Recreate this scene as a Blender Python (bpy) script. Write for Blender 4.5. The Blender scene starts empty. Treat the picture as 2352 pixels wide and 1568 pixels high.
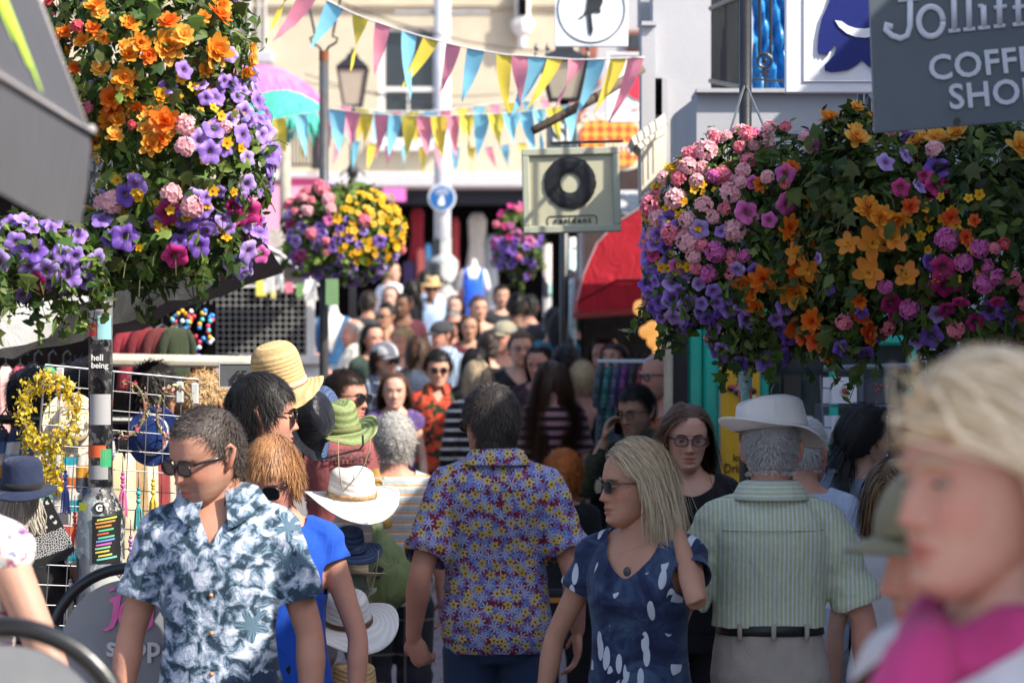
import bpy, math, random
import numpy as np
from mathutils import Vector, Matrix
random.seed(7); RNG = np.random.default_rng(7)
SC = bpy.context.scene; COL = SC.collection
F, CX, HY, CH = 6533.33, 1176.0, 900.0, 1.70      # focal length and frame of the photograph in its own pixels, eye height
R = math.radians; PI = math.pi
def P(px, py, d): return Vector(((px - CX) / F * d, d, CH - (py - HY) / F * d))
def G(d): return 0.0 if d < 12 else (0.055 * (d - 12) if d < 20 else .44 + .068 * (d - 20))
def ppm(d): return F / d
# ---------------------------------------------------------------- materials
MATS = {}
def nodes(name):
    m = bpy.data.materials.new(name); m.use_nodes = True; nt = m.node_tree; nt.nodes.clear()
    out = nt.nodes.new('ShaderNodeOutputMaterial'); b = nt.nodes.new('ShaderNodeBsdfPrincipled')
    nt.links.new(b.outputs[0], out.inputs[0]); return m, nt, b
class N:
    """tiny node-tree builder"""
    def __init__(s, nt): s.nt = nt
    def n(s, t, **kw):
        x = s.nt.nodes.new('ShaderNode' + t)
        for k, v in kw.items(): setattr(x, k, v)
        return x
    def put(s, sock, v):
        if isinstance(v, bpy.types.NodeSocket): s.nt.links.new(v, sock)
        elif v is not None: sock.default_value = v
    def math(s, op, a, b=None, c=None):
        x = s.n('Math', operation=op)
        for i, v in enumerate((a, b, c)): s.put(x.inputs[i], v)
        return x.outputs[0]
    def mix(s, f, a, b, mode='MIX'):
        x = s.n('MixRGB', blend_type=mode); s.put(x.inputs[0], f)
        for i, v in ((1, a), (2, b)): s.put(x.inputs[i], rgba(v) if isinstance(v, (tuple, list)) else v)
        return x.outputs[0]
    def coord(s, kind='Object', scale=(1, 1, 1), rot=(0, 0, 0)):
        t = s.n('TexCoord'); m = s.n('Mapping'); s.put(m.inputs[0], t.outputs[kind]); m.inputs['Scale'].default_value = scale
        m.inputs['Rotation'].default_value = rot; return m.outputs[0]
    def noise(s, vec, scale, detail=3, rough=.5, dist=0):
        x = s.n('TexNoise'); s.put(x.inputs['Vector'], vec); x.inputs['Scale'].default_value = scale
        x.inputs['Detail'].default_value = detail; x.inputs['Roughness'].default_value = rough; x.inputs['Distortion'].default_value = dist
        return x.outputs
    def ramp(s, f, stops, interp='LINEAR'):
        x = s.n('ValToRGB'); s.put(x.inputs[0], f); cr = x.color_ramp; cr.interpolation = interp
        while len(cr.elements) > 1: cr.elements.remove(cr.elements[-1])
        cr.elements[0].position = stops[0][0]; cr.elements[0].color = rgba(stops[0][1])
        for p, c in stops[1:]: e = cr.elements.new(p); e.color = rgba(c)
        return x.outputs[0]
    def sep(s, v):
        x = s.n('SeparateXYZ'); s.put(x.inputs[0], v); return x.outputs
    def comb(s, x_, y_, z_=0.0):
        x = s.n('CombineXYZ'); s.put(x.inputs[0], x_); s.put(x.inputs[1], y_); s.put(x.inputs[2], z_); return x.outputs[0]
    def bump(s, h, strength, dist=.01):
        x = s.n('Bump'); s.put(x.inputs['Height'], h); x.inputs['Strength'].default_value = strength; x.inputs['Distance'].default_value = dist; return x.outputs[0]
def rgba(c): return (c[0], c[1], c[2], 1.0) if len(c) == 3 else tuple(c)
def setp(b, rough=.7, metal=0, spec=.4, sss=0, coat=0, sheen=0):
    b.inputs['Roughness'].default_value = rough; b.inputs['Metallic'].default_value = metal
    b.inputs['Specular IOR Level'].default_value = spec
    if sss: b.inputs['Subsurface Weight'].default_value = sss; b.inputs['Subsurface Radius'].default_value = (.012, .005, .003); b.inputs['Subsurface Scale'].default_value = 1.0
    if coat: b.inputs['Coat Weight'].default_value = coat
    if sheen: b.inputs['Sheen Weight'].default_value = sheen
def mat(name, col=(.5, .5, .5), rough=.65, var=.15, scale=12, bump=.15, bscale=None, metal=0, spec=.35, vcol=False, sss=0, sheen=0, trans=0, dirt=0, dirtcol=(.12, .10, .08), coat=0):
    if name in MATS: return MATS[name]
    m, nt, b = nodes(name); q = N(nt); v = q.coord()
    n1 = q.noise(v, scale, 4, .6)[0]
    if vcol:
        a = q.n('VertexColor'); a.layer_name = 'Col'; base = a.outputs[0]
        f = q.math('MULTIPLY_ADD', n1, 2 * var, 1 - var); base = q.mix(1, base, q.comb(f, f, f), 'MULTIPLY')
    else:
        lo = tuple(max(0, c * (1 - var)) for c in col); hi = tuple(min(1, c * (1 + var)) for c in col)
        base = q.ramp(n1, [(.3, lo), (.7, hi)])
    if dirt:
        n2 = q.noise(v, scale * .35, 5, .7)[0]; f = q.ramp(n2, [(.48, (0, 0, 0)), (.72, (dirt,) * 3)]); base = q.mix(f, base, dirtcol)
    q.put(b.inputs['Base Color'], base); setp(b, rough, metal, spec, sss, coat, sheen)
    if bump: q.put(b.inputs['Normal'], q.bump(q.noise(v, bscale or scale * 6, 4, .6)[0], bump, .004))
    if trans:
        tr = q.n('BsdfTranslucent'); q.put(tr.inputs[0], base); mx = q.n('MixShader'); mx.inputs[0].default_value = trans
        nt.links.new(b.outputs[0], mx.inputs[1]); nt.links.new(tr.outputs[0], mx.inputs[2])
        nt.links.new(mx.outputs[0], [n for n in nt.nodes if n.type == 'OUTPUT_MATERIAL'][0].inputs[0])
    MATS[name] = m; return m
def cloth(name, col, var=.1, rough=.85, bump=.25):
    """woven cloth: slow tone change, fine weave, soft creases"""
    if name in MATS: return MATS[name]
    m, nt, b = nodes(name); q = N(nt); v = q.coord()
    finish_cloth(q, b, q.ramp(q.noise(v, 9, 4, .6)[0], [(.3, tuple(c * (1 - var) for c in col)), (.7, tuple(min(1, c * (1 + var)) for c in col))]), rough, bump)
    MATS[name] = m; return m
def finish_cloth(q, b, base, rough=.85, bump=.25):
    q.put(b.inputs['Base Color'], base); setp(b, rough, 0, .2, 0, 0, .1)
    v = q.coord('Object', (1, 1, .45), (.2, .1, .3)); h = q.math('ADD', q.noise(v, 14, 3, .5, 1.2)[0], q.math('MULTIPLY', q.noise(v, 260, 2)[0], .12))
    q.put(b.inputs['Normal'], q.bump(h, bump * 2, .02))
# ---------------------------------------------------------------- meshes
class MB:
    def __init__(s): s.v = []; s.f = []; s.m = []; s.c = []; s.n = 0
    def add(s, v, f, mi=0, col=None):
        v = np.asarray(v, float).reshape(-1, 3); s.v.append(v)
        s.f += [tuple(i + s.n for i in q) for q in f]; s.m += [mi] * len(f)
        c = np.ones((len(v), 3)) if col is None else np.asarray(col, float)
        if c.ndim == 1: c = np.tile(c[None, :3], (len(v), 1))
        s.c.append(c[:, :3]); s.n += len(v); return s
    def box(s, c, size, mi=0, rot=None, col=None, bev=0.0):
        hx, hy, hz = [a / 2 for a in size]
        if bev:
            b = min(bev, hx * .9, hy * .9, hz * .9); pts = []; lay = [(-hz, hx - b, hy - b), (-hz + b, hx, hy), (hz - b, hx, hy), (hz, hx - b, hy - b)]
            for z, a, e in lay:
                for x, y in ((-a, -e + b), (-a + b, -e), (a - b, -e), (a, -e + b), (a, e - b), (a - b, e), (-a + b, e), (-a, e - b)): pts.append((x, y, z))
            fs = [tuple(range(7, -1, -1)), tuple(range(24, 32))] + [(k * 8 + i, k * 8 + (i + 1) % 8, k * 8 + 8 + (i + 1) % 8, k * 8 + 8 + i) for k in range(3) for i in range(8)]
            v = np.array(pts)
        else:
            v = np.array([(x, y, z) for z in (-hz, hz) for x, y in ((-hx, -hy), (hx, -hy), (hx, hy), (-hx, hy))])
            fs = [(3, 2, 1, 0), (4, 5, 6, 7), (0, 1, 5, 4), (1, 2, 6, 5), (2, 3, 7, 6), (3, 0, 4, 7)]
        if rot is not None: v = v @ np.array(rot.to_3x3()).T
        return s.add(v + np.array(c)[None], fs, mi, col)
    def loft(s, rings, mi=0, col=None, cap=True, closed=True):
        """rings: array (k, n, 3)"""
        rings = np.asarray(rings, float); k, n, _ = rings.shape; f = []
        for i in range(k - 1):
            for j in range(n if closed else n - 1):
                a, b_ = i * n + j, i * n + (j + 1) % n; f.append((a, b_, b_ + n, a + n))
        if cap and closed: f += [tuple(range(n - 1, -1, -1)), tuple(range((k - 1) * n, k * n))]
        if col is not None:
            col = np.asarray(col, float)
            if col.ndim == 2 and len(col) == k: col = np.repeat(col, n, axis=0)
        return s.add(rings.reshape(-1, 3), f, mi, col)
    def tube(s, pts, r, n=8, mi=0, col=None, cap=True, up=None, flat=1.0):
        pts = np.asarray([tuple(p) for p in pts], float); k = len(pts)
        r = np.full(k, r) if np.isscalar(r) else np.asarray(r, float)
        t = np.gradient(pts, axis=0); t /= np.linalg.norm(t, axis=1)[:, None] + 1e-9
        u0 = np.array(up if up is not None else ((0, 0, 1) if abs(t[0, 2]) < .9 else (1, 0, 0)), float); rings = []
        a = np.linspace(0, 2 * PI, n, endpoint=False)
        for i in range(k):
            w = np.cross(t[i], u0); w /= np.linalg.norm(w) + 1e-9; u0 = np.cross(w, t[i])
            rings.append(pts[i] + r[i] * (np.cos(a)[:, None] * w + flat * np.sin(a)[:, None] * u0))
        return s.loft(np.array(rings), mi, col, cap)
    def limb(s, pts, r, n=12, sub=4, mi=0, col=None):
        """tapered limb through joints with rounded ends"""
        pts = np.asarray([tuple(p) for p in pts], float); r = np.asarray(r, float)
        tt = np.linspace(0, len(pts) - 1, (len(pts) - 1) * sub + 1); P_ = np.stack([np.interp(tt, range(len(pts)), pts[:, i]) for i in range(3)], 1); rr = np.interp(tt, range(len(pts)), r)
        for _ in range(2): P_[1:-1] = .5 * P_[1:-1] + .25 * (P_[:-2] + P_[2:])
        d0 = P_[0] - P_[1]; d0 /= np.linalg.norm(d0); d1 = P_[-1] - P_[-2]; d1 /= np.linalg.norm(d1)
        P_ = np.vstack([P_[0] + d0 * rr[0] * .95, P_[0] + d0 * rr[0] * .7, P_, P_[-1] + d1 * rr[-1] * .7, P_[-1] + d1 * rr[-1] * .95])
        rr = np.concatenate([[rr[0] * .25, rr[0] * .72], rr, [rr[-1] * .72, rr[-1] * .25]])
        return s.tube(P_, rr, n, mi, col)
    def ell(s, c, r, n=14, m=9, mi=0, M=None, col=None):
        th = np.linspace(.08, PI - .08, m); a = np.linspace(0, 2 * PI, n, endpoint=False)
        v = np.stack([np.outer(np.sin(th), np.cos(a)) * r[0], np.outer(np.sin(th), np.sin(a)) * r[1], np.outer(np.cos(th), np.ones(n)) * r[2]], -1)[::-1]
        if M is not None: v = v @ np.array(M.to_3x3()).T
        return s.loft(v + np.array(tuple(c)), mi, col)
    def lathe(s, prof, n=24, c=(0, 0, 0), mi=0, col=None, cap=True, sq=(1, 1)):
        a = np.linspace(0, 2 * PI, n, endpoint=False)
        return s.loft(np.array([np.stack([r * np.cos(a) * sq[0] + c[0], r * np.sin(a) * sq[1] + c[1], np.full(n, z + c[2])], 1) for r, z in prof]), mi, col, cap)
    def prism(s, pts, th, M=None, mi=0, col=None):
        """2-D outline (x, z) given a thickness along y"""
        n = len(pts); v = np.array([(x, -th / 2, z) for x, z in pts] + [(x, th / 2, z) for x, z in pts], float)
        if M is not None: v = v @ np.array(M.to_3x3()).T + np.array(M.translation)
        return s.add(v, [tuple(range(n)), tuple(range(2 * n - 1, n - 1, -1))] + [(i, i + n, (i + 1) % n + n, (i + 1) % n) for i in range(n)], mi, col)
    def build(s, name, mats, parent=None, smooth=False, tri=False):
        me = bpy.data.meshes.new(name)
        me.from_pydata(np.vstack(s.v).tolist() if s.v else [], [], s.f)
        for m in (mats if isinstance(mats, (list, tuple)) else [mats]): me.materials.append(m)
        if any(s.m): me.polygons.foreach_set('material_index', s.m)
        a = me.color_attributes.new('Col', 'FLOAT_COLOR', 'POINT'); c = np.ones((s.n, 4), np.float32); c[:, :3] = np.vstack(s.c); a.data.foreach_set('color', c.ravel())
        if smooth: me.polygons.foreach_set('use_smooth', [True] * len(me.polygons))
        me.update(); return link(name, me, parent)
def link(name, me, parent=None):
    o = bpy.data.objects.new(name, me); COL.objects.link(o)
    if parent is not None: o.parent = parent
    return o
def tag(o, label=None, cat=None, group=None, kind=None):
    if label: o['label'] = label
    if cat: o['category'] = cat
    if group: o['group'] = group
    if kind: o['kind'] = kind
    return o
def empty(name, loc, label=None, cat=None, group=None, rz=0.0):
    o = bpy.data.objects.new(name, None); COL.objects.link(o); o.location = loc; o.rotation_euler = (0, 0, rz); o.empty_display_size = .1
    return tag(o, label, cat, group)
def smooth_noise(v, seed, freq, octs=3, warp=.6):
    """cheap vectorised smooth noise in -1..1"""
    g = np.random.default_rng(seed); out = np.zeros(len(v)); amp = 1; tot = 0
    for o in range(octs):
        for k in range(4):
            d = g.normal(size=3); d /= np.linalg.norm(d); d2 = g.normal(size=3)
            out += amp * np.sin(v @ d * freq * (2 ** o) + g.uniform(0, 6) + warp * np.sin(v @ d2 * freq * (2 ** o) * .7 + g.uniform(0, 6))) / 4
        tot += amp; amp *= .5
    return out / tot * 1.6
def remesh(mb, voxel, it=2, fac=.5):
    me = bpy.data.meshes.new('t'); me.from_pydata(np.vstack(mb.v).tolist(), [], mb.f)
    o = bpy.data.objects.new('t', me); COL.objects.link(o)
    r = o.modifiers.new('r', 'REMESH'); r.mode = 'VOXEL'; r.voxel_size = voxel
    if it: s = o.modifiers.new('s', 'SMOOTH'); s.iterations = it; s.factor = fac
    dg = bpy.context.evaluated_depsgraph_get(); ev = o.evaluated_get(dg); m2 = ev.to_mesh()
    v = np.empty(len(m2.vertices) * 3); m2.vertices.foreach_get('co', v); v = v.reshape(-1, 3)
    nl = len(m2.loops); li = np.empty(nl, int); m2.loops.foreach_get('vertex_index', li)
    ls = np.empty(len(m2.polygons), int); m2.polygons.foreach_get('loop_total', ls)
    nn = np.empty(len(v) * 3); m2.vertices.foreach_get('normal', nn); nn = nn.reshape(-1, 3)
    f = [tuple(x) for x in li.reshape(-1, 4)] if nl and (ls == 4).all() else [tuple(li[a:a + b]) for a, b in zip(np.concatenate([[0], np.cumsum(ls)[:-1]]), ls)]
    ev.to_mesh_clear(); bpy.data.objects.remove(o); bpy.data.meshes.remove(me)
    return v, f, nn
def text_mesh(txt, size, depth=.002, bold=0.0, space=1.0):
    """lettering as a flat solid: x right, z up, facing -y; returns verts, faces, width"""
    cu = bpy.data.curves.new('t', 'FONT'); cu.body = txt; cu.size = size; cu.extrude = depth; cu.offset = bold; cu.space_character = space; cu.resolution_u = 3
    o = bpy.data.objects.new('t', cu); COL.objects.link(o); dg = bpy.context.evaluated_depsgraph_get(); m2 = o.evaluated_get(dg).to_mesh()
    v = np.array([tuple(x.co) for x in m2.vertices]).reshape(-1, 3); f = [tuple(p.vertices) for p in m2.polygons]
    o.evaluated_get(dg).to_mesh_clear(); bpy.data.objects.remove(o); bpy.data.curves.remove(cu)
    if len(v): v = np.stack([v[:, 0] - v[:, 0].min(), -v[:, 2], v[:, 1]], 1)
    return v, f
def write(mb, txt, size, pos, mi=0, M=None, col=None, bold=0.0, center=False, sx=1.0, space=1.0, depth=.002):
    v, f = text_mesh(txt, size, depth, bold, space)
    v[:, 0] *= sx
    if center: v[:, 0] -= v[:, 0].max() / 2
    v = v + np.array(pos)
    if M is not None: v = v @ np.array(M.to_3x3()).T + np.array(M.translation)
    mb.add(v, f, mi, col); return mb
# ---------------------------------------------------------------- people
SKIN = {'pale': (.60, .36, .27), 'fair': (.54, .30, .21), 'tan': (.44, .22, .135), 'red': (.56, .27, .19), 'brown': (.16, .075, .045), 'olive': (.40, .22, .14)}
HZ = np.array([-.120, -.113, -.104, -.092, -.075, -.055, -.03, 0, .035, .065, .092, .110, .120, .1245])
HF = np.array([-.050, -.068, -.078, -.083, -.085, -.0865, -.0875, -.0885, -.090, -.084, -.068, -.046, -.024, -.004])
HB = np.array([-.034, -.018, -.004, .018, .048, .074, .094, .104, .106, .102, .088, .066, .046, .026])
HW = np.array([.012, .026, .037, .047, .056, .0625, .069, .0745, .0770, .0725, .060, .043, .027, .010])
def g_(x, s): return np.exp(-(x / s) ** 2)
def head_rings(n=72, k=64, grow=0.0, face=True, fem=0.0, jowl=0.0):
    u = np.linspace(0, 1, k); z = np.interp(u, [0, .12, .62, .86, 1], [-.120, -.105, .03, .10, .1245])
    def pr(a):
        zz = np.linspace(-.13, .13, 261); f = np.interp(zz, HZ, a); w = np.hanning(13); w /= w.sum(); f = np.convolve(np.pad(f, 6, 'edge'), w, 'valid'); return np.interp(z, zz, f)
    yf, yb, hw = pr(HF) - grow, pr(HB) + grow, pr(HW) + grow
    hw = hw * (1 + jowl * g_(z + .085, .05)) * (1 - .08 * fem * g_(z + .09, .04))
    t = np.linspace(-PI, PI, n, endpoint=False); a = t - (.5 if face else 0) * np.sin(t)
    sx, cy = np.sin(a), -np.cos(a); e = .90
    X = hw[:, None] * (np.sign(sx) * np.abs(sx) ** e)[None]; Y = ((yf + yb) / 2)[:, None] + ((yb - yf) / 2)[:, None] * (np.sign(cy) * np.abs(cy) ** e)[None]
    Z = np.repeat(z[:, None], n, 1) + (grow * .9 * (np.clip((z - .02) / .1, 0, 1)))[:, None]
    if face:
        ax = np.abs(X); zr = np.clip((.012 - Z) / .052, 0, 1); nose = np.where((Z < .014), (.002 + .022 * zr ** 1.15) * 1 / (1 + np.exp(-(Z + .043) / .0018)), 0) * g_(X, .0075 + .0075 * zr ** 2)
        f = nose + .004 * g_(ax - .012, .006) * g_(Z + .037, .007)
        f += -.0105 * g_(ax - .031, .015) * g_(Z - .003, .011) + .0055 * g_(ax - .0315, .0105) * g_(Z, .0065)
        f += .0045 * g_(ax - .028, .022) * g_(Z - .021, .008) + .006 * g_(ax - .045, .02) * g_(Z + .03, .018)
        f += .0065 * g_(X, .021) * g_(Z + .0625, .0052) + .007 * g_(X, .018) * g_(Z + .0765, .0055) - .005 * g_(X, .024) * g_(Z + .0695, .0028)
        f += .007 * g_(X, .018) * g_(Z + .1, .011) - .004 * g_(X, .02) * g_(Z + .087, .006) - .003 * g_(ax - .028, .008) * g_(Z + .062, .02)
        Y = Y - f * np.clip((-.005 - Y) / .05, 0, 1)
    return np.stack([X, Y, Z], -1)
def skin_cols(v, base, lip=1.0, stub=0.0):
    x, y, z = v.T; c = np.tile(np.array(base)[None], (len(v), 1)); fr = y < -.045
    lw = np.clip(1.35 - ((x / .024) ** 2 + ((z + .0695) / .0110) ** 2), 0, .7)[:, None] / .7 * fr[:, None]; lips = lw[:, 0] > .3
    c = c * (1 - lw) + lw * np.array(base) * np.array([.84, .54, .54])
    rosy = np.clip(g_(np.abs(x) - .045, .025) * g_(z + .028, .022) + g_(x, .014) * g_(z + .035, .012), 0, 1) * fr
    c *= 1 - rosy[:, None] * np.array([.0, .16, .18]); c *= 1 + (.10 * smooth_noise(v, 11, 55, 3))[:, None] * np.array([.5, 1, 1]); jaw = np.clip((-.035 - z) / .02, 0, 1) * np.clip((.035 - y) / .03, 0, 1) * (~lips); c *= 1 - stub * jaw[:, None] * np.array([1, .85, .75]); return c
def tf(v, M): return v @ np.array(M.to_3x3()).T + np.array(M.translation)
def ear(mb, M, s, base):
    pts = [(s * .071, .004, -.030), (s * .081, .010, -.020), (s * .087, .022, .004), (s * .088, .030, .020), (s * .084, .024, .031), (s * .077, .010, .026), (s * .075, .004, .012)]
    b = MB(); b.tube(pts, [.005, .008, .0075, .0065, .006, .005, .003], 8); b.ell((s * .078, .014, .002), (.006, .014, .022), 10, 7)
    mb.add(tf(np.vstack(b.v), M), b.f, 0, np.array(base) * np.array([.98, .86, .84]))
TZ = [.80, .87, .95, 1.03, 1.10, 1.18, 1.27, 1.35, 1.41, 1.45, 1.48, 1.52]
TW = [.142, .162, .165, .154, .142, .145, .158, .167, .162, .126, .078, .060]
TD = [.105, .122, .120, .110, .105, .108, .118, .122, .108, .088, .066, .058]
TY = [.0, .01, .01, .0, -.004, -.004, .0, .006, .014, .022, .028, .030]
def torso(mb, w=1, belly=0, bust=0, grow=0, z0=.80, z1=1.52, n=36, hemflare=0.0):
    zz = np.concatenate([np.arange(z0, z1, .03), [z1]]); i = lambda a: np.interp(zz, TZ, a)
    hw, hd, yc = i(TW) * (1 + (w - 1) * (np.clip((1.5 - zz) / .1, 0, 1))) + grow, i(TD) * (1 + (w - 1) * .9 * np.clip((1.5 - zz) / .1, 0, 1)) + grow, i(TY)
    if z0 < .8: hw = np.where(zz < .87, np.maximum(hw, .172 * w + grow + hemflare * (.87 - zz)), hw); hd = np.where(zz < .87, np.maximum(hd, .122 * w + grow + hemflare * .7 * (.87 - zz)), hd)
    bl = belly * g_(zz - 1.06, .14); bu = bust * g_(zz - 1.275, .06)
    hw = hw + bl * .35; t = np.linspace(0, 2 * PI, n, endpoint=False); sx, cy = np.sin(t), -np.cos(t); rings = []
    for k in range(len(zz)):
        x = hw[k] * np.sign(sx) * np.abs(sx) ** .82; y = yc[k] + hd[k] * np.sign(cy) * np.abs(cy) ** .9; fr = np.clip(-cy, 0, 1) ** .7
        y = y - bl[k] * fr - bu[k] * fr * np.clip(g_(np.abs(x) - .075, .06) + .35, 0, 1)
        rings.append(np.stack([x, y, np.full(n, zz[k])], 1))
    mb.loft(rings)
def hand(mb, wr, d, n, tt, curl=.5, sc=1.0):
    wr, d, n, tt = [np.array(tuple(a), float) for a in (wr, d, n, tt)]; d /= np.linalg.norm(d); n -= d * (n @ d); n /= np.linalg.norm(n); tt -= d * (tt @ d) + n * (tt @ n); tt /= np.linalg.norm(tt) + 1e-9
    M = Matrix(np.stack([tt, n, d], 1).tolist()); mb.ell(wr + d * .048 * sc, (.041 * sc, .017 * sc, .058 * sc), 14, 9, 0, M)
    for i, L in enumerate((.92, 1.0, .95, .76)):
        p = wr + d * .088 * sc + tt * (.030 - .020 * i) * sc; pts = [p - d * .02 * sc, p]; a = 0
        for l, ca in ((.040, .7), (.027, 1.0), (.021, .8)):
            a += curl * ca * (1 + .08 * i); p = p + (d * math.cos(a) + n * math.sin(a)) * l * L * sc; pts.append(p)
        mb.limb(pts, np.array([.0095, .0095, .0088, .0082, .007]) * sc, 8, 2)
    b = wr + d * .02 * sc + tt * .026 * sc; th = d * .62 + tt * .68 + n * .38 * (1 + curl * .5)
    p2 = b + th * .042 * sc; p3 = p2 + (d * .85 + tt * .25 + n * (.3 + curl * .3)) * .034 * sc
    mb.limb([b, p2, p3], np.array([.013, .0105, .008]) * sc, 8, 3)
def default_arm(s, w):
    return dict(S=(s * (.150 * w + .012), .012, 1.405), E=(s * (.190 * w + .035), .035, 1.115), W=(s * (.190 * w + .045), -.035, .875), hd=(0, -.15, -1), hn=(-s, 0, 0), ht=(0, -1, 0), curl=.45, r=1.0)
HAIRCAP = lambda y, hl, sb: np.where(y < -.045, hl, np.where(y < .005, sb + (hl - sb) * np.clip((-.005 - y) / .04, 0, 1) ** 1.2, np.where(y < .03, np.minimum(sb, .030), -.062)))
def hair(Mh, col, n=900, L=.05, style='short', K=6, thick=.012, hl=.078, sb=.005, wid=.0022, lift=.5, grav=.2, curl=0.0, seed=1, var=.35, tips=None, bald=0.0, nape=-.062, part=.0, pull=None, cap=True, cheek=-.07, rn=None, capk=.7):
    """scalp cap and ribbons of hair, in head space then moved by Mh; styles: short, bob, long, curly, tied"""
    g = np.random.default_rng(seed); mb = MB(); col = np.array(col)
    if cap:
        r = head_rings(60, 44, thick * (.25 if style in ('long', 'bob', 'back', 'tied') else .5), False); k, m, _ = r.shape; v = r.reshape(-1, 3); x, y, z = v.T; lim = HAIRCAP(y, hl, sb); lim = np.where(y > .03, nape, lim)
        ok = (z > lim + .004 * (y < -.03)); v = v * (1 + smooth_noise(v, seed, 60, 2)[:, None] * .03)
        if bald: ok &= ~((np.hypot(x, y - .02) < bald) & (z > .05))
        f = [(i * m + j, i * m + (j + 1) % m, (i + 1) * m + (j + 1) % m, (i + 1) * m + j) for i in range(k - 1) for j in range(m)] + [tuple((k - 1) * m + j for j in range(m))]
        f = [q for q in f if all(ok[a] for a in q)]; mb.add(v, f, 0, col[None] * capk * (1 + .25 * smooth_noise(v * np.array([1, 1, .4]), seed + 3, 120, 2)[:, None]))
    C = np.array([0, .010, .020]); RAD = np.array([.0765, .0985, .1045]); pts = []
    d = g.normal(size=(n * 6, 3)); d /= np.linalg.norm(d, axis=1)[:, None]; p = C + d * RAD * (1 + .0)
    lim = HAIRCAP(p[:, 1], hl, sb); lim = np.where(p[:, 1] > .03, nape, lim); ok = p[:, 2] > lim + .004
    if bald: ok &= ~((np.hypot(p[:, 0], p[:, 1] - .02) < bald) & (p[:, 2] > .05))
    p = p[ok][:n]; n = len(p); nrm = (p - C) / RAD ** 2; nrm /= np.linalg.norm(nrm, axis=1)[:, None]
    if style == 'short': fl = p - np.array([.01, .075, .118]); fl[:, 2] *= .6
    elif style == 'curly': fl = g.normal(size=(n, 3))
    elif style == 'tied': fl = np.array(pull if pull is not None else (0, .12, .03)) - p
    elif style == 'back': fl = np.stack([p[:, 0] * .6, np.full(n, .12), np.full(n, -.02)], 1)
    else: fl = np.stack([np.sign(p[:, 0] - part) * (.055 + .02 * (p[:, 2] > .08)), np.where(p[:, 1] < -.03, .06, .03) + 0 * p[:, 0], -.9 * np.clip((.11 - p[:, 2]) / .07, .12, 1) * .1], 1)
    fl /= np.linalg.norm(fl, axis=1)[:, None] + 1e-9; rnd = g.normal(size=(n, 3)) * (rn if rn is not None else (.12 if style in ('bob', 'long') else .20)); Ls = L * g.uniform(.72, 1.12, n)
    path = [p.copy()]; v = fl.copy(); q = p.copy(); axis = g.normal(size=(n, 3))
    for k in range(K):
        s = k / K; st = (Ls / K)[:, None]; nr = (q - C) / RAD ** 2; nr /= np.linalg.norm(nr, axis=1)[:, None] + 1e-9
        tng = fl - nr * (fl * nr).sum(1)[:, None]
        v = tng * (1 - s * .55) + nr * lift * (1 - s) + np.array([0, 0, -1]) * grav * (.3 + 1.4 * s) + rnd * (1 if style != 'tied' else .25)
        if curl: ph = s * 7 + axis[:, :1] * 3; v = v + curl * (np.cos(ph) * np.cross(nr, axis) + np.sin(ph) * axis)
        v /= np.linalg.norm(v, axis=1)[:, None] + 1e-9; q = q + v * st
        e = np.sqrt((((q - C) / (RAD + thick * (1.0 if style in ('long', 'bob', 'back', 'tied') else .7))) ** 2).sum(1)); ins = e < 1; q[ins] = C + (q[ins] - C) / e[ins][:, None] * (1 + .04 * (g.random(ins.sum()) - .2))[:, None]
        low = q[:, 2] < -.06; rr = np.hypot(q[:, 0], q[:, 1] - .025); ins = low & (rr < .072); q[ins, :2] = np.array([0, .025]) + (q[ins, :2] - np.array([0, .025])) * (.072 / (rr[ins][:, None] + 1e-6))
        if style in ('long', 'bob') or cheek > -.07:
            fr = (q[:, 1] < -.052) & (q[:, 2] < .06) & (np.abs(q[:, 0]) < .066); q[fr, 0] = np.sign(q[fr, 0]) * .066; q[fr, 1] = np.maximum(q[fr, 1], -.07); ck = (q[:, 2] < .035) & (q[:, 1] < cheek); q[ck, 1] += (cheek - q[ck, 1]) * (.6 if cheek <= -.07 else .95); f2 = (q[:, 2] < -.09) & (q[:, 1] < .03) & (np.abs(q[:, 0]) < .085); q[f2, 0] += (np.where(q[f2, 0] >= 0, 1, -1) * (.085 + .02 * g.random(f2.sum())) - q[f2, 0]) * .6
            lo = (q[:, 2] < -.17) & (cheek <= -.03); bk = lo & (q[:, 1] > .0); q[bk, 1] = np.maximum(q[bk, 1], .10 + .02 * g.random(bk.sum())); ft = lo & (q[:, 1] <= 0); q[ft, 1] = np.minimum(q[ft, 1], -.085 - .02 * g.random(ft.sum()))
        path.append(q.copy())
    path = np.array(path); tone = 1 + var * (.55 * smooth_noise(p * np.array([1, 1, .35]), seed + 5, 90, 2) + .75 * g.uniform(-1, 1, n)); tone = np.clip(tone, .25, 2); wv = wid * g.uniform(.7, 1.3, n)
    rows = []; cols = []
    for k in range(K + 1):
        t = path[min(k + 1, K)] - path[max(k - 1, 0)]; nr = (path[k] - C) / RAD ** 2; w = np.cross(t, nr + axis * .02); w /= np.linalg.norm(w, axis=1)[:, None] + 1e-9
        ww = (wv * (1 - .75 * (k / K) ** 2.5))[:, None]; rows.append(np.stack([path[k] - w * ww, path[k] + w * ww], 1))
        c = col[None] * tone[:, None]
        if tips is not None: f = np.clip(k / K + g.uniform(-.25, .25, n), 0, 1)[:, None] * (tone > .8)[:, None]; c = c * (1 - f) + np.array(tips)[None] * tone[:, None] * f
        cols.append(np.stack([c, c], 1))
    V = np.stack(rows, 1).reshape(-1, 3); Cc = np.clip(np.stack(cols, 1).reshape(-1, 3), 0, 1); b = np.arange(n) * (K + 1) * 2; f = []
    for k in range(K): f.append(np.stack([b + 2 * k, b + 2 * k + 1, b + 2 * k + 3, b + 2 * k + 2], 1))
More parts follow.
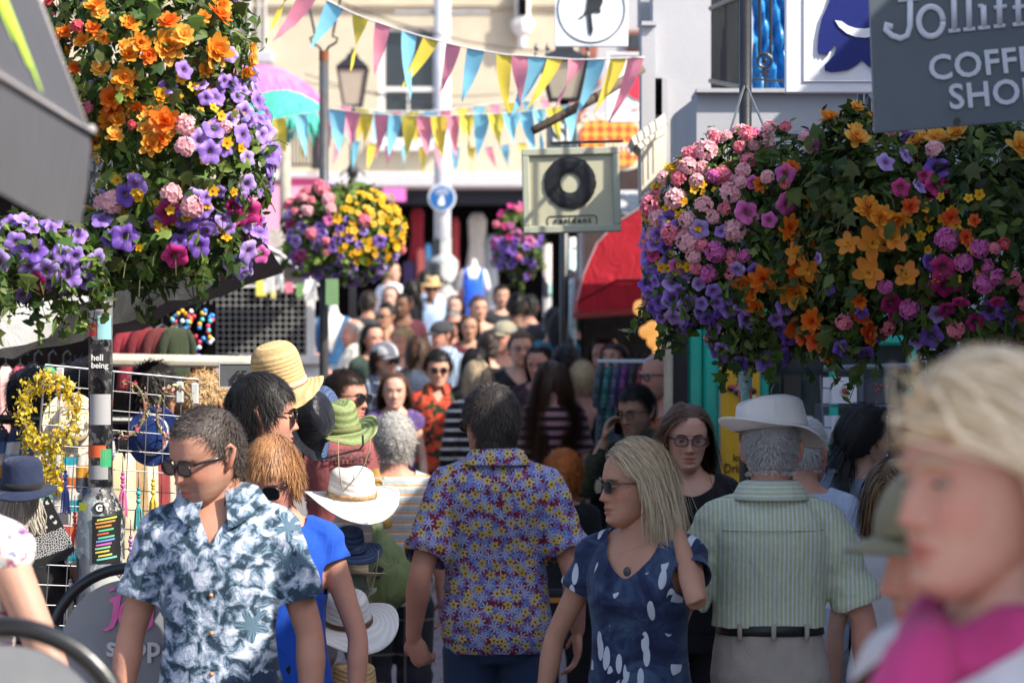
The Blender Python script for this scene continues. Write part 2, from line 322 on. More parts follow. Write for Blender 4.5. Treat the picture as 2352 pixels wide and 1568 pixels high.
    mb.add(V, [tuple(x) for x in np.vstack(f)], 0, Cc)
    for i in range(len(mb.v)): mb.v[i] = tf(mb.v[i], Mh)
    return mb
def MH(): return mat('hair', vcol=True, rough=.5, var=.1, bump=0, spec=.3)
def MSK(): return mat('skin', vcol=True, rough=.55, var=.13, scale=26, bump=.22, bscale=170, spec=.35, sss=.12)
def glasses(mb, dark=True, w=.026, h=.021, zc=-.001, y=-.101, th=.003, frame=.0022):
    """frame parts in material 0, lenses in material 1; head space"""
    for s in (-1, 1):
        a = np.linspace(0, 2 * PI, 20, endpoint=False); x = w * np.sign(np.cos(a)) * np.abs(np.cos(a)) ** .75; z = h * np.sign(np.sin(a)) * np.abs(np.sin(a)) ** .75
        yy = y + .10 * np.abs(x + s * .033) ** 1.0 * .25; o = np.stack([x + s * .033, yy, z + zc], 1)
        mb.tube(np.vstack([o, o[:1]]), frame, 6, 0, cap=False)
        mb.add(np.vstack([o, o + [0, .002, 0]]), [tuple(range(20)), tuple(range(39, 19, -1))], 1)
        mb.tube([(s * .057, y + .016, zc + .010), (s * .073, y + .045, zc + .012), (s * .079, -.02, zc + .010), (s * .080, .012, zc + .010), (s * .079, .03, zc - .012)], frame * 1.25, 6, 0)
    mb.tube([(-.010, y, zc + .006), (0, y - .004, zc + .008), (.010, y, zc + .006)], frame, 6, 0)
def cut(v, f, pred):
    c = v[np.array(f)].mean(1) if len({len(q) for q in f}) == 1 else np.array([v[list(q)].mean(0) for q in f])
    keep = ~pred(c); f = [q for q, k in zip(f, keep) if k]; cnt = {}; nb = {}
    for q in f:
        for a, b in zip(q, q[1:] + q[:1]): e = (a, b) if a < b else (b, a); cnt[e] = cnt.get(e, 0) + 1
    for (a, b), n in cnt.items():
        if n == 1: nb.setdefault(a, []).append(b); nb.setdefault(b, []).append(a)
    ids = [i for i, l in nb.items() if len(l) == 2]
    if ids:
        l0 = np.array([nb[i][0] for i in ids]); l1 = np.array([nb[i][1] for i in ids])
        for _ in range(12): v[ids] = .5 * v[ids] + .25 * (v[l0] + v[l1])
    return f
def collar(mb, gap=.45, z=1.498, r=(.062, .071, .094, .120), hh=(.0, .042, .032, -.014), pts=.03, yc=.022):
    a = np.linspace(gap, 2 * PI - gap, 26); fr = np.clip((np.cos(a) - .45) / .55, 0, 1); rings = []
    for k in range(4):
        dz = hh[k] - (pts * 1.6 * fr if k >= 2 else .022 * fr); rr = r[k] + (.012 * fr if k >= 2 else 0)
        rings.append(np.stack([rr * np.sin(a), yc - rr * np.cos(a), z + dz], 1))
    for dlt in (0, .003):
        rg = np.array(rings); rg[:, :, 2] -= dlt; mb.loft(rg, closed=False)
    return mb
def person(px, top, d, label, fy=0, yaw=None, hp=0, hr=0, w=1.0, skin='fair', hr_=None, tops=None, legs=None, arms=(None, None), vox=.012, H=None, fem=0, belly=0, bust=0, jowl=0, eyes=True, glass=None, stoop=0.0, shoulder=1.0, group=None, res=(60, 48), htop=.015, beard=None, hscale=1.0, dx=0.0, cat='person'):
    """px, top: where the crown of the head stands in the photograph; fy / yaw: where face and chest look (0 = to the camera, 90 = to the right)"""
    yaw = fy if yaw is None else yaw; g0 = G(d); Hh = H or (CH - (top - HY) / F * d - g0 - htop); s = (Hh + stoop * .6) / 1.75
    base = np.array(SKIN[skin] if isinstance(skin, str) else skin); hs = hscale * s ** .35 / s
    piv = Vector((0, .03 - stoop, 1.54 - stoop * .35)); Mh = Matrix.Translation(piv) @ Matrix.Rotation(R(fy - yaw), 4, 'Z') @ Matrix.Rotation(R(hp), 4, 'X') @ Matrix.Rotation(R(hr), 4, 'Y') @ Matrix.Translation((0, -.035, .085)) @ Matrix.Scale(hs, 4)
    A = []
    for i, sd in enumerate((-1, 1)):
        a = default_arm(sd, w); a.update(arms[i] or {}); a['S'] = tuple(np.array(a['S']) * np.array([shoulder, 1, 1])); A.append(a)
    b = MB(); torso(b, w, belly, bust); nb = Mh @ Vector((0, .028, -.045))
    b.limb([(0, .03, 1.42), (0, .03 - stoop * .4, 1.50 - stoop * .1), tuple(nb)], np.array([.070, .060, .056]) * (1 - .12 * fem + .15 * jowl), 16)
    for sd in (-1, 1): b.limb([(0, .03 - stoop * .3, 1.475), (sd * .09 * shoulder, .02, 1.44), (sd * .165 * shoulder, .012, 1.41)], [.045, .048, .052], 12)
    for a, sd in zip(A, (-1, 1)):
        k = a['r'] * (1 - .14 * fem); S, E, W = [np.array(a[x], float) for x in 'SEW']
        b.limb([S, S * .62 + E * .38, S * .3 + E * .7, E, E * .72 + W * .28, E * .4 + W * .6, W], np.array([.057, .050, .044, .0395, .0425, .034, .0265]) * k * (w * .5 + .5), 14)
        hand(b, W, a['hd'], a['hn'], a['ht'], a['curl'], 1.05 - .1 * fem)
    for sd in (-1, 1):
        b.limb([(sd * .09, .01, .86), (sd * .095, -.005, .52), (sd * .10, .02, .10)], np.array([.088, .056, .040]), 14); b.limb([(sd * .10, .03, .045), (sd * .105, -.08, .035), (sd * .11, -.15, .025)], [.04, .038, .025], 10)
    v, f, _ = remesh(b, vox, 2); v = np.vstack([v]); c = np.tile(base[None], (len(v), 1)); c *= (1 + .06 * smooth_noise(v, 3, 22))[:, None]
    hb = MB(); hb.add(v, f, 0, c); r = head_rings(res[0], res[1], 0, True, fem, jowl)
    hb.loft(tf(r.reshape(-1, 3), Mh).reshape(r.shape), 0, None); hb.c[-1] = skin_cols(r.reshape(-1, 3), base, 1.0, 0 if fem else .30)
    for sd in (-1, 1): ear(hb, Mh, sd, base)
    S = np.array([s, s, s]); hb.v = [x * s for x in hb.v]
    root = hb.build('person', MSK(), None, True); root.location = ((px - CX) / F * d + dx, d, g0)
    root.rotation_euler = (0, 0, R(yaw)); tag(root, label, cat, group)
    # offset so that the head, not the feet, stands at px
    off = Matrix.Rotation(R(yaw), 4, 'Z') @ ((Mh @ Vector((0, .01, .05))) * s); root.location.x -= off.x; root.location.y -= off.y; root.location.z = g0
    kids = {}
    def part(name, mb, mats, smooth=True, parent=root):
        mb.v = [x * s for x in mb.v]; o = mb.build(name, mats, parent, smooth); kids[name] = o; return o
    if eyes and not (glass and glass.get('dark')) and vox < .02:
        for sd in (-1, 1):
            e = MB(); e.ell((0, 0, 0), (.0112, .0112, .0112), 16, 13); vv = e.v[0]; ang = np.hypot(vv[:, 0], vv[:, 2]); e.c[0] = np.where((ang < .0066)[:, None] & (vv[:, 1] < 0)[:, None], np.array([[.05, .035, .025]]), np.array([[.36, .32, .29]]))
            vv = vv * np.array([1.0, .6, .36]) + np.array([sd * .0315, -.0800, .0005]); e.v[0] = tf(vv, Mh); part('eye', e, mat('eye', vcol=True, rough=.15, var=.02, bump=0))
    if hr_:
        h = dict(hr_); bc = h.pop('brow', None); hm = hair(Mh, **h)
        bcol = np.array(bc if bc is not None else h['col']) * .8
        for sd in (-1, 1):
            bp = np.array([(sd * .014, -.0955, .0185), (sd * .026, -.0950, .0228), (sd * .038, -.0895, .0235), (sd * .050, -.0780, .0185)]); hm.tube(tf(bp, Mh), np.array([.003, .0036, .003, .0014]) * hs, 6, 0, bcol)
        if beard:
            g = np.random.default_rng(5); q = g.normal(size=(500, 3)); q /= np.linalg.norm(q, axis=1)[:, None]; q = q * np.array([.062, .07, .06]) + np.array([0, -.028, -.085]); q = q[(q[:, 1] < .01) & (q[:, 2] < -.045) & ~((np.abs(q[:, 0]) < .03) & (q[:, 2] > -.07))]
            for p_ in q: hm.tube(tf(np.array([p_ * np.array([.9, .9, 1]), p_ + np.array([0, -.004, -.018])]), Mh), [.004, .0015], 4, 0, np.array(beard) * g.uniform(.7, 1.2))
        part('hair', hm, MH())
    if glass:
        gm = MB(); q = dict(glass); dk = q.pop('dark', True); fc = q.pop('col', (.015, .015, .017)); glasses(gm, **q); gm.v = [tf(x, Mh) for x in gm.v]
        part('sunglasses' if dk else 'glasses', gm, [mat('frame%s' % (fc,), fc, .25, .05, bump=0, spec=.6), mat('dark_lens', (.012, .012, .014), .06, .02, bump=0, spec=.7) if dk else lens_clear()])
    if tops:
        q = dict(tops); kind = q.get('kind', 'tee'); gr = q.get('grow', .016); m = MB(); z0 = q.get('hem', .86); torso(m, w, belly, bust, gr, z0, 1.50, 40, q.get('flare', .12))
        for sd in (-1, 1): m.limb([(0, .03 - stoop * .3, 1.465), (sd * .09 * shoulder, .02, 1.44), (sd * .165 * shoulder, .012, 1.41)], np.array([.045, .048, .052]) + gr * .8, 12)
        sl = q.get('sleeve', .62 if kind != 'tank' else 0)
        if sl:
            for a, sd in zip(A, (-1, 1)):
                S_, E, W = [np.array(a[x], float) for x in 'SEW']; k = a['r'] * (1 - .12 * fem) * (w * .5 + .5); lo = q.get('loose', .016)
                if sl <= 1: pts = [S_, S_ * (1 - sl * .5) + E * sl * .5, S_ * (1 - sl) + E * sl]; rr = np.array([.058, .054, .052 + lo * .5]) * k + gr * .8
                else: e2 = E + (W - E) * (sl - 1); pts = [S_, S_ * .5 + E * .5, E, e2]; rr = np.array([.058, .05, .045, .036]) * k + gr
                m.limb(pts, rr, 16)
        vx = max(.008, vox); v, f, nn = remesh(m, vx, 2)
        am = q.get('fold', .005); sd_ = q.get('seed', 1)
        if am:
            fold = smooth_noise(v * np.array([1, 1, .55]), sd_, 26, 3, 1.2); low = np.clip((1.25 - v[:, 2]) / .3, .35, 1.0); arm = np.clip((np.abs(v[:, 0]) - .15 * w) / .04, 0, 1); fold2 = smooth_noise(v * np.array([.5, .5, 1.3]), sd_ + 9, 34, 2, 1.5)
            v = v + nn * (am * (fold * low + .8 * fold2 * (arm + .35 * g_(v[:, 2] - 1.0, .1))))[:, None]
        fd, bdp, nw = q.get('neck', (.045, .0, .085)); tank = q.get('tank')
        def pred(c):
            x, y, z = c.T; cb = .035 if q.get('collar') else 0; zn = np.where(y < .02, 1.462 + cb * .6 - fd * np.clip(1 - np.abs(x) / nw, 0, 1) ** q.get('vee', .5), 1.472 + cb - bdp * np.clip(1 - np.abs(x) / nw, 0, 1) ** .5); k = (z > zn) & (np.abs(x) < max(nw, .09) + .01)
            if tank: k |= (z > tank) & ~((np.abs(np.abs(x) - .085) < .022) & (z < 1.50)); k |= (np.abs(x) > .16 * w) & (z > 1.20) & (z > 1.20 + (.19 * w - np.abs(x)) * 1.5)
            if sl:
                for a, sd in zip(A, (-1, 1)):
                    S_, E, W = [np.array(a[x], float) for x in 'SEW']; e_ = S_ * (1 - sl) + E * sl if sl <= 1 else E + (W - E) * (sl - 1); dr = (E - S_) if sl <= 1 else (W - E); dr = dr / np.linalg.norm(dr); r_ = c - e_; al = r_ @ dr; k |= (al > -.004) & (al < .09) & (np.linalg.norm(r_ - al[:, None] * dr, axis=1) < .078) & (np.abs(x) > .155 * w)
            k |= z < z0 + .012
            return k
        f = cut(v, f, pred); m2 = MB(); m2.add(v, f)
        if q.get('collar'): collar(m2, **(q['collar'] if isinstance(q['collar'], dict) else {}))
        part(q.get('name', 'shirt'), m2, q['mat'])
        if q.get('buttons'):
            for zb in q['buttons']:
                i = np.argmin(np.abs(v[:, 0] - .004) * 2 + np.abs(v[:, 2] - zb) + (v[:, 1] > 0) * 5); bm_ = MB(); bm_.lathe([(.0, .0), (.0062, .0), (.0062, .002), (.0, .003)], 12); bm_.v = [tf(x, Matrix.Translation(Vector(v[i]) + Vector((0, -.001, 0))) @ Matrix.Rotation(R(90), 4, 'X')) for x in bm_.v]; part('button', bm_, q['bmat'])
    if legs:
        q = dict(legs); m = MB(); torso(m, w, belly * .5, 0, .012, .80, q.get('waist', 1.03), 36); ln = q.get('len', .09); lw = q.get('w', 1.0)
        for sd in (-1, 1):
            p3 = np.array([sd * .10, .015, ln]); kz = max(.52, ln + .02)
            m.limb([(sd * .09, .01, .84), (sd * .095, .0, kz), p3], np.array([.100, .080, .068 if ln < .4 else .088]) * lw * (w * .5 + .5), 16)
        if q.get('skirt'): m = MB(); torso(m, w, 0, 0, .03, q['skirt'], 1.03, 36, .15)
        v, f, nn = remesh(m, max(.010, vox), 2); fo = smooth_noise(v * np.array([1, 1, .5]), 4, 24, 3, 1.2); v = v + nn * (fo * .006)[:, None]; m2 = MB(); m2.add(v, f); part('shorts' if ln > .4 else ('skirt' if q.get('skirt') else 'trousers'), m2, q['mat'])
    return root, kids, dict(Mh=Mh, s=s, root=root, part=part, v=None, base=base)
def lens_clear():
    if 'lens' in MATS: return MATS['lens']
    m, nt, b = nodes('lens'); b.inputs['Transmission Weight'].default_value = 1; b.inputs['IOR'].default_value = 1.02; b.inputs['Roughness'].default_value = 0; MATS['lens'] = m; return m
# ---------------------------------------------------------------- printed cloth
def xz(q, scale=1.0, off=(0, 0)):
    s = q.sep(q.coord()); return q.comb(q.math('ADD', s[0], off[0]), q.math('ADD', s[2], off[1]))
def petal_mask(q, vec, scale, n, rad, depth=.4, rnd=1.0):
    vo = q.n('TexVoronoi', voronoi_dimensions='2D'); q.put(vo.inputs['Vector'], vec); vo.inputs['Scale'].default_value = scale; vo.inputs['Randomness'].default_value = rnd
    sb = q.n('VectorMath', operation='SUBTRACT'); q.put(sb.inputs[0], vec); q.put(sb.inputs[1], vo.outputs['Position']); l = q.sep(sb.outputs[0]); cs = q.sep(vo.outputs['Color'])
    a = q.math('ADD', q.math('ARCTAN2', l[1], l[0]), q.math('MULTIPLY', cs[0], 6.28)); r = vo.outputs['Distance']
    lim = q.math('MULTIPLY_ADD', q.math('COSINE', q.math('MULTIPLY', a, n)), rad * depth, rad * (1 - depth)); return q.math('LESS_THAN', r, lim), r, cs, a
def fabric(name, fn, **kw):
    if name in MATS: return MATS[name]
    m, nt, b = nodes(name); q = N(nt); finish_cloth(q, b, fn(q), **kw); MATS[name] = m; return m
def f_blue_floral(q):
    v = xz(q); n1 = q.noise(v, 26, 6, .64, .55)[0]; base = q.ramp(n1, [(0, (.025, .045, .07)), (.44, (.07, .12, .17)), (.48, (.20, .26, .34)), (.53, (.38, .43, .52)), (.60, (.58, .62, .70))], 'CONSTANT')
    k, r, c, a = petal_mask(q, q.mix(.045, v, q.noise(v, 12)[1], 'ADD'), 8.5, 5, .38, .35); st = q.math('GREATER_THAN', q.math('SINE', q.math('MULTIPLY', a, 22)), .2)
    pet = q.mix(st, (.055, .10, .145), (.13, .21, .28)); on = q.math('MULTIPLY', k, q.math('GREATER_THAN', c[1], .35)); return q.mix(on, base, pet)
def f_hawaii(q):
    v = xz(q); col = q.ramp(q.noise(v, 60, 2)[0], [(.4, (.13, .012, .02)), (.6, (.20, .02, .03))])
    for off, sc, n, rad, dp, cl in (((.013, .021), 26, 6, .52, .45, (.10, .20, .50)), ((.033, .007), 29, 7, .44, .5, (.22, .13, .36)), ((.05, .04), 30, 5, .42, .45, (.16, .27, .55)), ((.021, .055), 23, 7, .46, .55, (.36, .39, .52))):
        k, r, c, a = petal_mask(q, xz(q, 1, off), sc, n, rad, dp, .85); col = q.mix(k, col, cl)
    k, r, c, a = petal_mask(q, xz(q, 1, (.003, .09)), 21, 5, .36, .26, .8); y = q.mix(c[2], (.42, .30, .05), (.54, .43, .14)); y = q.mix(q.math('LESS_THAN', r, .09), y, (.16, .07, .02)); return q.mix(k, col, y)
def f_navy_leaf(q):
    v = xz(q); base = q.ramp(q.noise(v, 9, 5, .65, .8)[0], [(.38, (.010, .016, .045)), (.5, (.022, .035, .085)), (.62, (.05, .085, .15))])
    for off, rot, sc in (((.0, .0), .5, (30, 10, 1)), ((.3, .1), -.45, (26, 9, 1))):
        mp = q.n('Mapping'); q.put(mp.inputs[0], xz(q, 1, off)); mp.inputs['Rotation'].default_value = (0, 0, rot); mp.inputs['Scale'].default_value = sc
        vo = q.n('TexVoronoi', voronoi_dimensions='2D'); q.put(vo.inputs['Vector'], mp.outputs[0]); vo.inputs['Scale'].default_value = 1
        k = q.math('MULTIPLY', q.math('LESS_THAN', vo.outputs['Distance'], .27), q.math('GREATER_THAN', q.math('ADD', q.math('MULTIPLY', q.sep(vo.outputs['Color'])[0], .35), q.noise(v, 7, 2)[0]), .76)); base = q.mix(k, base, (.50, .54, .60))
    return base
def stripes(axis, period, stops, warp=.0, yoke=None):
    def fn(q):
        v = q.coord(); s = q.sep(v); n = q.math('MULTIPLY', q.math('SUBTRACT', q.noise(v, 9, 2)[0], .5), warp)
        def f(ax): return q.ramp(q.math('FRACT', q.math('DIVIDE', q.math('ADD', s[ax], n), period)), stops, 'CONSTANT')
        c = f(axis)
        if yoke: c = q.mix(q.math('GREATER_THAN', s[2], yoke), c, f(2))
        return q.mix(q.math('MULTIPLY', q.noise(v, 60, 3)[0], .25), c, (.2, .2, .2), 'MULTIPLY')
    return fn
def plaid(a, b, c, period):
    def fn(q):
        s = q.sep(q.coord()); fx, fz = [q.math('FRACT', q.math('DIVIDE', s[i], period)) for i in (0, 2)]
        col = q.mix(q.math('MULTIPLY', q.math('LESS_THAN', fx, .4), .7), a, b); col = q.mix(q.math('MULTIPLY', q.math('LESS_THAN', fz, .4), .5), col, b)
        return q.mix(q.math('MULTIPLY', q.math('MAXIMUM', q.math('LESS_THAN', q.math('ABSOLUTE', q.math('SUBTRACT', fx, .7)), .035), q.math('LESS_THAN', q.math('ABSOLUTE', q.math('SUBTRACT', fz, .7)), .035)), .75), col, c)
    return fn
def blotch(scale, stops):
    return lambda q: q.ramp(q.noise(xz(q), scale, 3, .6, 1.2)[0], stops, 'CONSTANT')
def FB(n): return fabric(n, {'shirt_blue_floral': f_blue_floral, 'shirt_red_flowers': f_hawaii, 'dress_navy_leaf': f_navy_leaf,
    'tee_bright_stripes': stripes(2, .040, [(0, (.78, .30, .05)), (.17, (.48, .47, .44)), (.38, (.30, .44, .50)), (.55, (.50, .49, .46)), (.74, (.38, .38, .38)), (.80, (.68, .66, .62))], .006),
    'shirt_green_stripes': stripes(0, .0125, [(0, (.47, .51, .33)), (.40, (.52, .56, .39)), (.66, (.64, .66, .68)), (.86, (.52, .56, .39))], .004, 1.395),
    'shirt_plaid': plaid((.05, .07, .13), (.012, .015, .03), (.45, .5, .58), .085), 'shorts_plaid': plaid((.010, .012, .02), (.018, .02, .03), (.16, .13, .12), .15),
    'tee_black_stripes': stripes(2, .06, [(0, (.01, .01, .012)), (.72, (.62, .62, .62))]), 'tee_pink_stripes': stripes(2, .055, [(0, (.02, .015, .015)), (.5, (.40, .20, .22))]),
    'shirt_hibiscus': blotch(16, [(0, (.02, .06, .02)), (.42, (.015, .015, .015)), (.48, (.55, .06, .03)), (.60, (.62, .10, .03)), (.66, (.05, .18, .03))]),
    'dress_purple_dots': blotch(45, [(0, (.10, .06, .20)), (.52, (.05, .04, .12)), (.60, (.42, .16, .32)), (.64, (.12, .10, .30))]),
    'dress_white_flowers': blotch(38, [(0, (.05, .06, .22)), (.36, (.60, .20, .28)), (.42, (.74, .70, .68)), (.62, (.25, .28, .40)), (.67, (.70, .32, .20)), (.72, (.75, .72, .70))]),
    'top_white_blue': blotch(14, [(0, (.30, .40, .52)), (.46, (.66, .70, .74)), (.62, (.70, .62, .45))]), 'camo': blotch(16, [(0, (.02, .03, .015)), (.5, (.045, .05, .025)), (.6, (.015, .015, .012))]),
    'dots_black': blotch(55, [(0, (.02, .02, .02)), (.6, (.45, .45, .45))]), 'stripe_blue': stripes(0, .03, [(0, (.16, .24, .36)), (.5, (.42, .50, .60))])}[n])
# ---------------------------------------------------------------- the crowd
BLK = (.012, .010, .009); DBR = (.028, .017, .011); BRN = (.075, .040, .022); LBR = (.17, .10, .05); BLO = (.52, .38, .21); GRY = (.30, .29, .28); WHT = (.62, .61, .59)
def T(name, col, **kw): return cloth(name, col, **kw)
JEANS = lambda: T('denim_dark', (.022, .04, .085)); KHAKI = lambda: T('khaki_cotton', (.36, .31, .26)); BLKC = lambda: T('black_cotton', (.014, .014, .016)); 
def tee(m, **kw): return dict(mat=m, **kw)
SHORT = dict(L=.035, n=2250, wid=0.0009, lift=.55, grav=.05); CROP = dict(L=.016, n=2550, wid=0.0008, lift=.7, grav=0, thick=.006)
LONG = dict(style='long', L=.42, K=9, n=1350, wid=0.0021, lift=.1, grav=.9, hl=.086, thick=.016); BOB = dict(style='bob', L=.26, K=8, n=2400, wid=0.0014, lift=.12, grav=.8, hl=.086, thick=.018)
CURL = dict(style='curly', L=.065, K=7, n=2250, wid=0.0012, lift=.5, grav=.25, curl=1.1, thick=.020)
def hs_(base, **kw): d = dict(base); d.update(kw); return d
DK = dict(dark=True)
# --- sharp figures in the middle distance
sung, k1, i1 = person(470, 922, 7.5, 'man in blue and white floral shirt and black sunglasses, head bowed', fy=-48, yaw=-6, hp=17, hr=3, hscale=1.05, w=0.98, skin=(.47, .235, .16), vox=.007, res=(96, 80), jowl=.06,
    hr_=hs_(CROP, col=(.085, .068, .06), seed=2, hl=.072, n=5400, L=.019, wid=0.0007, thick=.007), glass=dict(w=.0275, h=.0165, frame=.0028, dark=True, y=-.098), shoulder=1.04,
    tops=dict(mat=FB('shirt_blue_floral'), hem=.80, sleeve=.66, loose=.034, grow=.015, fold=.0075, neck=(.115, 0, .055), vee=1.0, collar=dict(gap=.34, r=(.068, .078, .104, .136), pts=.045), buttons=(1.24, 1.13, 1.02, .91), bmat=mat('wood_button', (.45, .22, .08), .4)),
    legs=dict(mat=JEANS()), arms=(dict(E=(-.255, .02, 1.12), W=(-.285, -.02, .87)), dict(E=(.25, .035, 1.12), W=(.265, -.02, .86))))
greyt, k2, i2 = person(598, 852, 8.8, 'dark-haired man in grey t-shirt seen in profile behind a bowed woman', fy=98, yaw=120, w=0.94, skin='red', vox=.009, res=(80, 64),
    hr_=dict(style='short', L=.052, n=6500, wid=0.0009, lift=.16, grav=.45, col=(.013, .011, .010), seed=4, hl=.064, sb=-.012, thick=.017, nape=-.075), glass=dict(w=.027, h=.018), tops=tee(T('grey_marl', (.16, .165, .17)), sleeve=.72, loose=.03), legs=dict(mat=JEANS()))
redh, k3, i3 = person(622, 992, 8.3, 'woman with short auburn hair in blue sleeveless top, chin down', fy=-16, yaw=-6, hp=20, fem=1, skin='red', vox=.009, res=(80, 64),
    hr_=dict(style='short', L=.046, n=7000, wid=0.0011, lift=.15, grav=.5, col=(.24, .105, .045), seed=5, hl=.060, sb=-.03, thick=.022, tips=(.42, .22, .10)), glass=DK, tops=tee(T('royal_blue', (.012, .07, .42)), kind='tank', sleeve=.22, hem=.86), legs=dict(mat=BLKC()), 
    arms=(None, dict(E=(.27, .0, 1.10), W=(.27, -.06, .84))))
maroon, k4, i4 = person(792, 845, 13, 'man in faded maroon lettered t-shirt and black sunglasses behind green hat', fy=62, yaw=12, w=0.98, skin='red', vox=.010, res=(72, 60),
    hr_=hs_(SHORT, col=DBR, seed=6, L=.028, n=3900, wid=0.0010, hl=.064), glass=dict(w=.029, h=.019, frame=.003), tops=tee(T('maroon_tee', (.26, .075, .075)), sleeve=.75, loose=.035, hem=.80, grow=.015), legs=dict(mat=T('grey_shorts', (.2, .2, .21)), len=.45))
strip, k5, i5 = person(905, 950, 12.3, 'white-haired man in orange striped t-shirt seen from behind', fy=186, yaw=184, w=0.98, belly=.02, skin='red', vox=.009, hr_=dict(style='curly', L=.050, K=6, n=3900, wid=0.0010, lift=.35, grav=.45, curl=.8, thick=.018, col=(.50, .48, .45), seed=7, nape=-.075, hl=.07), beard=(.55, .54, .52),
    tops=dict(mat=FB('tee_bright_stripes'), hem=.84, sleeve=.7, loose=.03, grow=.015, fold=.006, neck=(.02, 0, .07)), legs=dict(mat=FB('shorts_plaid'), len=.50, w=1.1), eyes=False,
    arms=(None, dict(E=(.26, -.10, 1.12), W=(.22, -.26, 1.02), hd=(-.2, -1, 0))))
flow, k6, i6 = person(1128, 878, 9.7, 'dark-haired man in red, blue and yellow flower print shirt seen from behind', fy=214, yaw=181, hp=4, w=1.04, belly=.03, skin='red', vox=.008, res=(80, 64), jowl=.05,
    hr_=dict(style='short', L=.048, K=6, n=7500, wid=0.0009, lift=.28, grav=.4, curl=.3, col=(.030, .024, .021), seed=8, thick=.018, hl=.06, nape=-.085, tips=(.07, .055, .045), var=.3), glass=dict(w=.028, h=.019),
    tops=dict(mat=FB('shirt_red_flowers'), hem=.82, sleeve=.72, loose=.045, grow=.018, fold=.008, neck=(.06, 0, .06), collar=True), legs=dict(mat=JEANS()), shoulder=1.03,
    arms=(dict(E=(-.265, .07, 1.11), W=(-.285, -.06, .90), hn=(1, 0, 0)), dict(E=(.265, .10, 1.10), W=(.29, -.02, .88), hd=(-.35, -.25, -1), hn=(-.5, -1, -.2), curl=1.0)))
ging, k7, i7 = person(1293, 1042, 13, 'woman with curly ginger hair in dark jacket seen from behind', fy=180, hp=6, fem=1, w=0.95, skin='red', vox=.012, hr_=hs_(CURL, col=(.50, .15, .03), seed=9, L=.06, n=3000, thick=.026, var=.5, nape=-.08), tops=tee(BLKC(), sleeve=1.7, grow=.015, hem=.78), legs=dict(mat=BLKC()), eyes=False, dx=.0)
blon, k8, i8 = person(1462, 1012, 7.9, 'blonde woman in navy leaf print dress lifting a hand to her neck', fy=-66, yaw=-24, fem=1, w=0.94, bust=.035, belly=.01, skin=(.46, .235, .15), vox=.007, res=(96, 80),
    hr_=dict(style='bob', L=.25, K=9, n=10000, wid=.0010, cheek=-.03, capk=.9, lift=.10, grav=.85, hl=.082, sb=.02, thick=.020, col=(.30, .21, .115), tips=(.60, .50, .34), seed=10, var=.22, part=-.02), glass=dict(w=.0245, h=.0185, frame=.002, col=(.05, .05, .05), y=-.098),
    tops=dict(name='dress', mat=FB('dress_navy_leaf'), hem=.40, sleeve=.42, loose=.02, grow=.013, fold=.006, neck=(.125, .03, .085), vee=.45, flare=.25), 
    arms=(dict(E=(-.30, .02, 1.14), W=(-.335, -.01, .89)), dict(E=(.265, -.20, 1.275), W=(.120, .015, 1.49), hd=(-.75, .55, .35), hn=(-.3, .2, -.9), ht=(-.2, -.7, .6), curl=.5)))
hatm, k9, i9 = person(1772, 940, 8.1, 'stout older man in pale green striped shirt and cream sun hat seen from behind', fy=172, yaw=180, hp=8, w=1.0, belly=.03, skin='red', vox=.008, res=(72, 60), htop=.0, jowl=.08,
    hr_=hs_(CROP, col=(.42, .40, .38), seed=11, hl=.07, n=5200, L=.013, nape=-.07), tops=dict(mat=FB('shirt_green_stripes'), hem=1.085, sleeve=.80, loose=.024, grow=.018, fold=.009, neck=(.05, 0, .06), collar=True, flare=0), legs=dict(mat=KHAKI(), w=1.05, waist=1.10), eyes=False,
    arms=(dict(E=(-.285, -.01, 1.115), W=(-.30, -.05, .87)), dict(E=(.285, .0, 1.12), W=(.30, -.06, .88))), shoulder=1.02)
hat2, k10, i10 = person(1822, 955, 10, 'white-haired man in pale blue t-shirt half hidden by the cream sun hat', fy=150, yaw=172, w=1.01, skin='red', vox=.012, hr_=hs_(CROP, col=(.50, .49, .47), seed=12), tops=tee(T('pale_blue_tee', (.42, .47, .58)), sleeve=.7, loose=.03, grow=.015), legs=dict(mat=T('grey_slacks', (.25, .25, .26))), eyes=False, dx=.04)
brung, k11, i11 = person(1577, 922, 10.4, 'frowning woman with long brown hair, dark glasses frames and black top', fy=4, yaw=8, hp=5, fem=1, w=0.95, skin='fair', vox=.010, res=(84, 70), jowl=.06, hr_=hs_(LONG, col=(.085, .040, .024), seed=13, n=3300, wid=0.0014, L=.36, part=.012, tips=(.22, .12, .06), hl=.078), glass=dict(dark=False, w=.025, h=.017, frame=.0022), tops=tee(T('black_top', (.010, .010, .011)), sleeve=.9, neck=(.065, 0, .10)), legs=dict(mat=BLKC()))
phone, k12, i12 = person(1462, 880, 13.4, 'young man with cropped black hair and glasses talking on a phone', fy=-38, yaw=-30, hp=8, w=0.96, skin='olive', vox=.009, res=(80, 64), hr_=hs_(SHORT, col=BLK, seed=14, L=.030, n=3300, hl=.066, sb=.0, nape=-.04), glass=dict(dark=False, w=.026, h=.019, frame=.0016), tops=tee(FB('camo'), sleeve=1.75, grow=.016, collar=True), legs=dict(mat=BLKC()),
    arms=(dict(E=(-.25, -.16, 1.20), W=(-.135, -.115, 1.475), hd=(.15, .15, .95), hn=(1, .3, -.1), ht=(.2, -.9, .3), curl=.75), None))
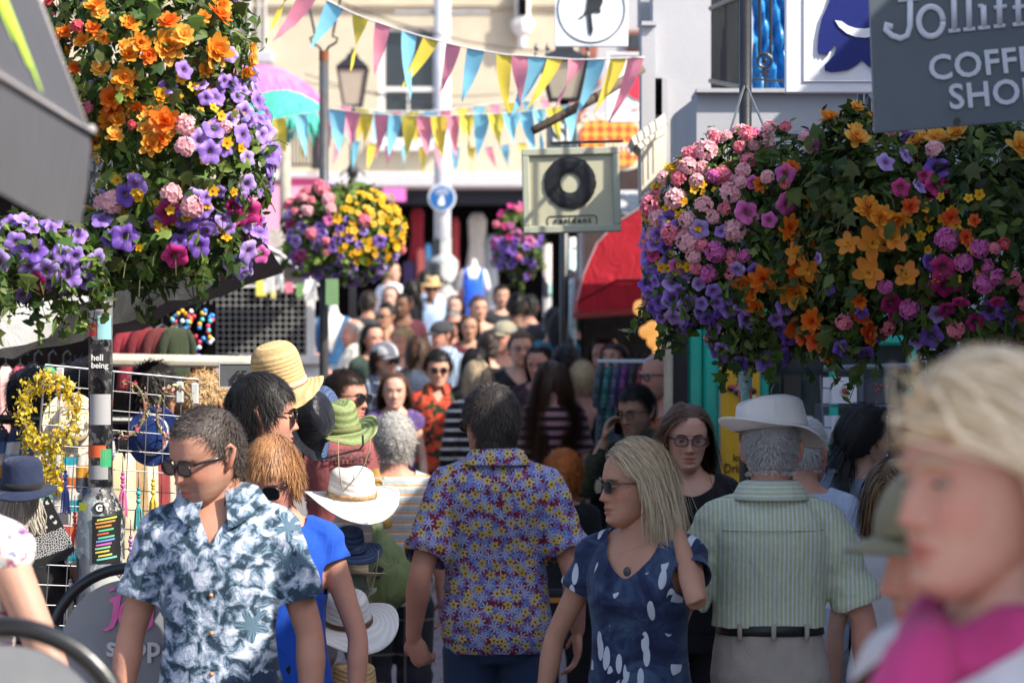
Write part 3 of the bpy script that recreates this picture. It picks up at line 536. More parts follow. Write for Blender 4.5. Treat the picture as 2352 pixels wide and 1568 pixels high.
# --- behind the focus
tat, k13, i13 = person(1340, 832, 17.3, 'woman with blonde updo and tattooed back in black strappy top', fy=172, yaw=180, fem=1, skin='red', vox=.012, hr_=dict(style='tied', L=.10, K=6, n=2250, wid=0.0017, lift=.1, grav=.02, pull=(0, .125, -.01), col=(.50, .36, .20), seed=15, thick=.016, nape=-.07), tops=tee(BLKC(), kind='tank', tank=1.30, sleeve=0, neck=(.12, .16, .1)), legs=dict(mat=BLKC()), eyes=False)
longb, k14, i14 = person(1268, 826, 16.8, 'woman with waist-long auburn hair in pink and black striped top', fy=186, fem=1, skin='red', vox=.013, hr_=hs_(LONG, col=(.055, .026, .013), seed=16, L=.50, n=3000), tops=tee(FB('tee_pink_stripes'), sleeve=.8), legs=dict(mat=BLKC()), eyes=False)
blackt, k15, i15 = person(1196, 760, 20, 'woman with tied-back hair and glasses in black v-neck t-shirt facing the camera', fy=8, yaw=0, hp=-2, fem=.6, w=1.06, skin='fair', vox=.011, jowl=.22, hr_=dict(style='back', L=.07, K=5, n=1950, wid=0.0015, lift=.15, grav=.1, col=(.12, .08, .05), seed=17, hl=.075, thick=.012), glass=dict(dark=False, w=.022, h=.013, frame=.0012), tops=tee(BLKC(), sleeve=.8, neck=(.11, 0, .10), grow=.015, vee=.9, loose=.03), legs=dict(mat=BLKC()))
bobg, k16, i16 = person(1096, 828, 18, 'woman with ash-blonde bob and striped top seen from behind', fy=196, fem=1, skin='red', vox=.013, hr_=hs_(BOB, col=(.33, .25, .15), seed=18, L=.17, n=1350, wid=0.0020, tips=(.5, .42, .30)), tops=tee(FB('tee_black_stripes'), sleeve=1.6), legs=dict(mat=BLKC()), eyes=False)
hood, k17, i17 = person(1092, 798, 19, 'person with sleek black hair in black top seen from behind', fy=170, w=1.00, skin='tan', vox=.013, hr_=hs_(BOB, col=BLK, seed=19, L=.18, n=750, wid=0.0028), tops=tee(BLKC(), sleeve=1.6), legs=dict(mat=BLKC()), eyes=False)
shade, k18, i18 = person(1006, 808, 19, 'woman with cropped black curls and round sunglasses in red hibiscus shirt', fy=6, yaw=4, fem=.8, skin='fair', vox=.010, res=(72, 60), hr_=hs_(CURL, col=BLK, seed=20, L=.05, n=1650, wid=0.0017, hl=.066, thick=.028, nape=-.02), glass=dict(w=.021, h=.019, frame=.002), tops=dict(mat=FB('shirt_hibiscus'), sleeve=.8, loose=.03, neck=(.10, 0, .06), vee=1, collar=True), legs=dict(mat=BLKC()))
girl, k19, i19 = person(906, 854, 17.8, 'girl with long brown hair in purple dress facing the camera', fy=4, hp=2, fem=1, w=.92, skin='pale', vox=.010, res=(72, 60), jowl=.1, hr_=hs_(LONG, col=(.09, .045, .026), seed=21, L=.36, n=1650, part=.0, tips=(.20, .11, .06)), tops=dict(name='dress', mat=FB('dress_purple_dots'), hem=.55, sleeve=.18, neck=(.05, .0, .09)))
capman, k20, i20 = person(882, 792, 19.8, 'man in pale grey baseball cap and dark plaid shirt with long dark hair', fy=42, yaw=15, skin='fair', vox=.011, htop=0, hr_=hs_(BOB, col=DBR, seed=22, L=.17, n=900, wid=0.0022), glass=DK, tops=dict(mat=FB('shirt_plaid'), sleeve=1.7, grow=.015, neck=(.12, 0, .06), vee=1, collar=True), legs=dict(mat=JEANS()))
blond2, k21, i21 = person(926, 752, 23, 'older woman with short blonde hair in white and blue vest top', fy=-35, yaw=10, fem=1, w=0.99, skin='red', vox=.014, hr_=hs_(SHORT, col=BLO, seed=23, L=.06, n=900, wid=0.0028, thick=.02), tops=tee(FB('top_white_blue'), kind='tank', tank=1.39, sleeve=0, neck=(.1, .05, .1)), legs=dict(mat=JEANS()))
cream, k22, i22 = person(812, 732, 24, 'balding man in cream shirt raising his hand beside the denim waistcoat', fy=-80, yaw=-75, w=1.00, belly=.03, skin='red', vox=.013, hr_=hs_(CROP, col=(.40, .38, .36), seed=24, bald=.07, n=750, wid=0.0022), tops=tee(T('cream_shirt', (.68, .64, .52)), sleeve=.75, grow=.018, loose=.04, collar=True), legs=dict(mat=KHAKI()), arms=(None, dict(E=(.24, -.14, 1.12), W=(.17, -.30, 1.30), hd=(-.1, -.3, 1), hn=(-1, 0, 0), ht=(0, -1, .2), curl=.4)), eyes=False)
dcap, k23, i23 = person(1016, 742, 23.3, 'man in charcoal cap and pale blue shirt turning aside', fy=-55, yaw=160, w=0.97, skin='red', vox=.013, htop=0, hr_=hs_(CROP, col=DBR, seed=25, n=750, wid=0.0022), tops=tee(FB('stripe_blue'), sleeve=.75, grow=.016, loose=.03, collar=True), legs=dict(mat=JEANS()), eyes=False)
redg, k24, i24 = person(1042, 712, 26, 'grey-haired man with red-tinted sunglasses in black t-shirt', fy=5, w=0.99, skin='red', vox=.014, hr_=hs_(SHORT, col=GRY, seed=26, n=600, wid=0.0028), glass=dict(w=.027, h=.019, col=(.10, .01, .015)), tops=tee(BLKC(), sleeve=.8), legs=dict(mat=JEANS()))
greyw, k25, i25 = person(1099, 678, 27.5, 'young woman in pale grey strappy top with white trousers', fy=18, yaw=10, fem=1, skin='fair', vox=.014, hr_=dict(style='back', L=.07, K=5, n=600, wid=0.0028, lift=.15, grav=.1, col=BRN, seed=27, hl=.072), tops=tee(T('pale_grey_top', (.26, .30, .32)), kind='tank', tank=1.38, sleeve=0, neck=(.09, .05, .1)), legs=dict(mat=T('white_cotton', (.7, .7, .7))))
greenw, k26, i26 = person(888, 697, 27, 'woman with tied dark hair in emerald bandeau top', fy=-38, yaw=6, fem=1, skin='olive', vox=.014, hr_=dict(style='tied', L=.10, K=5, n=750, wid=0.0028, lift=.1, grav=.02, pull=(0, .12, .0), col=BLK, seed=28, thick=.014), glass=DK, tops=tee(T('emerald', (.02, .22, .18)), kind='tank', tank=1.36, sleeve=0, neck=(.16, .16, .12)), legs=dict(mat=BLKC()))
marm, k27, i27 = person(926, 672, 28, 'dark-skinned man in wine-coloured t-shirt behind the woman in emerald', fy=-20, yaw=0, w=1.01, skin='brown', vox=.014, hr_=hs_(CROP, col=BLK, seed=29, n=600, wid=0.0028), tops=tee(T('wine_tee', (.07, .016, .025)), sleeve=.85), legs=dict(mat=BLKC()))
blues, k28, i28 = person(992, 640, 32, 'man in straw trilby, sunglasses and pale blue shirt with cuffs rolled', fy=6, yaw=-8, w=1.01, skin='tan', vox=.014, htop=0, hr_=hs_(CROP, col=DBR, seed=30, n=450, wid=0.0028), glass=DK, tops=tee(T('sky_shirt', (.38, .50, .68)), sleeve=1.2, grow=.020, loose=.04, collar=True), legs=dict(mat=JEANS()))
bl2, k29, i29 = person(972, 618, 34, 'man in light blue shirt beyond the straw trilby', fy=165, w=1.00, skin='tan', vox=.016, hr_=hs_(CROP, col=BLK, seed=31, n=450, wid=0.0028), tops=tee(T('sky_shirt2', (.44, .54, .72)), sleeve=.8, grow=.016), legs=dict(mat=JEANS()), eyes=False, dx=.02)
whb, k30, i30 = person(898, 596, 34, 'woman in loose white blouse walking right at the shop end', fy=70, yaw=120, fem=1, skin='fair', vox=.016, hr_=dict(style='back', L=.08, K=5, n=450, wid=0.0033, lift=.15, grav=.1, col=BRN, seed=32, hl=.072), tops=tee(T('white_blouse', (.72, .72, .74)), sleeve=1.6, grow=.035, loose=.05), legs=dict(mat=JEANS()), eyes=False)
f1, _, _ = person(902, 655, 31, 'woman with loose brown hair peering over the man in wine t-shirt', fy=-10, fem=1, skin='pale', vox=.016, hr_=hs_(LONG, col=BRN, seed=33, L=.25, n=450, wid=0.0039), tops=tee(T('grey_top', (.2, .2, .22)), sleeve=.7), legs=dict(mat=BLKC()), dx=-.02)
f2, _, _ = person(946, 640, 32, 'woman with long straight black hair seen from behind', fy=176, fem=1, skin='fair', vox=.016, hr_=hs_(LONG, col=BLK, seed=34, L=.42, n=450, wid=0.0039), tops=tee(BLKC(), sleeve=.7), legs=dict(mat=BLKC()), eyes=False)
f3, _, _ = person(1046, 678, 31, 'woman with dark fringe half hidden beside the blue shirted man', fy=-14, fem=1, skin='pale', vox=.016, hr_=hs_(BOB, col=DBR, seed=35, n=450, wid=0.0039), tops=tee(T('white_cotton', (.7, .7, .7)), sleeve=.7), legs=dict(mat=BLKC()))
drk, _, _ = person(1186, 668, 24, 'broad man in charcoal t-shirt walking away', fy=178, w=1.06, skin='brown', vox=.014, hr_=hs_(CROP, col=BLK, seed=36, n=600, wid=0.0028), tops=tee(T('charcoal_tee', (.03, .03, .034)), sleeve=.8, grow=.016), legs=dict(mat=BLKC()), eyes=False)
capw, k37, i37 = person(1160, 742, 22, 'woman in khaki peaked cap and grey patterned vest top', fy=-35, yaw=-10, fem=1, skin='red', vox=.014, htop=0, hr_=hs_(BOB, col=GRY, seed=37, L=.12, n=600, wid=0.0028), tops=tee(T('grey_vest', (.22, .24, .26)), kind='tank', tank=1.40, sleeve=0, neck=(.09, .05, .1)), legs=dict(mat=KHAKI()))
smil, _, _ = person(1238, 790, 19, 'dark-haired woman looking down behind the black v-neck', fy=-20, hp=10, fem=1, skin='red', vox=.014, hr_=hs_(BOB, col=BLK, seed=38, n=600, wid=0.0033), tops=tee(T('dark_plum', (.05, .02, .03)), sleeve=.8), legs=dict(mat=BLKC()))
teal, k39, i39 = person(1272, 705, 23, 'person in teal t-shirt and black rucksack seen from behind', fy=172, w=1.00, skin='tan', vox=.014, hr_=hs_(SHORT, col=BLK, seed=39, n=600, wid=0.0028), tops=tee(T('teal_tee', (.02, .13, .19)), sleeve=.85, grow=.020), legs=dict(mat=JEANS()), eyes=False)
arm_, _, _ = person(1388, 776, 19.5, 'woman with long black hair reaching up in the shop doorway', fy=-24, fem=1, skin='fair', vox=.014, hr_=hs_(LONG, col=BLK, seed=40, n=600, wid=0.0033, L=.3), tops=tee(BLKC(), sleeve=.8), legs=dict(mat=BLKC()), arms=(None, dict(E=(.23, -.12, 1.36), W=(.16, -.12, 1.62), hd=(0, 0, 1), hn=(-1, 0, 0), ht=(0, -1, 0), curl=.5)))
bald, k41, i41 = person(1520, 800, 14, 'bald man in black glasses and orange top half behind the pillar', fy=-60, yaw=-40, w=0.99, skin='red', vox=.012, hr_=hs_(CROP, col=WHT, seed=41, bald=.085, n=450, wid=0.0022), glass=dict(dark=False, w=.024, h=.017, frame=.0026), tops=tee(T('orange_top', (.40, .09, .03)), sleeve=.85), legs=dict(mat=BLKC()))
back, k43, i43 = person(1985, 930, 10.8, 'woman with dark ponytail in grey-blue t-shirt carrying a backpack', fy=125, yaw=150, fem=1, skin='fair', vox=.012, hr_=dict(style='tied', L=.22, K=8, n=1950, wid=0.0017, lift=.05, grav=.15, pull=(0, .16, -.06), col=BLK, seed=43, thick=.015), tops=tee(T('slate_tee', (.20, .25, .31)), sleeve=.8), legs=dict(mat=JEANS()), eyes=False)
wht, k44, i44 = person(2058, 1052, 9, 'woman with wavy light brown hair in white t-shirt behind the blurred face', fy=150, yaw=165, fem=1, w=0.97, skin='fair', vox=.012, hr_=hs_(LONG, col=(.20, .12, .06), seed=44, L=.26, n=3000, curl=.12), tops=tee(T('white_tee', (.66, .62, .62)), sleeve=.75, grow=.018, loose=.03, hem=.82), legs=dict(mat=JEANS()), eyes=False)
left, k45, i45 = person(-104, 872, 5.9, 'bare-armed woman in white flower print dress at the left edge', fy=120, yaw=160, fem=1, w=0.95, skin=(.46, .26, .19), vox=.009, hr_=hs_(BOB, col=(.32, .19, .09), seed=45, L=.16, n=1350), tops=dict(name='dress', mat=FB('dress_white_flowers'), kind='tank', hem=.55, sleeve=0, neck=(.04, .03, .1)), eyes=False, arms=(dict(E=(-.30, .02, 1.12), W=(-.25, -.16, .93)), dict(E=(.27, .0, 1.12), W=(.16, -.20, 1.0))), dx=-.02)
for px, top, d, lab, c, sk in ((70, 838, 11.2, 'dark-haired shopper in shade under the black canopy at far left', BLK, 'brown'), (190, 822, 11.8, 'shopper with black hair hidden behind the stickered post', BLK, 'brown'), (352, 826, 11.4, 'dark-haired man in shade behind the wire panel', BLK, 'tan'), (468, 850, 10.8, 'shopper with fair curls beyond the wire panel', (.42, .27, .13), 'red')):
    person(px, top, d, lab, fy=150, skin=sk, vox=.014, H=CH - (top - HY) / F * d - G(d) - .015, hr_=hs_(CURL if c != BLK else SHORT, col=c, seed=px, n=1050, wid=0.0022, L=.05), tops=tee(T('maroon_tee', (.26, .075, .075)) if c != BLK else BLKC(), sleeve=.8), legs=dict(mat=BLKC()), eyes=False)
# --- out of focus, close to the lens
fore, k46, i46 = person(2290, 812, 2.95, 'blonde woman with pink scarf and white top out of focus close by', fy=-64, yaw=-62, hp=-2, fem=1, w=0.94, skin=(.60, .33, .25), vox=.009, res=(96, 80), hr_=dict(style='back', L=.26, K=9, n=10000, wid=.0016, lift=.13, grav=.75, hl=.040, sb=.03, thick=.018, cheek=-.022, col=(.72, .56, .35), tips=(.80, .70, .53), seed=46, var=.28, capk=.95, rn=.13), tops=tee(T('white_knit', (.62, .60, .64)), sleeve=1.5, grow=.015, neck=(.06, 0, .09)), legs=dict(mat=JEANS()))
capp, k47, i47 = person(2190, 1085, 3.9, 'person in olive peaked cap hidden behind the blurred blonde woman', fy=-80, yaw=-70, hp=6, skin='red', vox=.012, htop=0, hr_=hs_(CROP, col=BRN, seed=47, n=750, wid=0.0017), tops=tee(T('navy_tee', (.02, .03, .07)), sleeve=.8), legs=dict(mat=JEANS()), eyes=False)

for i, (px, top, d, fy, c, nm, hc, st) in enumerate(((1216, 676, 27, 176, (.02, .03, .07), 'man in navy jumper walking away beside the charcoal t-shirt', BLK, 'm'), (1336, 708, 25, 170, (.012, .012, .014), 'person in black hoodie seen from behind by the sticker post', BLK, 'm'), (1152, 652, 30, 10, (.03, .03, .035), 'man in dark jacket far up the lane', DBR, 'm'),
    (1078, 722, 25.5, 4, (.10, .02, .03), 'woman in burgundy top between the grey top and the red-tinted sunglasses', BRN, 'f'), (856, 742, 22.5, 30, (.03, .05, .04), 'woman in dark green jacket behind the grey baseball cap', BLK, 'f'), (846, 668, 29, 165, (.05, .05, .055), 'man in slate jacket under the daisy basket seen from behind', DBR, 'm'), (1122, 760, 21, 172, (.015, .015, .02), 'man in black shirt left of the khaki peaked cap seen from behind', DBR, 'm'),
    (962, 770, 21.5, 178, (.06, .08, .12), 'woman in steel blue cardigan behind the hibiscus shirt', BRN, 'f'), (1300, 786, 18.2, 175, (.02, .02, .024), 'man with shaved head in black polo behind the blonde updo', BLK, 'm'), (1412, 786, 18.0, -30, (.03, .025, .04), 'woman browsing the chrome rail in a dark cardigan', BLK, 'f'))):
    person(px, top, d, nm, fy=fy, skin=('red', 'tan', 'fair', 'olive')[i % 4], fem=float(st == 'f'), vox=.015, hr_=hs_(BOB if st == 'f' else SHORT, col=hc, seed=60 + i, n=500, wid=.004), tops=tee(T('extra%d' % i, c), sleeve=1.6 if i % 2 else .8), legs=dict(mat=BLKC()), eyes=fy < 90)
# ---------------------------------------------------------------- road and buildings
def slab(mb, x0, y0, x1, y1, d, th=.05, mi=0, col=None, bev=0.0):
    """board facing the street end, its front face covering this rectangle of the picture at depth d"""
    a, b = P(x0, y0, d), P(x1, y1, d); return mb.box(((a.x + b.x) / 2, d + th / 2, (a.z + b.z) / 2), (abs(b.x - a.x), th, abs(a.z - b.z)), mi, None, col, bev)
def loc0(o, root): o.parent = root; o.location = -root.location; return o
def thing(name, px, py, d, label, cat, group=None):
    return empty(name, P(px, py, d), label, cat, group)
def put(root, name, mb, mats, smooth=False, kind=None):
    o = mb.build(name, mats, root, smooth); o.location = -Vector(root.location) if root.parent is None else Vector((0, 0, 0))
    if kind: o['kind'] = kind
    return o
def sub(parent, name, mb, mats, smooth=False):
    return mb.build(name, mats, parent, smooth)
def road_mat():
    m, nt, b = nodes('brick_paving'); q = N(nt); v = q.coord('Object', (1, 1, 1), (0, 0, .1)); br = q.n('TexBrick'); q.put(br.inputs['Vector'], v); br.inputs['Scale'].default_value = 1
    br.inputs['Brick Width'].default_value = .21; br.inputs['Row Height'].default_value = .105; br.inputs['Mortar Size'].default_value = .006
    br.inputs['Color1'].default_value = (.30, .22, .21, 1); br.inputs['Color2'].default_value = (.36, .28, .27, 1); br.inputs['Mortar'].default_value = (.10, .08, .08, 1)
    n = q.noise(v, 1.2, 5, .7)[0]; q.put(b.inputs['Base Color'], q.mix(q.ramp(n, [(.4, (0, 0, 0)), (.75, (.6, .6, .6))]), br.outputs[0], (.20, .17, .17))); setp(b, .8); q.put(b.inputs['Normal'], q.bump(br.outputs['Fac'], -.4, .01)); return m
b = MB(); ys = np.concatenate([np.linspace(-6, 60, 67), [90, 160, 400]]); xs = np.array([-120, -20, -8, -4, -2, 0, 2, 4, 8, 20, 120.]); gz = [G(y) - .004 for y in np.minimum(ys, 70)]
b.add([(x, y, z) for y, z in zip(ys, gz) for x in xs], [(i * 11 + j, i * 11 + j + 1, i * 11 + j + 12, i * 11 + j + 11) for i in range(len(ys) - 1) for j in range(10)]); tag(b.build('road', road_mat(), None, True), kind='structure')
def wallm(name, col, **kw): return mat(name, col, .85, kw.pop('var', .06), kw.pop('scale', 2.5), .25, 60, dirt=kw.pop('dirt', .3), dirtcol=tuple(c * .6 for c in col), **kw)
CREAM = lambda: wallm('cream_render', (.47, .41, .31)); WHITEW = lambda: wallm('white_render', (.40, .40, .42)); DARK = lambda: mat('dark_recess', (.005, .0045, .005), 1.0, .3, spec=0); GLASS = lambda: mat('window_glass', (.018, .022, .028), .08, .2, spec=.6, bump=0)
WPAINT = lambda: mat('white_paint', (.62, .61, .60), .5, .05); IRON = lambda: mat('black_iron', (.012, .013, .015), .4, .2, spec=.5, dirt=.3, dirtcol=(.06, .05, .045))
def upx(d): return d / F                                            # metres per picture pixel at depth d
# cream building that closes the street
d = 52; R0 = thing('cream_building', 1000, 700, d, 'cream rendered building closing the far end of the lane', 'building')
w = MB()
X = lambda p: P(p, 0, d).x; Zz = lambda p: P(0, p, d).z
def cwall(x0, y0, x1, y1): a, b_ = P(x0, y0, d), P(x1, y1, d); w.box(((a.x + b_.x) / 2, d + .15, (a.z + b_.z) / 2), (b_.x - a.x, .3, a.z - b_.z))
cwall(60, -420, 870, 432); cwall(1010, -420, 1620, 432); cwall(870, -420, 1010, 62); cwall(870, 328, 1010, 432); cwall(60, 432, 640, 960); cwall(1440, 432, 1620, 960)
put(R0, 'wall', w, CREAM())
m = MB(); a = P(60, 0, d); m.box((X(840), d - .05, Zz(12)), (X(1620) - X(60), .10, .05)); m.box((X(840), d - .04, Zz(19)), (X(1620) - X(60), .08, .03)); put(R0, 'string_course', m, CREAM())
f = MB()
for r in ((870, 62, 884, 328), (996, 62, 1010, 328), (884, 62, 996, 72), (884, 200, 996, 210), (884, 256, 996, 260), (884, 318, 996, 328), (936, 210, 940, 318)): slab(f, *r, d + .10, .12)
wf = put(R0, 'window', f, WPAINT()); g = MB(); slab(g, 884, 72, 996, 318, d + .19, .02); sub(wf, 'pane', g, GLASS())
s = MB(); slab(s, 850, 318, 1012, 346, d - .22, .3, bev=.02); sub(wf, 'sill', s, WPAINT())
m = MB(); slab(m, 640, 396, 1445, 430, d - .9, .95, bev=.03); put(R0, 'canopy', m, mat('lead_canopy', (.45, .44, .46), .6, .08))
m = MB(); slab(m, 640, 431, 1445, 470, d - .3, .3); put(R0, 'fascia', m, mat('navy_fascia', (.012, .016, .03), .5, .2))
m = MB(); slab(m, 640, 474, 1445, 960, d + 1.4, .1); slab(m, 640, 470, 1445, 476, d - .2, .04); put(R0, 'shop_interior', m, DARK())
m = MB()
for k, (r, c) in enumerate((((570, 0, 578, 120)), (592, 0, 598, 125), (606, 0, 612, 125))) if False else enumerate([((570, -60, 578, 120), 0), ((592, -60, 598, 122), 0), ((606, -60, 612, 122), 0)]): slab(m, *r, d - .12, .1)
put(R0, 'drainpipe', m, mat('pipe_grey', (.52, .50, .47), .5, .1)); m = MB(); slab(m, 552, 116, 628, 146, d - .35, .3, bev=.03); put(R0, 'duct_box', m, mat('duct_grey', (.38, .38, .42), .5, .1))
m = MB(); c = P(1200, 60, d - .2); m.lathe([(.05, -.42), (.08, -.38), (.09, -.2), (.17, -.12), (.22, .0), (.22, .10), (.14, .13), (.14, .75), (0, .75)], 8, c); hp_ = put(R0, 'rain_hopper', m, WPAINT())
m = MB(); slab(m, 1190, -5, 1210, 36, d - .37, .03); put(R0, 'vent', m, DARK())
m = MB(); c = P(512, 88, d - .4); m.ell((c.x, c.y, c.z), (.36, .4, .15), 20, 9); m.box((c.x, c.y, c.z - .10), (.66, .7, .08)); put(R0, 'bay_roof', m, mat('lead_dark', (.10, .10, .12), .6, .2), True); m = MB(); slab(m, 470, 104, 540, 300, d - .55, .5); put(R0, 'bay_window', m, mat('bay_grey', (.45, .45, .44), .5, .1))
m = MB()
for i in range(16): p_ = P(628 + 8 * i, 0, d - .85); m.box((p_.x, p_.y, Zz(348) + .0), (.025, .025, .6))
m.box((X(688), d - .85, Zz(306)), (.9, .04, .04)); m.box((X(688), d - .85, Zz(388)), (.9, .04, .04)); slab(m, 715, 300, 738, 388, d - .95, .2); put(R0, 'balcony_railing', m, IRON())
m = MB(); slab(m, 560, 396, 640, 412, d - .9, .95); put(R0, 'ledge', m, WPAINT()); m = MB(); slab(m, 560, 425, 760, 600, d - .95, .04); put(R0, 'pink_shopfront', m, mat('pink_paint', (.70, .28, .40), .5, .06)); m = MB(); slab(m, 640, 408, 745, 424, d - .97, .05); put(R0, 'shop_cornice', m, mat('plum_paint', (.25, .02, .09))); m = MB(); slab(m, 880, 432, 932, 462, d - .97, .05); put(R0, 'shop_sign', m, mat('magenta_sign', (.66, .15, .45)))
# hanging clothes at the far shop
def garment(px, y0, y1, d, wpx, mt, label, cat='garment', group=None, sleeves=True, flare=1.25, rz=0, name='hanging_garment', thick=.10):
    """a garment on its hanger: shoulders, sleeves, soft folds down to the hem"""
    h = (y1 - y0) * upx(d); ww = wpx * upx(d) / 2; th = min(thick, ww * .6); b_ = MB(); rows = []; n = 28; t = np.linspace(0, 2 * PI, n, endpoint=False); g = np.random.default_rng(int(px * 7 + y0)); ph = g.uniform(0, 6); kf = g.integers(4, 7)
    for u in np.linspace(0, 1, 14):
        wv = ww * (np.interp(u, [0, .015, .06, .4, 1], [.55, .88, .97, .84, flare * .92])); tv = th * np.interp(u, [0, .1, 1], [.35, .6, 1]); fo = 1 + .22 * u * np.sin(kf * t + ph) + .1 * u * np.sin(9 * t)
        rows.append(np.stack([wv * np.sin(t) * (1 + .04 * np.sin(kf * t)), -tv * np.cos(t) * fo, np.full(n, -u * h) + .012 * h * np.sin(3 * t + ph) * u], 1))
    b_.loft(np.array(rows))
    if sleeves:
        for s_ in (-1, 1): b_.limb([(s_ * ww * .7, 0, -.07 * h), (s_ * ww * 1.15, 0, -.25 * h), (s_ * ww * 1.22, .01, -.48 * h)], [th * .5, th * .55, th * .5], 10)
    o = b_.build(name, mt, None, True); o.location = P(px, y0, d); o.rotation_euler = (0, 0, rz); tag(o, label, cat, group)
    hk = MB(); hk.tube([(-ww * .8, 0, -.05 * h), (0, 0, .012), (ww * .8, 0, -.05 * h)], .006, 6); hk.tube([(0, 0, .01), (0, 0, .05), (.02, 0, .07), (.035, 0, .05)], .0035, 6); hk.build('hanger', mat('hanger_black', (.02, .02, .02), .4), o); return o
for px, y0, y1, dd, wp, c, lab, fl in ((958, 478, 640, 44.5, 40, (.26, .02, .035), 'crimson dress hanging left of the big grey pole', 1.2), (1046, 500, 690, 44.2, 24, (.36, .05, .06), 'red scarf-like dress hanging right of the big grey pole', 1.3), (1096, 490, 680, 44, 56, (.45, .43, .40), 'long pale grey dress hung in the far shop doorway', 1.25), (940, 600, 720, 43, 40, (.05, .035, .10), 'dark violet dress hanging low in the far shop', 1.3), (966, 570, 720, 42.5, 22, (.60, .16, .14), 'coral striped dress hanging beside a sky blue one', 1.2), (984, 560, 700, 42.8, 18, (.10, .38, .70), 'sky blue dress hanging beside a coral one', 1.2), (1130, 540, 720, 43.5, 34, (.30, .33, .36), 'pale blue-grey dress at the right of the long grey dress', 1.2), (1075, 620, 760, 44.4, 30, (.02, .02, .025), 'black dress behind the blue mannequin', 1.2)):
    garment(px, y0, y1, 52.5 + (dd - 44) * .15, wp * .8, cloth('g%d' % px, c), lab, 'dress', 'clothes hung outside the far shop', False, fl + .45)
# tall houses far right, behind the hanging signs
d = 38; R0 = thing('terrace_house', 1450, 700, d, 'white terrace house with brick panels beyond the hanging signs', 'building'); m = MB(); slab(m, 1330, -260, 1700, 1000, d, .4); put(R0, 'wall', m, WHITEW())
m = MB()
for r in ((1335, 60, 1372, 130), (1440, 70, 1478, 118), (1335, 150, 1380, 195), (1300, 205, 1345, 290)): m = MB(); slab(m, *r, d - .06, .06); put(R0, 'brick_panel', m, mat('brick_red', (.28, .10, .07), .8, .25, 20))
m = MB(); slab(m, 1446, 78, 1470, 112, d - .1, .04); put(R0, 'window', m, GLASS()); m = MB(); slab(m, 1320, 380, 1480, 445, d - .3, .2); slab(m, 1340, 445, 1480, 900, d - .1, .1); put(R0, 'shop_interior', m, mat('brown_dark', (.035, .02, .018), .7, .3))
# dark row on the right, between the red awning and the end
R0 = thing('right_shop_row', 1400, 760, 26, 'dark shop interiors running back on the right of the lane', 'shop'); m = MB()
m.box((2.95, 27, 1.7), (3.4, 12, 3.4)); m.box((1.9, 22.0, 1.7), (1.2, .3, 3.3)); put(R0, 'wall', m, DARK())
# white building and parapet on the right
d = 14.0; R0 = thing('white_corner_building', 1570, 300, d, 'white rendered corner building with a moulded pilaster capital', 'building'); m = MB()
slab(m, 1500, -60, 1760, 410, d, .35); put(R0, 'wall', m, WHITEW())
m = MB(); slab(m, 1474, 58, 1505, 300, d - .05, .30); slab(m, 1474, 49, 1508, 58, d - .08, .34); slab(m, 1470, -60, 1500, 48, d + .4, .3); put(R0, 'pilaster', m, WHITEW()); m = MB(); slab(m, 1505, 180, 1521, 262, d - .03, .04); slab(m, 1521, 180, 1534, 282, d - .06, .1, 1); put(R0, 'slit_window', m, [DARK(), WHITEW()])
m = MB(); p0, p1, p2, p3 = P(1455, 320, d - .5), P(1532, 268, d - .1), P(1530, 430, d - .1), P(1474, 455, d - .5)
def quadbox(mb, a, b_, c_, e, dy, mi=0): v = [tuple(x) for x in (a, b_, c_, e)] + [(x[0], x[1] + dy, x[2]) for x in (a, b_, c_, e)]; mb.add(v, [(3, 2, 1, 0), (4, 5, 6, 7), (0, 1, 5, 4), (1, 2, 6, 5), (2, 3, 7, 6), (3, 0, 4, 7)], mi)
quadbox(m, P(1473, 335, d - .45), P(1530, 300, d - .2), P(1530, 428, d - .2), P(1474, 456, d - .45), .4)
quadbox(m, P(1450, 316, d - .52), P(1526, 260, d - .26), P(1531, 284, d - .26), P(1458, 334, d - .52), .44); quadbox(m, P(1460, 330, d - .48), P(1530, 282, d - .23), P(1531, 304, d - .23), P(1472, 342, d - .48), .42)
put(R0, 'capital', m, wallm('stone_cream', (.46, .43, .36))); m = MB(); slab(m, 1480, 455, 1512, 700, d - .1, .3); put(R0, 'shaft', m, mat('rose_paint', (.40, .14, .16), .6)); m = MB(); m.tube([P(1570, 250, d - .1), P(1555, 300, d - .1), P(1545, 360, d - .1), P(1555, 410, d - .1)], .008, 6); put(R0, 'cable', m, IRON())
d = 12.5; R0 = thing('teal_shop', 1850, 900, d, 'teal painted shop with dark window under a white parapet', 'shop'); TEAL = lambda: mat('teal_paint', (.03, .50, .37), .35, .08, 5, .1, coat=.2)
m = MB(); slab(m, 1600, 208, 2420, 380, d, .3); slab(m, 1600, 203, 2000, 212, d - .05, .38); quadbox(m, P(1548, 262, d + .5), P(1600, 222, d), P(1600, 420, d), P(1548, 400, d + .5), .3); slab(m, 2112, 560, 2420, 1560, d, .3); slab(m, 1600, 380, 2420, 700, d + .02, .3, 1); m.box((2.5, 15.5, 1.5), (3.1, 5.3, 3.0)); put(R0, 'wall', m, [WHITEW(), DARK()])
m = MB()
for r in ((1580, 690, 1612, 1560), (1616, 690, 1652, 1560), (1744, 690, 1766, 1560), (2090, 690, 2112, 1560), (1766, 690, 2090, 792), (1766, 1400, 2090, 1560)): slab(m, *r, d - .02, .16, bev=.012)
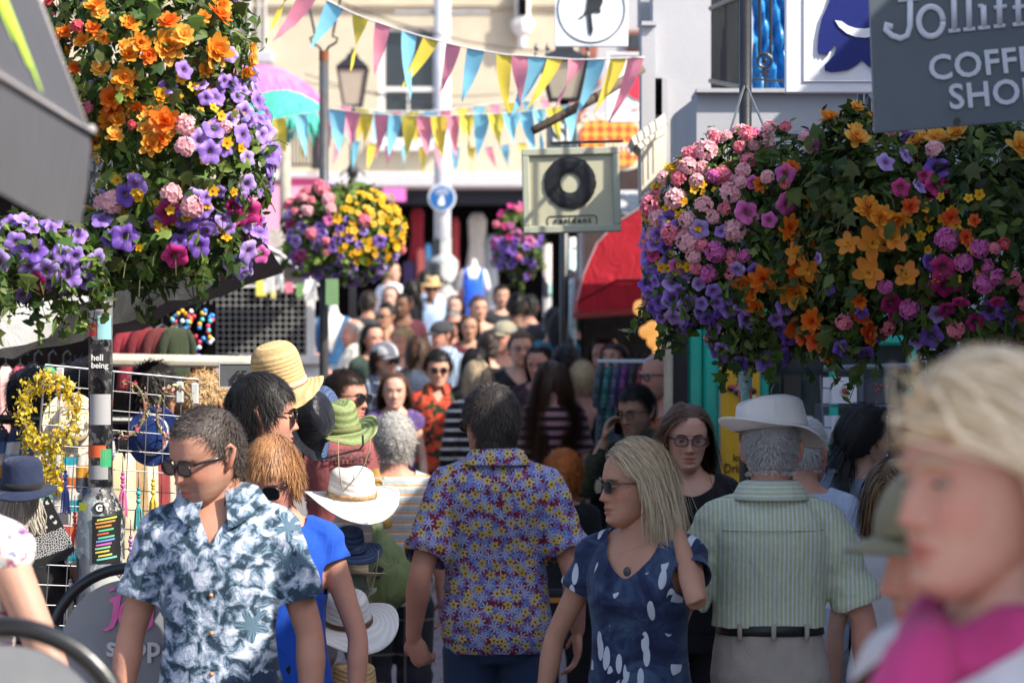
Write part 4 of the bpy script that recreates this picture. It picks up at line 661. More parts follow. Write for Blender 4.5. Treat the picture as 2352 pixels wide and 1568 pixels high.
slab(m, 1608, 690, 1620, 1560, d + .04, .1); slab(m, 1905, 792, 1925, 1400, d + .03, .1); put(R0, 'shop_frame', m, TEAL()); m = MB(); slab(m, 1766, 792, 2090, 1400, d + .10, .02); put(R0, 'window', m, mat('dark_shop_glass', (.02, .035, .032), .06, .5, 5, bump=0, spec=.7))
m = MB()
for r, c in (((1870, 925, 1925, 1010), (.10, .10, .11)), ((1950, 1040, 1990, 1150), (.10, .12, .13)), ((1800, 860, 1840, 920), (.08, .06, .05)), ((1960, 1100, 2060, 1170), (.28, .31, .34)), ((1960, 870, 2060, 900), (.05, .03, .02))): slab(m, *r, d + .085, .012, 0, c)
put(R0, 'window_card', m, mat('window_cards', vcol=True, rough=.6)); m = MB(); slab(m, 1546, 600, 1580, 1560, d - .1, .3); put(R0, 'black_pillar', m, mat('black_paint', (.012, .012, .014), .35, .3)); m = MB(); slab(m, 1526, 690, 1545, 1560, d - .3, .06, bev=.01); put(R0, 'metal_post', m, mat('cream_metal', (.40, .35, .26), .5, .15))
m = MB()
for i in range(13): p_ = P(1636 + i * 5.2, 0, d + 1.0 - .07 * i); m.box((p_.x, p_.y, P(0, 60, d).z + .1), (.012, .012, .75)); 
m.tube([P(1632, 186, d + 1), P(1702, 200, d)], .012, 6); m.tube([P(1632, 20, d + 1), P(1702, -10, d)], .012, 6)
for px in (1745, 1770): m.tube([P(px, -60, d + .1), P(px, 126, d + .1)], .008, 6)
a_ = np.linspace(0, 2 * PI, 18); c = P(1757, 140, d + .1); m.tube([(c.x + .03 * math.cos(t), c.y, c.z + .03 * math.sin(t)) for t in a_], .008, 6); m.ell(c, (.012, .012, .012)); m.tube([P(1757, 158, d + .1), P(1757, 205, d + .1)], .007, 6); m.tube([P(1730, 182, d + .1), P(1800, 186, d + .1)], .006, 6); m.box(P(1757, 166, d + .1), (.04, .012, .012)); put(R0, 'railing', m, IRON())
m = MB(); g = np.random.default_rng(3); a, b_ = P(1728, -60, d + .5), P(1830, 206, d + .5); n = 12; v = [(a.x + (b_.x - a.x) * i / n, d + .5 + .05 * math.sin(i * 1.7 + j * .8) + .03 * math.sin(j * 2.3 - i), b_.z + (a.z - b_.z) * j / n) for j in range(n + 1) for i in range(n + 1)]; m.add(v, [(j * 13 + i, j * 13 + i + 1, j * 13 + i + 14, j * 13 + i + 13) for j in range(n) for i in range(n)]); o = m.build('blue_tarpaulin', mat('blue_tarp', (.03, .24, .60), .3, .15), None, True); tag(o, 'crumpled bright blue tarpaulin behind the balcony railing', 'tarpaulin')
g = np.random.default_rng(9); pl = leafset(np.array(P(1625, 196, 12.9)) + g.normal(size=(70, 3)) * .03, g.normal(size=(70, 3)), g, .05, GREENS * 1.5 if 'GREENS' in globals() else np.array([(.2, .25, .04), (.3, .26, .05), (.1, .2, .03)]), ('small', 'oval')) if 'leafset' in globals() else None
if pl: tag(pl.build('wall_plant', mat('leaf', vcol=True), None), 'small yellow-green plant growing on the white parapet ledge', 'plant')
d = 12.3; R0 = thing('menu_panel', 1700, 930, d, 'tall yellow menu panel with brown lettering on the teal shopfront', 'sign'); m = MB(); slab(m, 1656, 760, 1745, 1420, d, .03); put(R0, 'panel', m, mat('mustard_board', (.62, .34, .015), .5, .05)); m = MB(); k = upx(d)
for t, px, py, sz in (('Pancakes', 1660, 812, 24), ('50 Flavours', 1664, 846, 18), ('of', 1692, 866, 17), ('Brownies', 1674, 984, 18), ('Ices', 1684, 1058, 18), ('Drinks', 1664, 1085, 23)): p_ = P(px, py, d - .004); write(m, t, sz * k * 1.3, tuple(p_), bold=.0008, sx=.8, depth=.001)
put(R0, 'lettering', m, mat('brown_ink', (.05, .025, .01))); m = MB(); c = P(1702, 892, d - .012)
g = np.random.default_rng(4)
for i in range(26): m.ell((c.x + g.normal() * .025, c.y, c.z + g.normal() * .022), (.016, .005, .014), 8, 5, 0, None, [(.5, .04, .03), (.03, .02, .02), (.65, .5, .3), (.05, .15, .3), (.6, .3, .05)][g.integers(5)])
put(R0, 'picture', m, mat('printed_picture', vcol=True, rough=.4), True)
# right-hand shop row nearer than the frame shows, which shades the right half of the lane
R0 = thing('near_shop_row', 2600, 600, 5, 'white shop row closing the right side of the lane beside the camera', 'building'); m = MB(); m.box((3.1, 6.4, 1.98), (1.6, 12.0, 3.98)); m.box((2.28, 6.4, 3.93), (.16, 12.0, .1)); put(R0, 'wall', m, WHITEW())
# left side: black market stall building
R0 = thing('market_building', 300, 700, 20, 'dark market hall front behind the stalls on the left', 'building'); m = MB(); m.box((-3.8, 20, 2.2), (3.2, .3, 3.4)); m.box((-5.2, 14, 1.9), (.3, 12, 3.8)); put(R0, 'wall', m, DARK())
# red awning
d = 18.5; R0 = thing('red_awning', 1420, 600, d, 'curved red canvas awning over a dark shop doorway', 'awning'); o2 = [(1530, 462), (1470, 478), (1415, 512), (1370, 560), (1340, 630), (1326, 690), (1326, 712), (1336, 718), (1530, 704)]; m = MB(); n = len(o2)
for k_, yy in enumerate((d, d + 1.3)): pass
v = [tuple(P(x, y, d)) for x, y in o2]; v2 = [(x, y + 1.5, z) for x, y, z in v]; m.add(v + v2, [tuple(range(n - 1, -1, -1)), tuple(range(n, 2 * n))] + [(i, (i + 1) % n, (i + 1) % n + n, i + n) for i in range(n)]); put(R0, 'canvas', m, cloth('red_canvas', (.36, .010, .022), .12, .7, .3)); m = MB(); m.tube([P(x, y, d - .006) for x, y in o2[1:6]], .012, 8, flat=.5); put(R0, 'piping', m, mat('grey_webbing', (.45, .30, .30))); m = MB(); m.tube([P(1326, 690, d - .01), P(1420, 640, d - .01), P(1530, 640, d - .01)], .006, 6); put(R0, 'seam', m, mat('dark_red_seam', (.2, .01, .015)))
# red awning shop: interior behind with lit globes
R0 = thing('doorway_lamp_cluster', 1490, 760, 18, 'cluster of warm glowing globes inside the doorway under the red awning', 'lamp'); m = MB(); g = np.random.default_rng(2)
for i in range(9): p_ = P(1470 + 9 * g.normal() + i * 6, 715 + i * 13 + 10 * g.normal(), 18.2); m.ell(p_, (.05, .05, .045), 12, 8)
mm, nt, bb = nodes('warm_globe'); bb.inputs['Base Color'].default_value = (.6, .35, .12, 1); bb.inputs['Emission Color'].default_value = (1, .45, .1, 1); bb.inputs['Emission Strength'].default_value = .35; put(R0, 'globe', m, mm, True)
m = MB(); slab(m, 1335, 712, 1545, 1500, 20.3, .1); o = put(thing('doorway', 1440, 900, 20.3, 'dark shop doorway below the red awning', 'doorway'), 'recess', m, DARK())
# ---------------------------------------------------------------- flowers and hanging baskets
def MPET(): return mat('petal', vcol=True, rough=.5, var=.12, scale=90, bump=.1, trans=.45)
def MLEAF(): return mat('leaf', vcol=True, rough=.5, var=.25, scale=40, bump=.15, trans=.30, spec=.3)
FM = {}
def petal(mb, ang, L, wd, tilt, c0, c1, cup=.25, z=0.0, r0=.08, tipw=.55, seed=0):
    g = np.random.default_rng(seed); us = np.linspace(0, 1, 5); vs = np.linspace(-1, 1, 4); pts = []; cols = []
    for u in us:
        ww = wd * (math.sin(PI * (u * .78 + .12)) ** .8) * (1 if u < .8 else tipw + .3)
        for v in vs:
            a = tilt + cup * u; x = r0 + L * u * math.cos(a); zz = z + L * u * math.sin(a) + cup * .35 * ww * v * v + g.normal() * .02 * L
            pts.append((x, v * ww, zz)); cols.append(np.array(c0) * (1 - u) + np.array(c1) * u)
    p = np.array(pts); ca, sa = math.cos(ang), math.sin(ang); p = np.stack([p[:, 0] * ca - p[:, 1] * sa, p[:, 0] * sa + p[:, 1] * ca, p[:, 2]], 1)
    mb.add(p, [(i * 4 + j, i * 4 + j + 1, i * 4 + j + 5, i * 4 + j + 4) for i in range(4) for j in range(3)], 0, np.array(cols))
def fmesh(kind, var):
    key = kind + str(var)
    if key in FM: return FM[key]
    g = np.random.default_rng(hash(key) % 1000 if False else sum(map(ord, key))); mb = MB()
    if kind == 'petunia':
        pal = {0: ((.42, .26, .75), (.20, .08, .42)), 1: ((.25, .12, .58), (.09, .03, .25)), 2: ((.70, .05, .26), (.30, .01, .10)), 3: ((.55, .40, .82), (.30, .14, .52)), 4: ((.42, .02, .16), (.16, .0, .05)), 5: ((.72, .16, .48), (.4, .04, .2))}[var]
        n = 30; a = np.linspace(0, 2 * PI, n, endpoint=False); lobe = np.cos(5 * a); rings = []; cols = []
        for r, z, c in ((.05, -.55, (.45, .42, .12)), (.13, -.38, (.30, .28, .10)), (.22, -.12, pal[1]), (.50, .03, tuple(.5 * x + .5 * y for x, y in zip(*pal))), (.82, .06, pal[0]), (1.0, .0, tuple(min(1, x * 1.15) for x in pal[0]))):
            k = max(0, (r - .4) / .6); rr = r * (1 + .10 * k * lobe); rings.append(np.stack([rr * np.cos(a), rr * np.sin(a), z + .09 * k * np.cos(5 * a + .6) + .06 * k * np.sin(11 * a + var) - .12 * k * k], 1))
            cols.append(np.array(c)[None] * (1 - .18 * (1 - k) * np.cos(5 * a)[:, None] ** 8))
        mb.loft(np.array(rings), 0, None, False); mb.c[-1] = np.vstack(cols)
        mb.tube([(0, 0, -.55), (.05, 0, -.95)], [.09, .05], 6, 0, (.10, .16, .04))
    elif kind == 'begonia':
        o, y = [((.80, .22, .015), (.85, .42, .05)), ((.82, .13, .012), (.82, .26, .03)), ((.85, .36, .04), (.88, .55, .12)), ((.74, .06, .015), (.80, .20, .05))][var % 4]
        for k, (n, L, wd, tl) in enumerate(((7, 1.0, .30, -.05), (7, .86, .26, .25), (6, .62, .22, .62), (5, .38, .17, 1.0))):
            for i in range(n): petal(mb, 2 * PI * (i + .5 * (k % 2)) / n + g.normal() * .12, L * g.uniform(.75, 1.12), wd * g.uniform(.8, 1.15), tl + g.normal() * .2, o, y, .3, .03 * k, .04, .55, g.integers(9999))
    elif kind == 'single':
        for i in range(5): petal(mb, 2 * PI * i / 5 + g.normal() * .15, 1.0 * g.uniform(.85, 1.05), .36, -.05 + g.normal() * .15, (.80, .36, .04), (.80, .24, .03), .2, 0, .06, .7, g.integers(9999))
        for i in range(5): petal(mb, 2 * PI * i / 5 + .6, .4, .16, .6, (.7, .3, .03), (.85, .45, .06), .3, .03, .04, 1, g.integers(9999))
    elif kind == 'geranium':
        c = [((.80, .16, .26), (.86, .34, .42)), ((.86, .42, .48), (.90, .60, .62)), ((.62, .10, .40), (.74, .22, .52)), ((.72, .08, .12), (.80, .16, .18))][var % 4]
        for i in range(30):
            d = g.normal(size=3); d[2] = abs(d[2]) * 1.1; d /= np.linalg.norm(d); q = Vector(d).to_track_quat('Z', 'Y').to_matrix().to_4x4(); q.translation = Vector(d) * (.58 + .16 * g.random()); f = MB()
            for j in range(5): petal(f, 2 * PI * j / 5 + g.normal() * .2, .30 * g.uniform(.8, 1.2), .13, .1, c[0], c[1], .15, 0, .02, 1, g.integers(9999))
            mb.add(tf(f.v[0] if len(f.v) == 1 else np.vstack(f.v), q), f.f, 0, np.vstack(f.c)); mb.tube([(0, 0, -.3), tuple(d * .55)], .025, 4, 0, (.12, .16, .05))
    elif kind == 'bidens':
        for i in range(5): petal(mb, 2 * PI * i / 5, .85, .36, .05, (.82, .42, .01), (.86, .52, .02), .1, 0, .08, .9, g.integers(9999))
        mb.ell((0, 0, .06), (.22, .22, .12), 8, 5, 0, None, (.55, .22, .01))
    me = mb.build('t', MPET(), None, True); FM[key] = me.data; bpy.data.objects.remove(me); return FM[key]
def leafset(pts, nrm, g, size, cols, kinds):
    """many small leaves (3-D bent, lobed) as one mesh"""
    n = len(pts); mb = MB(); V = []; C = []; Fc = []
    lob = {'oval': np.array([(0, 0, 0), (.28, .30, .05), (.20, .72, .03), (0, 1, -.10), (-.20, .72, .03), (-.28, .30, .05)]),
           'lobed': np.array([(0, 0, 0), (.50, .16, .06), (.34, .40, .04), (.58, .78, -.06), (.20, .66, .03), (0, 1.0, -.08), (-.20, .66, .03), (-.58, .78, -.06), (-.34, .40, .04), (-.50, .16, .06)]),
           'small': np.array([(0, 0, 0), (.14, .4, .05), (0, 1, -.05), (-.14, .4, .05)])}
    for i in range(n):
        L = lob[kinds[g.integers(len(kinds))]]; s = size * g.uniform(.55, 1.25); nn = nrm[i] + g.normal(size=3) * .55; nn /= np.linalg.norm(nn); t = np.cross(nn, g.normal(size=3)); t /= np.linalg.norm(t) + 1e-9; t[2] -= .25; b = np.cross(nn, t)
        v = pts[i] + s * (L[:, :1] * b + (L[:, 1:2] - .4) * t + L[:, 2:] * nn); V.append(v); c = cols[g.integers(len(cols))] * g.uniform(.6, 1.35); C.append(np.tile(c, (len(L), 1)))
        Fc.append(len(L))
    off = np.concatenate([[0], np.cumsum(Fc)[:-1]]); mb.add(np.vstack(V), [tuple(range(o, o + k)) for o, k in zip(off, Fc)], 0, np.vstack(C)); return mb
GREENS = np.array([(.045, .10, .018), (.075, .14, .02), (.12, .19, .03), (.03, .065, .015), (.16, .22, .05), (.09, .11, .03)])
def basket(d, blobs, flowers, label, nleaf, leaf=.04, seed=1, greens=GREENS, chain=None, group='flower baskets hung from the posts', bowl=True, minor_n=0):
    """blobs: (px, py, rx, ry) ellipses the planting fills in the picture at depth d; flowers: (kind, variants, count, (px, py, rx, ry), radius m, tilt)"""
    g = np.random.default_rng(seed); k = d / F; c0 = P(np.mean([b[0] for b in blobs]), np.mean([b[1] for b in blobs]), d); root = empty('flower_basket', c0, label, 'flower basket', group)
    E = [(np.array(P(b[0], b[1], d)) - np.array(c0), np.array([b[2], (b[2] + b[3]) / 2 * (b[4] if len(b) > 4 else .85), b[3]]) * k) for b in blobs]
    def surf(n, lo=1.0, hi=1.0):
        out, nr = [], []; w = np.array([e[1][0] * e[1][2] for e in E]); w /= w.sum()
        while len(out) < n:
            c, r = E[g.choice(len(E), p=w)]; q = g.normal(size=3); q /= np.linalg.norm(q); p = c + q * r * g.uniform(lo, hi)
            if any((((p - c2) / r2) ** 2).sum() < .86 for c2, r2 in E if c2 is not c): continue
            m = q / r; out.append(p); nr.append(m / np.linalg.norm(m))
        return np.array(out), np.array(nr)
    p, nr = surf(nleaf, .72, 1.06); p += g.normal(size=p.shape) * .012; nr[:, 2] += .3
    low = np.where(nr[:, 2] < .15)[0]; tp, tn, tstem = [], [], []
    for i in g.choice(low, min(len(low), 46 if d < 10 else 10), replace=False):
        L = g.uniform(.04, .16) * (1 if d < 10 else 1.3); dr = np.array([nr[i][0] * .5 + g.normal() * .2, nr[i][1] * .5, -1.0]); dr /= np.linalg.norm(dr); tstem.append((p[i], p[i] + dr * L))
        for u in np.linspace(.1, 1, int(L / leaf * 5)): tp.append(p[i] + dr * L * u + g.normal(size=3) * leaf * .22); tn.append(g.normal(size=3) + np.array([0, -.6, .4]))
    p = np.vstack([p, np.array(tp)]); tn = np.array(tn); nr = np.vstack([nr, tn / np.linalg.norm(tn, axis=1)[:, None]])
    fo = leafset(p, nr, g, leaf, greens, ('lobed', 'oval', 'small', 'small', 'oval')).build('foliage', MLEAF(), root); fo['kind'] = 'stuff'
    st = MB(); p2, n2 = surf(max(20, nleaf // 40))
    for a, b in list(zip(p2, n2))[::2]:
        e = a + b * leaf * g.uniform(.4, 1.3) + np.array([0, 0, -leaf * g.uniform(0, 1.0)]); st.tube([a - b * leaf, (a + e) / 2 + np.array([0, 0, leaf * .3]), e], leaf * .035, 4, 0, (.10, .11, .04) if g.random() < .6 else (.12, .07, .04))
    for a, b in tstem: st.tube([a, (a + b) / 2 + np.array([.006, -.004, 0]), b], leaf * .03, 4, 0, (.10, .12, .04))
    sm = st.build('stems', MLEAF(), root); sm['kind'] = 'stuff'
    if bowl:
        cb, rb = E[len(E) // 2]; bm = MB(); r_ = min(rb[0], rb[1]) * .62; bm.lathe([(r_ * .3, -r_ * .7), (r_ * .75, -r_ * .5), (r_, 0), (r_ * 1.02, .02), (r_ * .9, .0), (r_ * .2, -.05)], 24, cb); bm.build('bowl', mat('basket_liner', (.025, .022, .018), .9, .3), root, True)
    if chain:
        cm = MB()
        for q in chain[1:]: cm.tube([tuple(np.array(P(*chain[0])) - np.array(c0)), tuple(np.array(P(*q)) - np.array(c0))], .004, 6)
        cm.build('chain', mat('chain_steel', (.25, .25, .25), .4, .1, metal=.8), root)
    cnt = {}; extra = MB(); placed = []
    for kind, vs, n, reg, rad, tilt in flowers:
        done = 0; tries = 0
        while done < n and tries < 4000:
            tries += 1; q, m = surf(1, 1.02, 1.10); q, m = q[0], m[0]; w = q + np.array(c0); px, py = CX + w[0] / w[1] * F, HY - (w[2] - CH) / w[1] * F
            back = done >= n * .8
            if not back and (((px - reg[0]) / reg[2]) ** 2 + ((py - reg[1]) / reg[3]) ** 2 > 1 or m[1] > .25): continue
            if back and m[1] < .2 and tries < 2000: continue
            sc = rad * g.uniform(.62, 1.22)
            if kind != 'bidens' and tries < 2500 and any((q - a) @ (q - a) < ((.48 if kind in ('begonia', 'single') else .62) * (sc + b)) ** 2 for a, b in placed): continue
            placed.append((q, sc)); done += 1; nd = m + np.array([.25, -.75 * (not back), tilt]) * .8 + g.normal(size=3) * .35; qt = Vector(nd).to_track_quat('Z', 'Y'); v = vs[g.integers(len(vs))]; me = fmesh(kind, v)
            Mx = Matrix.Translation(Vector(q)) @ qt.to_matrix().to_4x4() @ Matrix.Rotation(g.uniform(0, 6.28), 4, 'Z') @ Matrix.Scale(sc, 4)
            nm = {'petunia': 'petunia_flower', 'begonia': 'begonia_flower', 'single': 'begonia_flower', 'geranium': 'geranium_head', 'bidens': 'yellow_daisy'}[kind]
            cnt[nm] = cnt.get(nm, 0) + 1
            if cnt[nm] <= 90 and not (kind == 'bidens' and d > 12):
                o = link(nm, me, root); o.matrix_local = Mx
            else:
                vv = np.empty(len(me.vertices) * 3); me.vertices.foreach_get('co', vv); cc = np.empty(len(me.vertices) * 4, np.float32); me.color_attributes['Col'].data.foreach_get('color', cc)
                extra.add(tf(vv.reshape(-1, 3), Mx), [tuple(p_.vertices) for p_ in me.polygons], 0, cc.reshape(-1, 4)[:, :3])
    if extra.n: ex = extra.build('small_flowers', MPET(), root, True); ex['kind'] = 'stuff'
    return root
basket(7.75, [(345, 100, 235, 225), (425, 360, 195, 235), (350, 560, 240, 100), (190, 180, 90, 170)], [
    ('begonia', (0, 0, 2, 2, 1), 44, (330, 130, 251, 219), 0.032, .35), ('begonia', (0, 2, 1), 12, (230, 190, 123, 174), 0.031, .3), ('begonia', (1, 0), 5, (455, 60, 84, 84), 0.045, .3), ('begonia', (0, 2), 5, (260, 230, 123, 84), 0.041, .2), ('begonia', (0, 1), 4, (345, 290, 78, 46), 0.041, .2), ('petunia', (0, 0, 3), 60, (555, 400, 116, 238), 0.028, .2), ('petunia', (0, 3), 12, (500, 240, 123, 161), 0.029, .3),
    ('petunia', (0, 1), 16, (310, 520, 174, 97), 0.032, .1), ('petunia', (2, 5), 7, (520, 545, 148, 84), 0.032, .1), ('petunia', (4,), 3, (470, 490, 84, 46), 0.032, .1), ('geranium', (0, 1), 2, (245, 470, 46, 46), 0.041, .3), ('geranium', (1,), 3, (475, 315, 65, 59), 0.038, .3), ('geranium', (0, 1), 2, (410, 475, 59, 46), 0.036, .2), ('geranium', (0, 3), 5, (170, 120, 84, 148), 0.036, .2), ('geranium', (3, 0), 2, (290, 285, 40, 33), 0.027, .2),
    ('bidens', (0,), 80, (400, 380, 190, 220), .016, .2)], 'flower basket of orange begonias and violet petunias spilling over beside the stickered post', 5200, .042, 3)
basket(7.6, [(60, 590, 170, 85), (-80, 600, 160, 90)], [('petunia', (0, 0, 3), 44, (90, 560, 251, 97), 0.032, .1), ('petunia', (1, 0), 10, (60, 640, 174, 72), 0.032, 0), ('petunia', (4,), 6, (50, 690, 84, 84), 0.031, -.3)], 'flower basket of pale violet petunias under the grey canopy edge', 1800, .040, 5)
basket(8.2, [(1625, 545, 135, 190), (1790, 540, 170, 240), (1700, 400, 130, 90), (1740, 760, 105, 85), (1570, 640, 85, 110)], [('geranium', (0, 1, 1), 39, (1590, 430, 148, 161), 0.036, .5), ('geranium', (1, 0, 2), 22, (1720, 350, 161, 110), 0.031, .5), ('geranium', (2, 0), 9, (1650, 560, 97, 84), 0.032, .2), ('petunia', (0, 0, 1, 3), 62, (1575, 630, 129, 148), 0.028, .15), ('petunia', (0, 1), 18, (1700, 720, 148, 148), 0.030, 0), ('petunia', (2, 5), 6, (1520, 600, 72, 110), 0.027, .1), ('petunia', (5,), 6, (1750, 440, 84, 84), 0.032, .1),
    ('begonia', (1, 0), 6, (1770, 640, 84, 72), 0.041, .1), ('begonia', (1, 3), 6, (1820, 450, 84, 84), 0.038, .1), ('single', (0, 1), 6, (1880, 610, 84, 84), 0.045, .1), ('begonia', (3, 1), 9, (1900, 745, 84, 72), 0.041, 0), ('bidens', (0,), 73, (1540, 480, 110, 150), .015, .2), ('petunia', (1,), 5, (1760, 820, 59, 46), 0.032, 0)],
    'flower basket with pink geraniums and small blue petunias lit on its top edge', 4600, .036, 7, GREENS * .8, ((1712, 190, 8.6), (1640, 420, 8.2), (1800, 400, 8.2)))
basket(8.0, [(2010, 520, 190, 230), (2260, 520, 210, 240), (1960, 320, 70, 70), (2240, 330, 120, 60), (2420, 600, 140, 200), (2230, 740, 150, 80), (1930, 750, 90, 70)], [('begonia', (3, 1), 9, (1895, 735, 110, 84), 0.038, 0), ('single', (0,), 4, (1900, 600, 97, 97), 0.041, .1), ('geranium', (2, 0), 8, (2150, 660, 264, 148), 0.031, .1), ('petunia', (1, 3), 11, (1960, 640, 212, 212), 0.025, .1), ('begonia', (0, 2), 6, (1945, 270, 84, 72), 0.040, .5), ('begonia', (2, 2), 11, (2230, 325, 148, 65), 0.040, .5), ('begonia', (0, 2), 3, (2020, 500, 84, 84), 0.041, .1), ('single', (0, 1), 5, (2060, 570, 110, 72), 0.045, .1), ('begonia', (3,), 4, (2100, 500, 161, 72), 0.031, .1), ('geranium', (2, 2), 6, (2260, 580, 97, 84), 0.036, .1), ('geranium', (3, 0), 6, (2320, 640, 84, 84), 0.036, 0), ('geranium', (2,), 5, (2090, 640, 161, 84), 0.034, 0),
    ('petunia', (4, 4, 2), 15, (2140, 700, 174, 97), 0.033, -.1), ('petunia', (1, 1), 12, (2180, 750, 212, 72), 0.032, -.1), ('petunia', (5, 2), 5, (2110, 450, 84, 59), 0.032, .1), ('geranium', (1, 2), 8, (2020, 350, 174, 84), 0.029, .4), ('petunia', (1, 3), 5, (2050, 400, 123, 72), 0.031, .3), ('bidens', (0,), 26, (2200, 540, 120, 120), .018, .1)],
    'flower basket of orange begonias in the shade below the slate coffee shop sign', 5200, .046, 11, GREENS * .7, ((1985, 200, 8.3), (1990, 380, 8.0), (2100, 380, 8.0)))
basket(17.2, [(790, 535, 130, 110), (800, 590, 95, 60)], [('bidens', (0,), 150, (850, 520, 90, 85), .026, .3), ('geranium', (0, 1), 16, (760, 450, 136, 59), 0.050, .6), ('geranium', (0,), 5, (780, 540, 84, 46), 0.045, .2), ('petunia', (0, 0, 3), 48, (770, 600, 148, 78), 0.038, .1), ('petunia', (0, 3), 12, (690, 540, 59, 84), 0.038, .1), ('petunia', (2, 5), 7, (740, 540, 84, 72), 0.041, .1), ('petunia', (0, 1), 10, (800, 525, 84, 59), 0.038, .2)],
    'flower basket of yellow daisies, pink geraniums and violets on the lamp post', 2600, .06, 13, GREENS * 1.1)
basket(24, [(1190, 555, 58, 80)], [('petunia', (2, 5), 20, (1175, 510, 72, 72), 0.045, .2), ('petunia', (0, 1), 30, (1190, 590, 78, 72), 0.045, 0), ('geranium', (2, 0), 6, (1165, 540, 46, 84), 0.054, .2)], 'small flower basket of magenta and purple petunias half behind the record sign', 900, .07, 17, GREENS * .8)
# ---------------------------------------------------------------- street furniture, signs, stalls
def stickers(name, base, seed=0, sc=9):
    if name in MATS: return MATS[name]
    m, nt, b = nodes(name); q = N(nt); t = q.coord('Object', (1, 1, .8)); vo = q.n('TexVoronoi', distance='CHEBYCHEV'); q.put(vo.inputs['Vector'], t); vo.inputs['Scale'].default_value = sc; c = q.sep(vo.outputs['Color'])
    col = q.ramp(c[0], [(0, base), (.34, (.015, .015, .017)), (.5, (.38, .39, .38)), (.58, (.22, .25, .26)), (.72, (.18, .38, .38)), (.8, (.45, .06, .04)), (.84, (.42, .42, .41)), (.88, (.04, .05, .06))], 'CONSTANT')
    n = q.noise(t, 55, 3, .7)[0]; col = q.mix(q.ramp(n, [(.5, (0, 0, 0)), (.55, (.75, .75, .75))], 'CONSTANT'), col, q.mix(c[1], (.03, .03, .03), (.5, .5, .48))); q.put(b.inputs['Base Color'], col); setp(b, .5); MATS[name] = m; return m
def post(px, d, r, y0, y1, label, mt, name='lamp_post', extra=None, cat='post'):
    x = (px - CX) / F * d; z0 = G(d) if y1 is None else P(0, y1, d).z; z1 = P(0, y0, d).z; o = empty(name, (x, d, z0), label, cat); m = MB(); m.lathe([(r, 0), (r, z1 - z0), (0, z1 - z0)], 18); m.build('shaft', mt, o, True); return o
GREYP = lambda: mat('grey_post_paint', (.05, .055, .06), .4, .25, 8, .1, dirt=.5, dirtcol=(.16, .10, .07))
# stickered post at left
d = 8.5; x = (231 - CX) / F * d; k = upx(d); o = empty('lamp_post', (x, d, 0), 'grey lamp post covered in torn stickers with a flared base', 'lamp post'); zt = lambda py: P(0, py, d).z
m = MB(); m.lathe([(.036, zt(1125)), (.036, 3.9), (0, 3.9)], 24); m.build('shaft', stickers('post_stickers', (.07, .075, .08), 0, 11), o, True)
m = MB(); m.lathe([(.074, 0), (.074, .3), (.072, zt(1215)), (.068, zt(1172)), (.050, zt(1140)), (.039, zt(1130)), (.039, zt(1118)), (0, zt(1118))], 24); m.build('base', stickers('base_stickers', (.17, .17, .18), 0, 7), o, True)
def wrap(mb, r, a0, a1, z0, z1, col, n=8, skew=0): a = np.linspace(a0, a1, n + 1); mb.add([(r * math.sin(t), -r * math.cos(t), z + skew * (t - a0)) for z in (z0, z1) for t in a], [(i, i + 1, i + n + 2, i + n + 1) for i in range(n)], 0, col)
PAPER = lambda: mat('printed_paper', vcol=True, rough=.5, var=.08, bump=0)
for nm, r, a0, a1, y0, y1, c in (('poster', .0745, -.2, 1.05, 1290, 1182, (.012, .012, .012)), ('sticker', .0368, -.6, .9, 850, 808, (.015, .015, .018)), ('sticker', .0368, -.1, 1.2, 780, 725, (.22, .42, .44)), ('sticker', .0368, -1.2, -.2, 772, 742, (.50, .05, .04)), ('sticker', .0368, -.9, 1.1, 975, 905, (.34, .34, .35)), ('sticker', .0368, -1.3, .6, 1050, 1022, (.60, .10, .03)), ('sticker', .0368, .1, 1.2, 1072, 1030, (.04, .28, .12)), ('sticker', .0368, -1.0, .8, 1100, 1068, (.28, .28, .28)), ('sticker', .0368, -.5, .6, 715, 680, (.32, .26, .32)), ('sticker', .0700, -1.0, -.5, 1170, 1152, (.62, .66, .05))):
    m = MB(); wrap(m, r, a0, a1, zt(y0), zt(y1), c); s_ = m.build(nm, PAPER(), o, True)
    if nm == 'poster':
        m = MB(); g = np.random.default_rng(1); cs = [(.45, .6, .1), (.6, .25, .05), (.6, .25, .05), (.1, .5, .2), (.55, .1, .08), (.1, .5, .25), (.15, .25, .6), (.6, .12, .4), (.2, .55, .25), (.6, .5, .1), (.6, .5, .1), (.15, .55, .45)]
        for i, c_ in enumerate(cs): z = zt(1190 + i * 8.2); a = g.uniform(-.1, .1); wrap(m, .0752, a, a + g.uniform(.45, .85), z - .005, z, c_, 5, .012)
        m.build('print', PAPER(), s_)
m = MB()
for t, py, s2 in (('hell', 828, .026), ('being', 845, .024)): write(m, t, s2, (-.022, -.0375, zt(py)), 0, None, (.62, .62, .6), .0006)
m.build('sticker_lettering', PAPER(), o); m = MB(); c_ = Vector((.005, -.0665, zt(1164))); m.lathe([(.0, -.002), (.017, -.002), (.017, .002), (0, .002)], 20); m.v = [tf(v, Matrix.Translation(c_) @ Matrix.Rotation(R(78), 4, 'X')) for v in m.v]; m.c = [np.tile(np.array([[.015, .015, .015]]), (m.n, 1))]; write(m, 'G', .027, (0, 0, 0), 0, Matrix.Translation(c_ + Vector((-.009, -.003, -.009))) @ Matrix.Rotation(R(-12), 4, 'X'), (.7, .7, .7), .0012); m.build('round_sticker', PAPER(), o)
post(1712, 8.6, .019, -80, None, 'slim black post with stickers in front of the yellow menu panel', IRON(), 'basket_post'); m = MB(); x = (1712 - CX) / F * 8.6; m.lathe([(.0205, P(0, 1010, 8.6).z), (.0205, P(0, 835, 8.6).z)], 18, (x, 8.6, 0), cap=False)
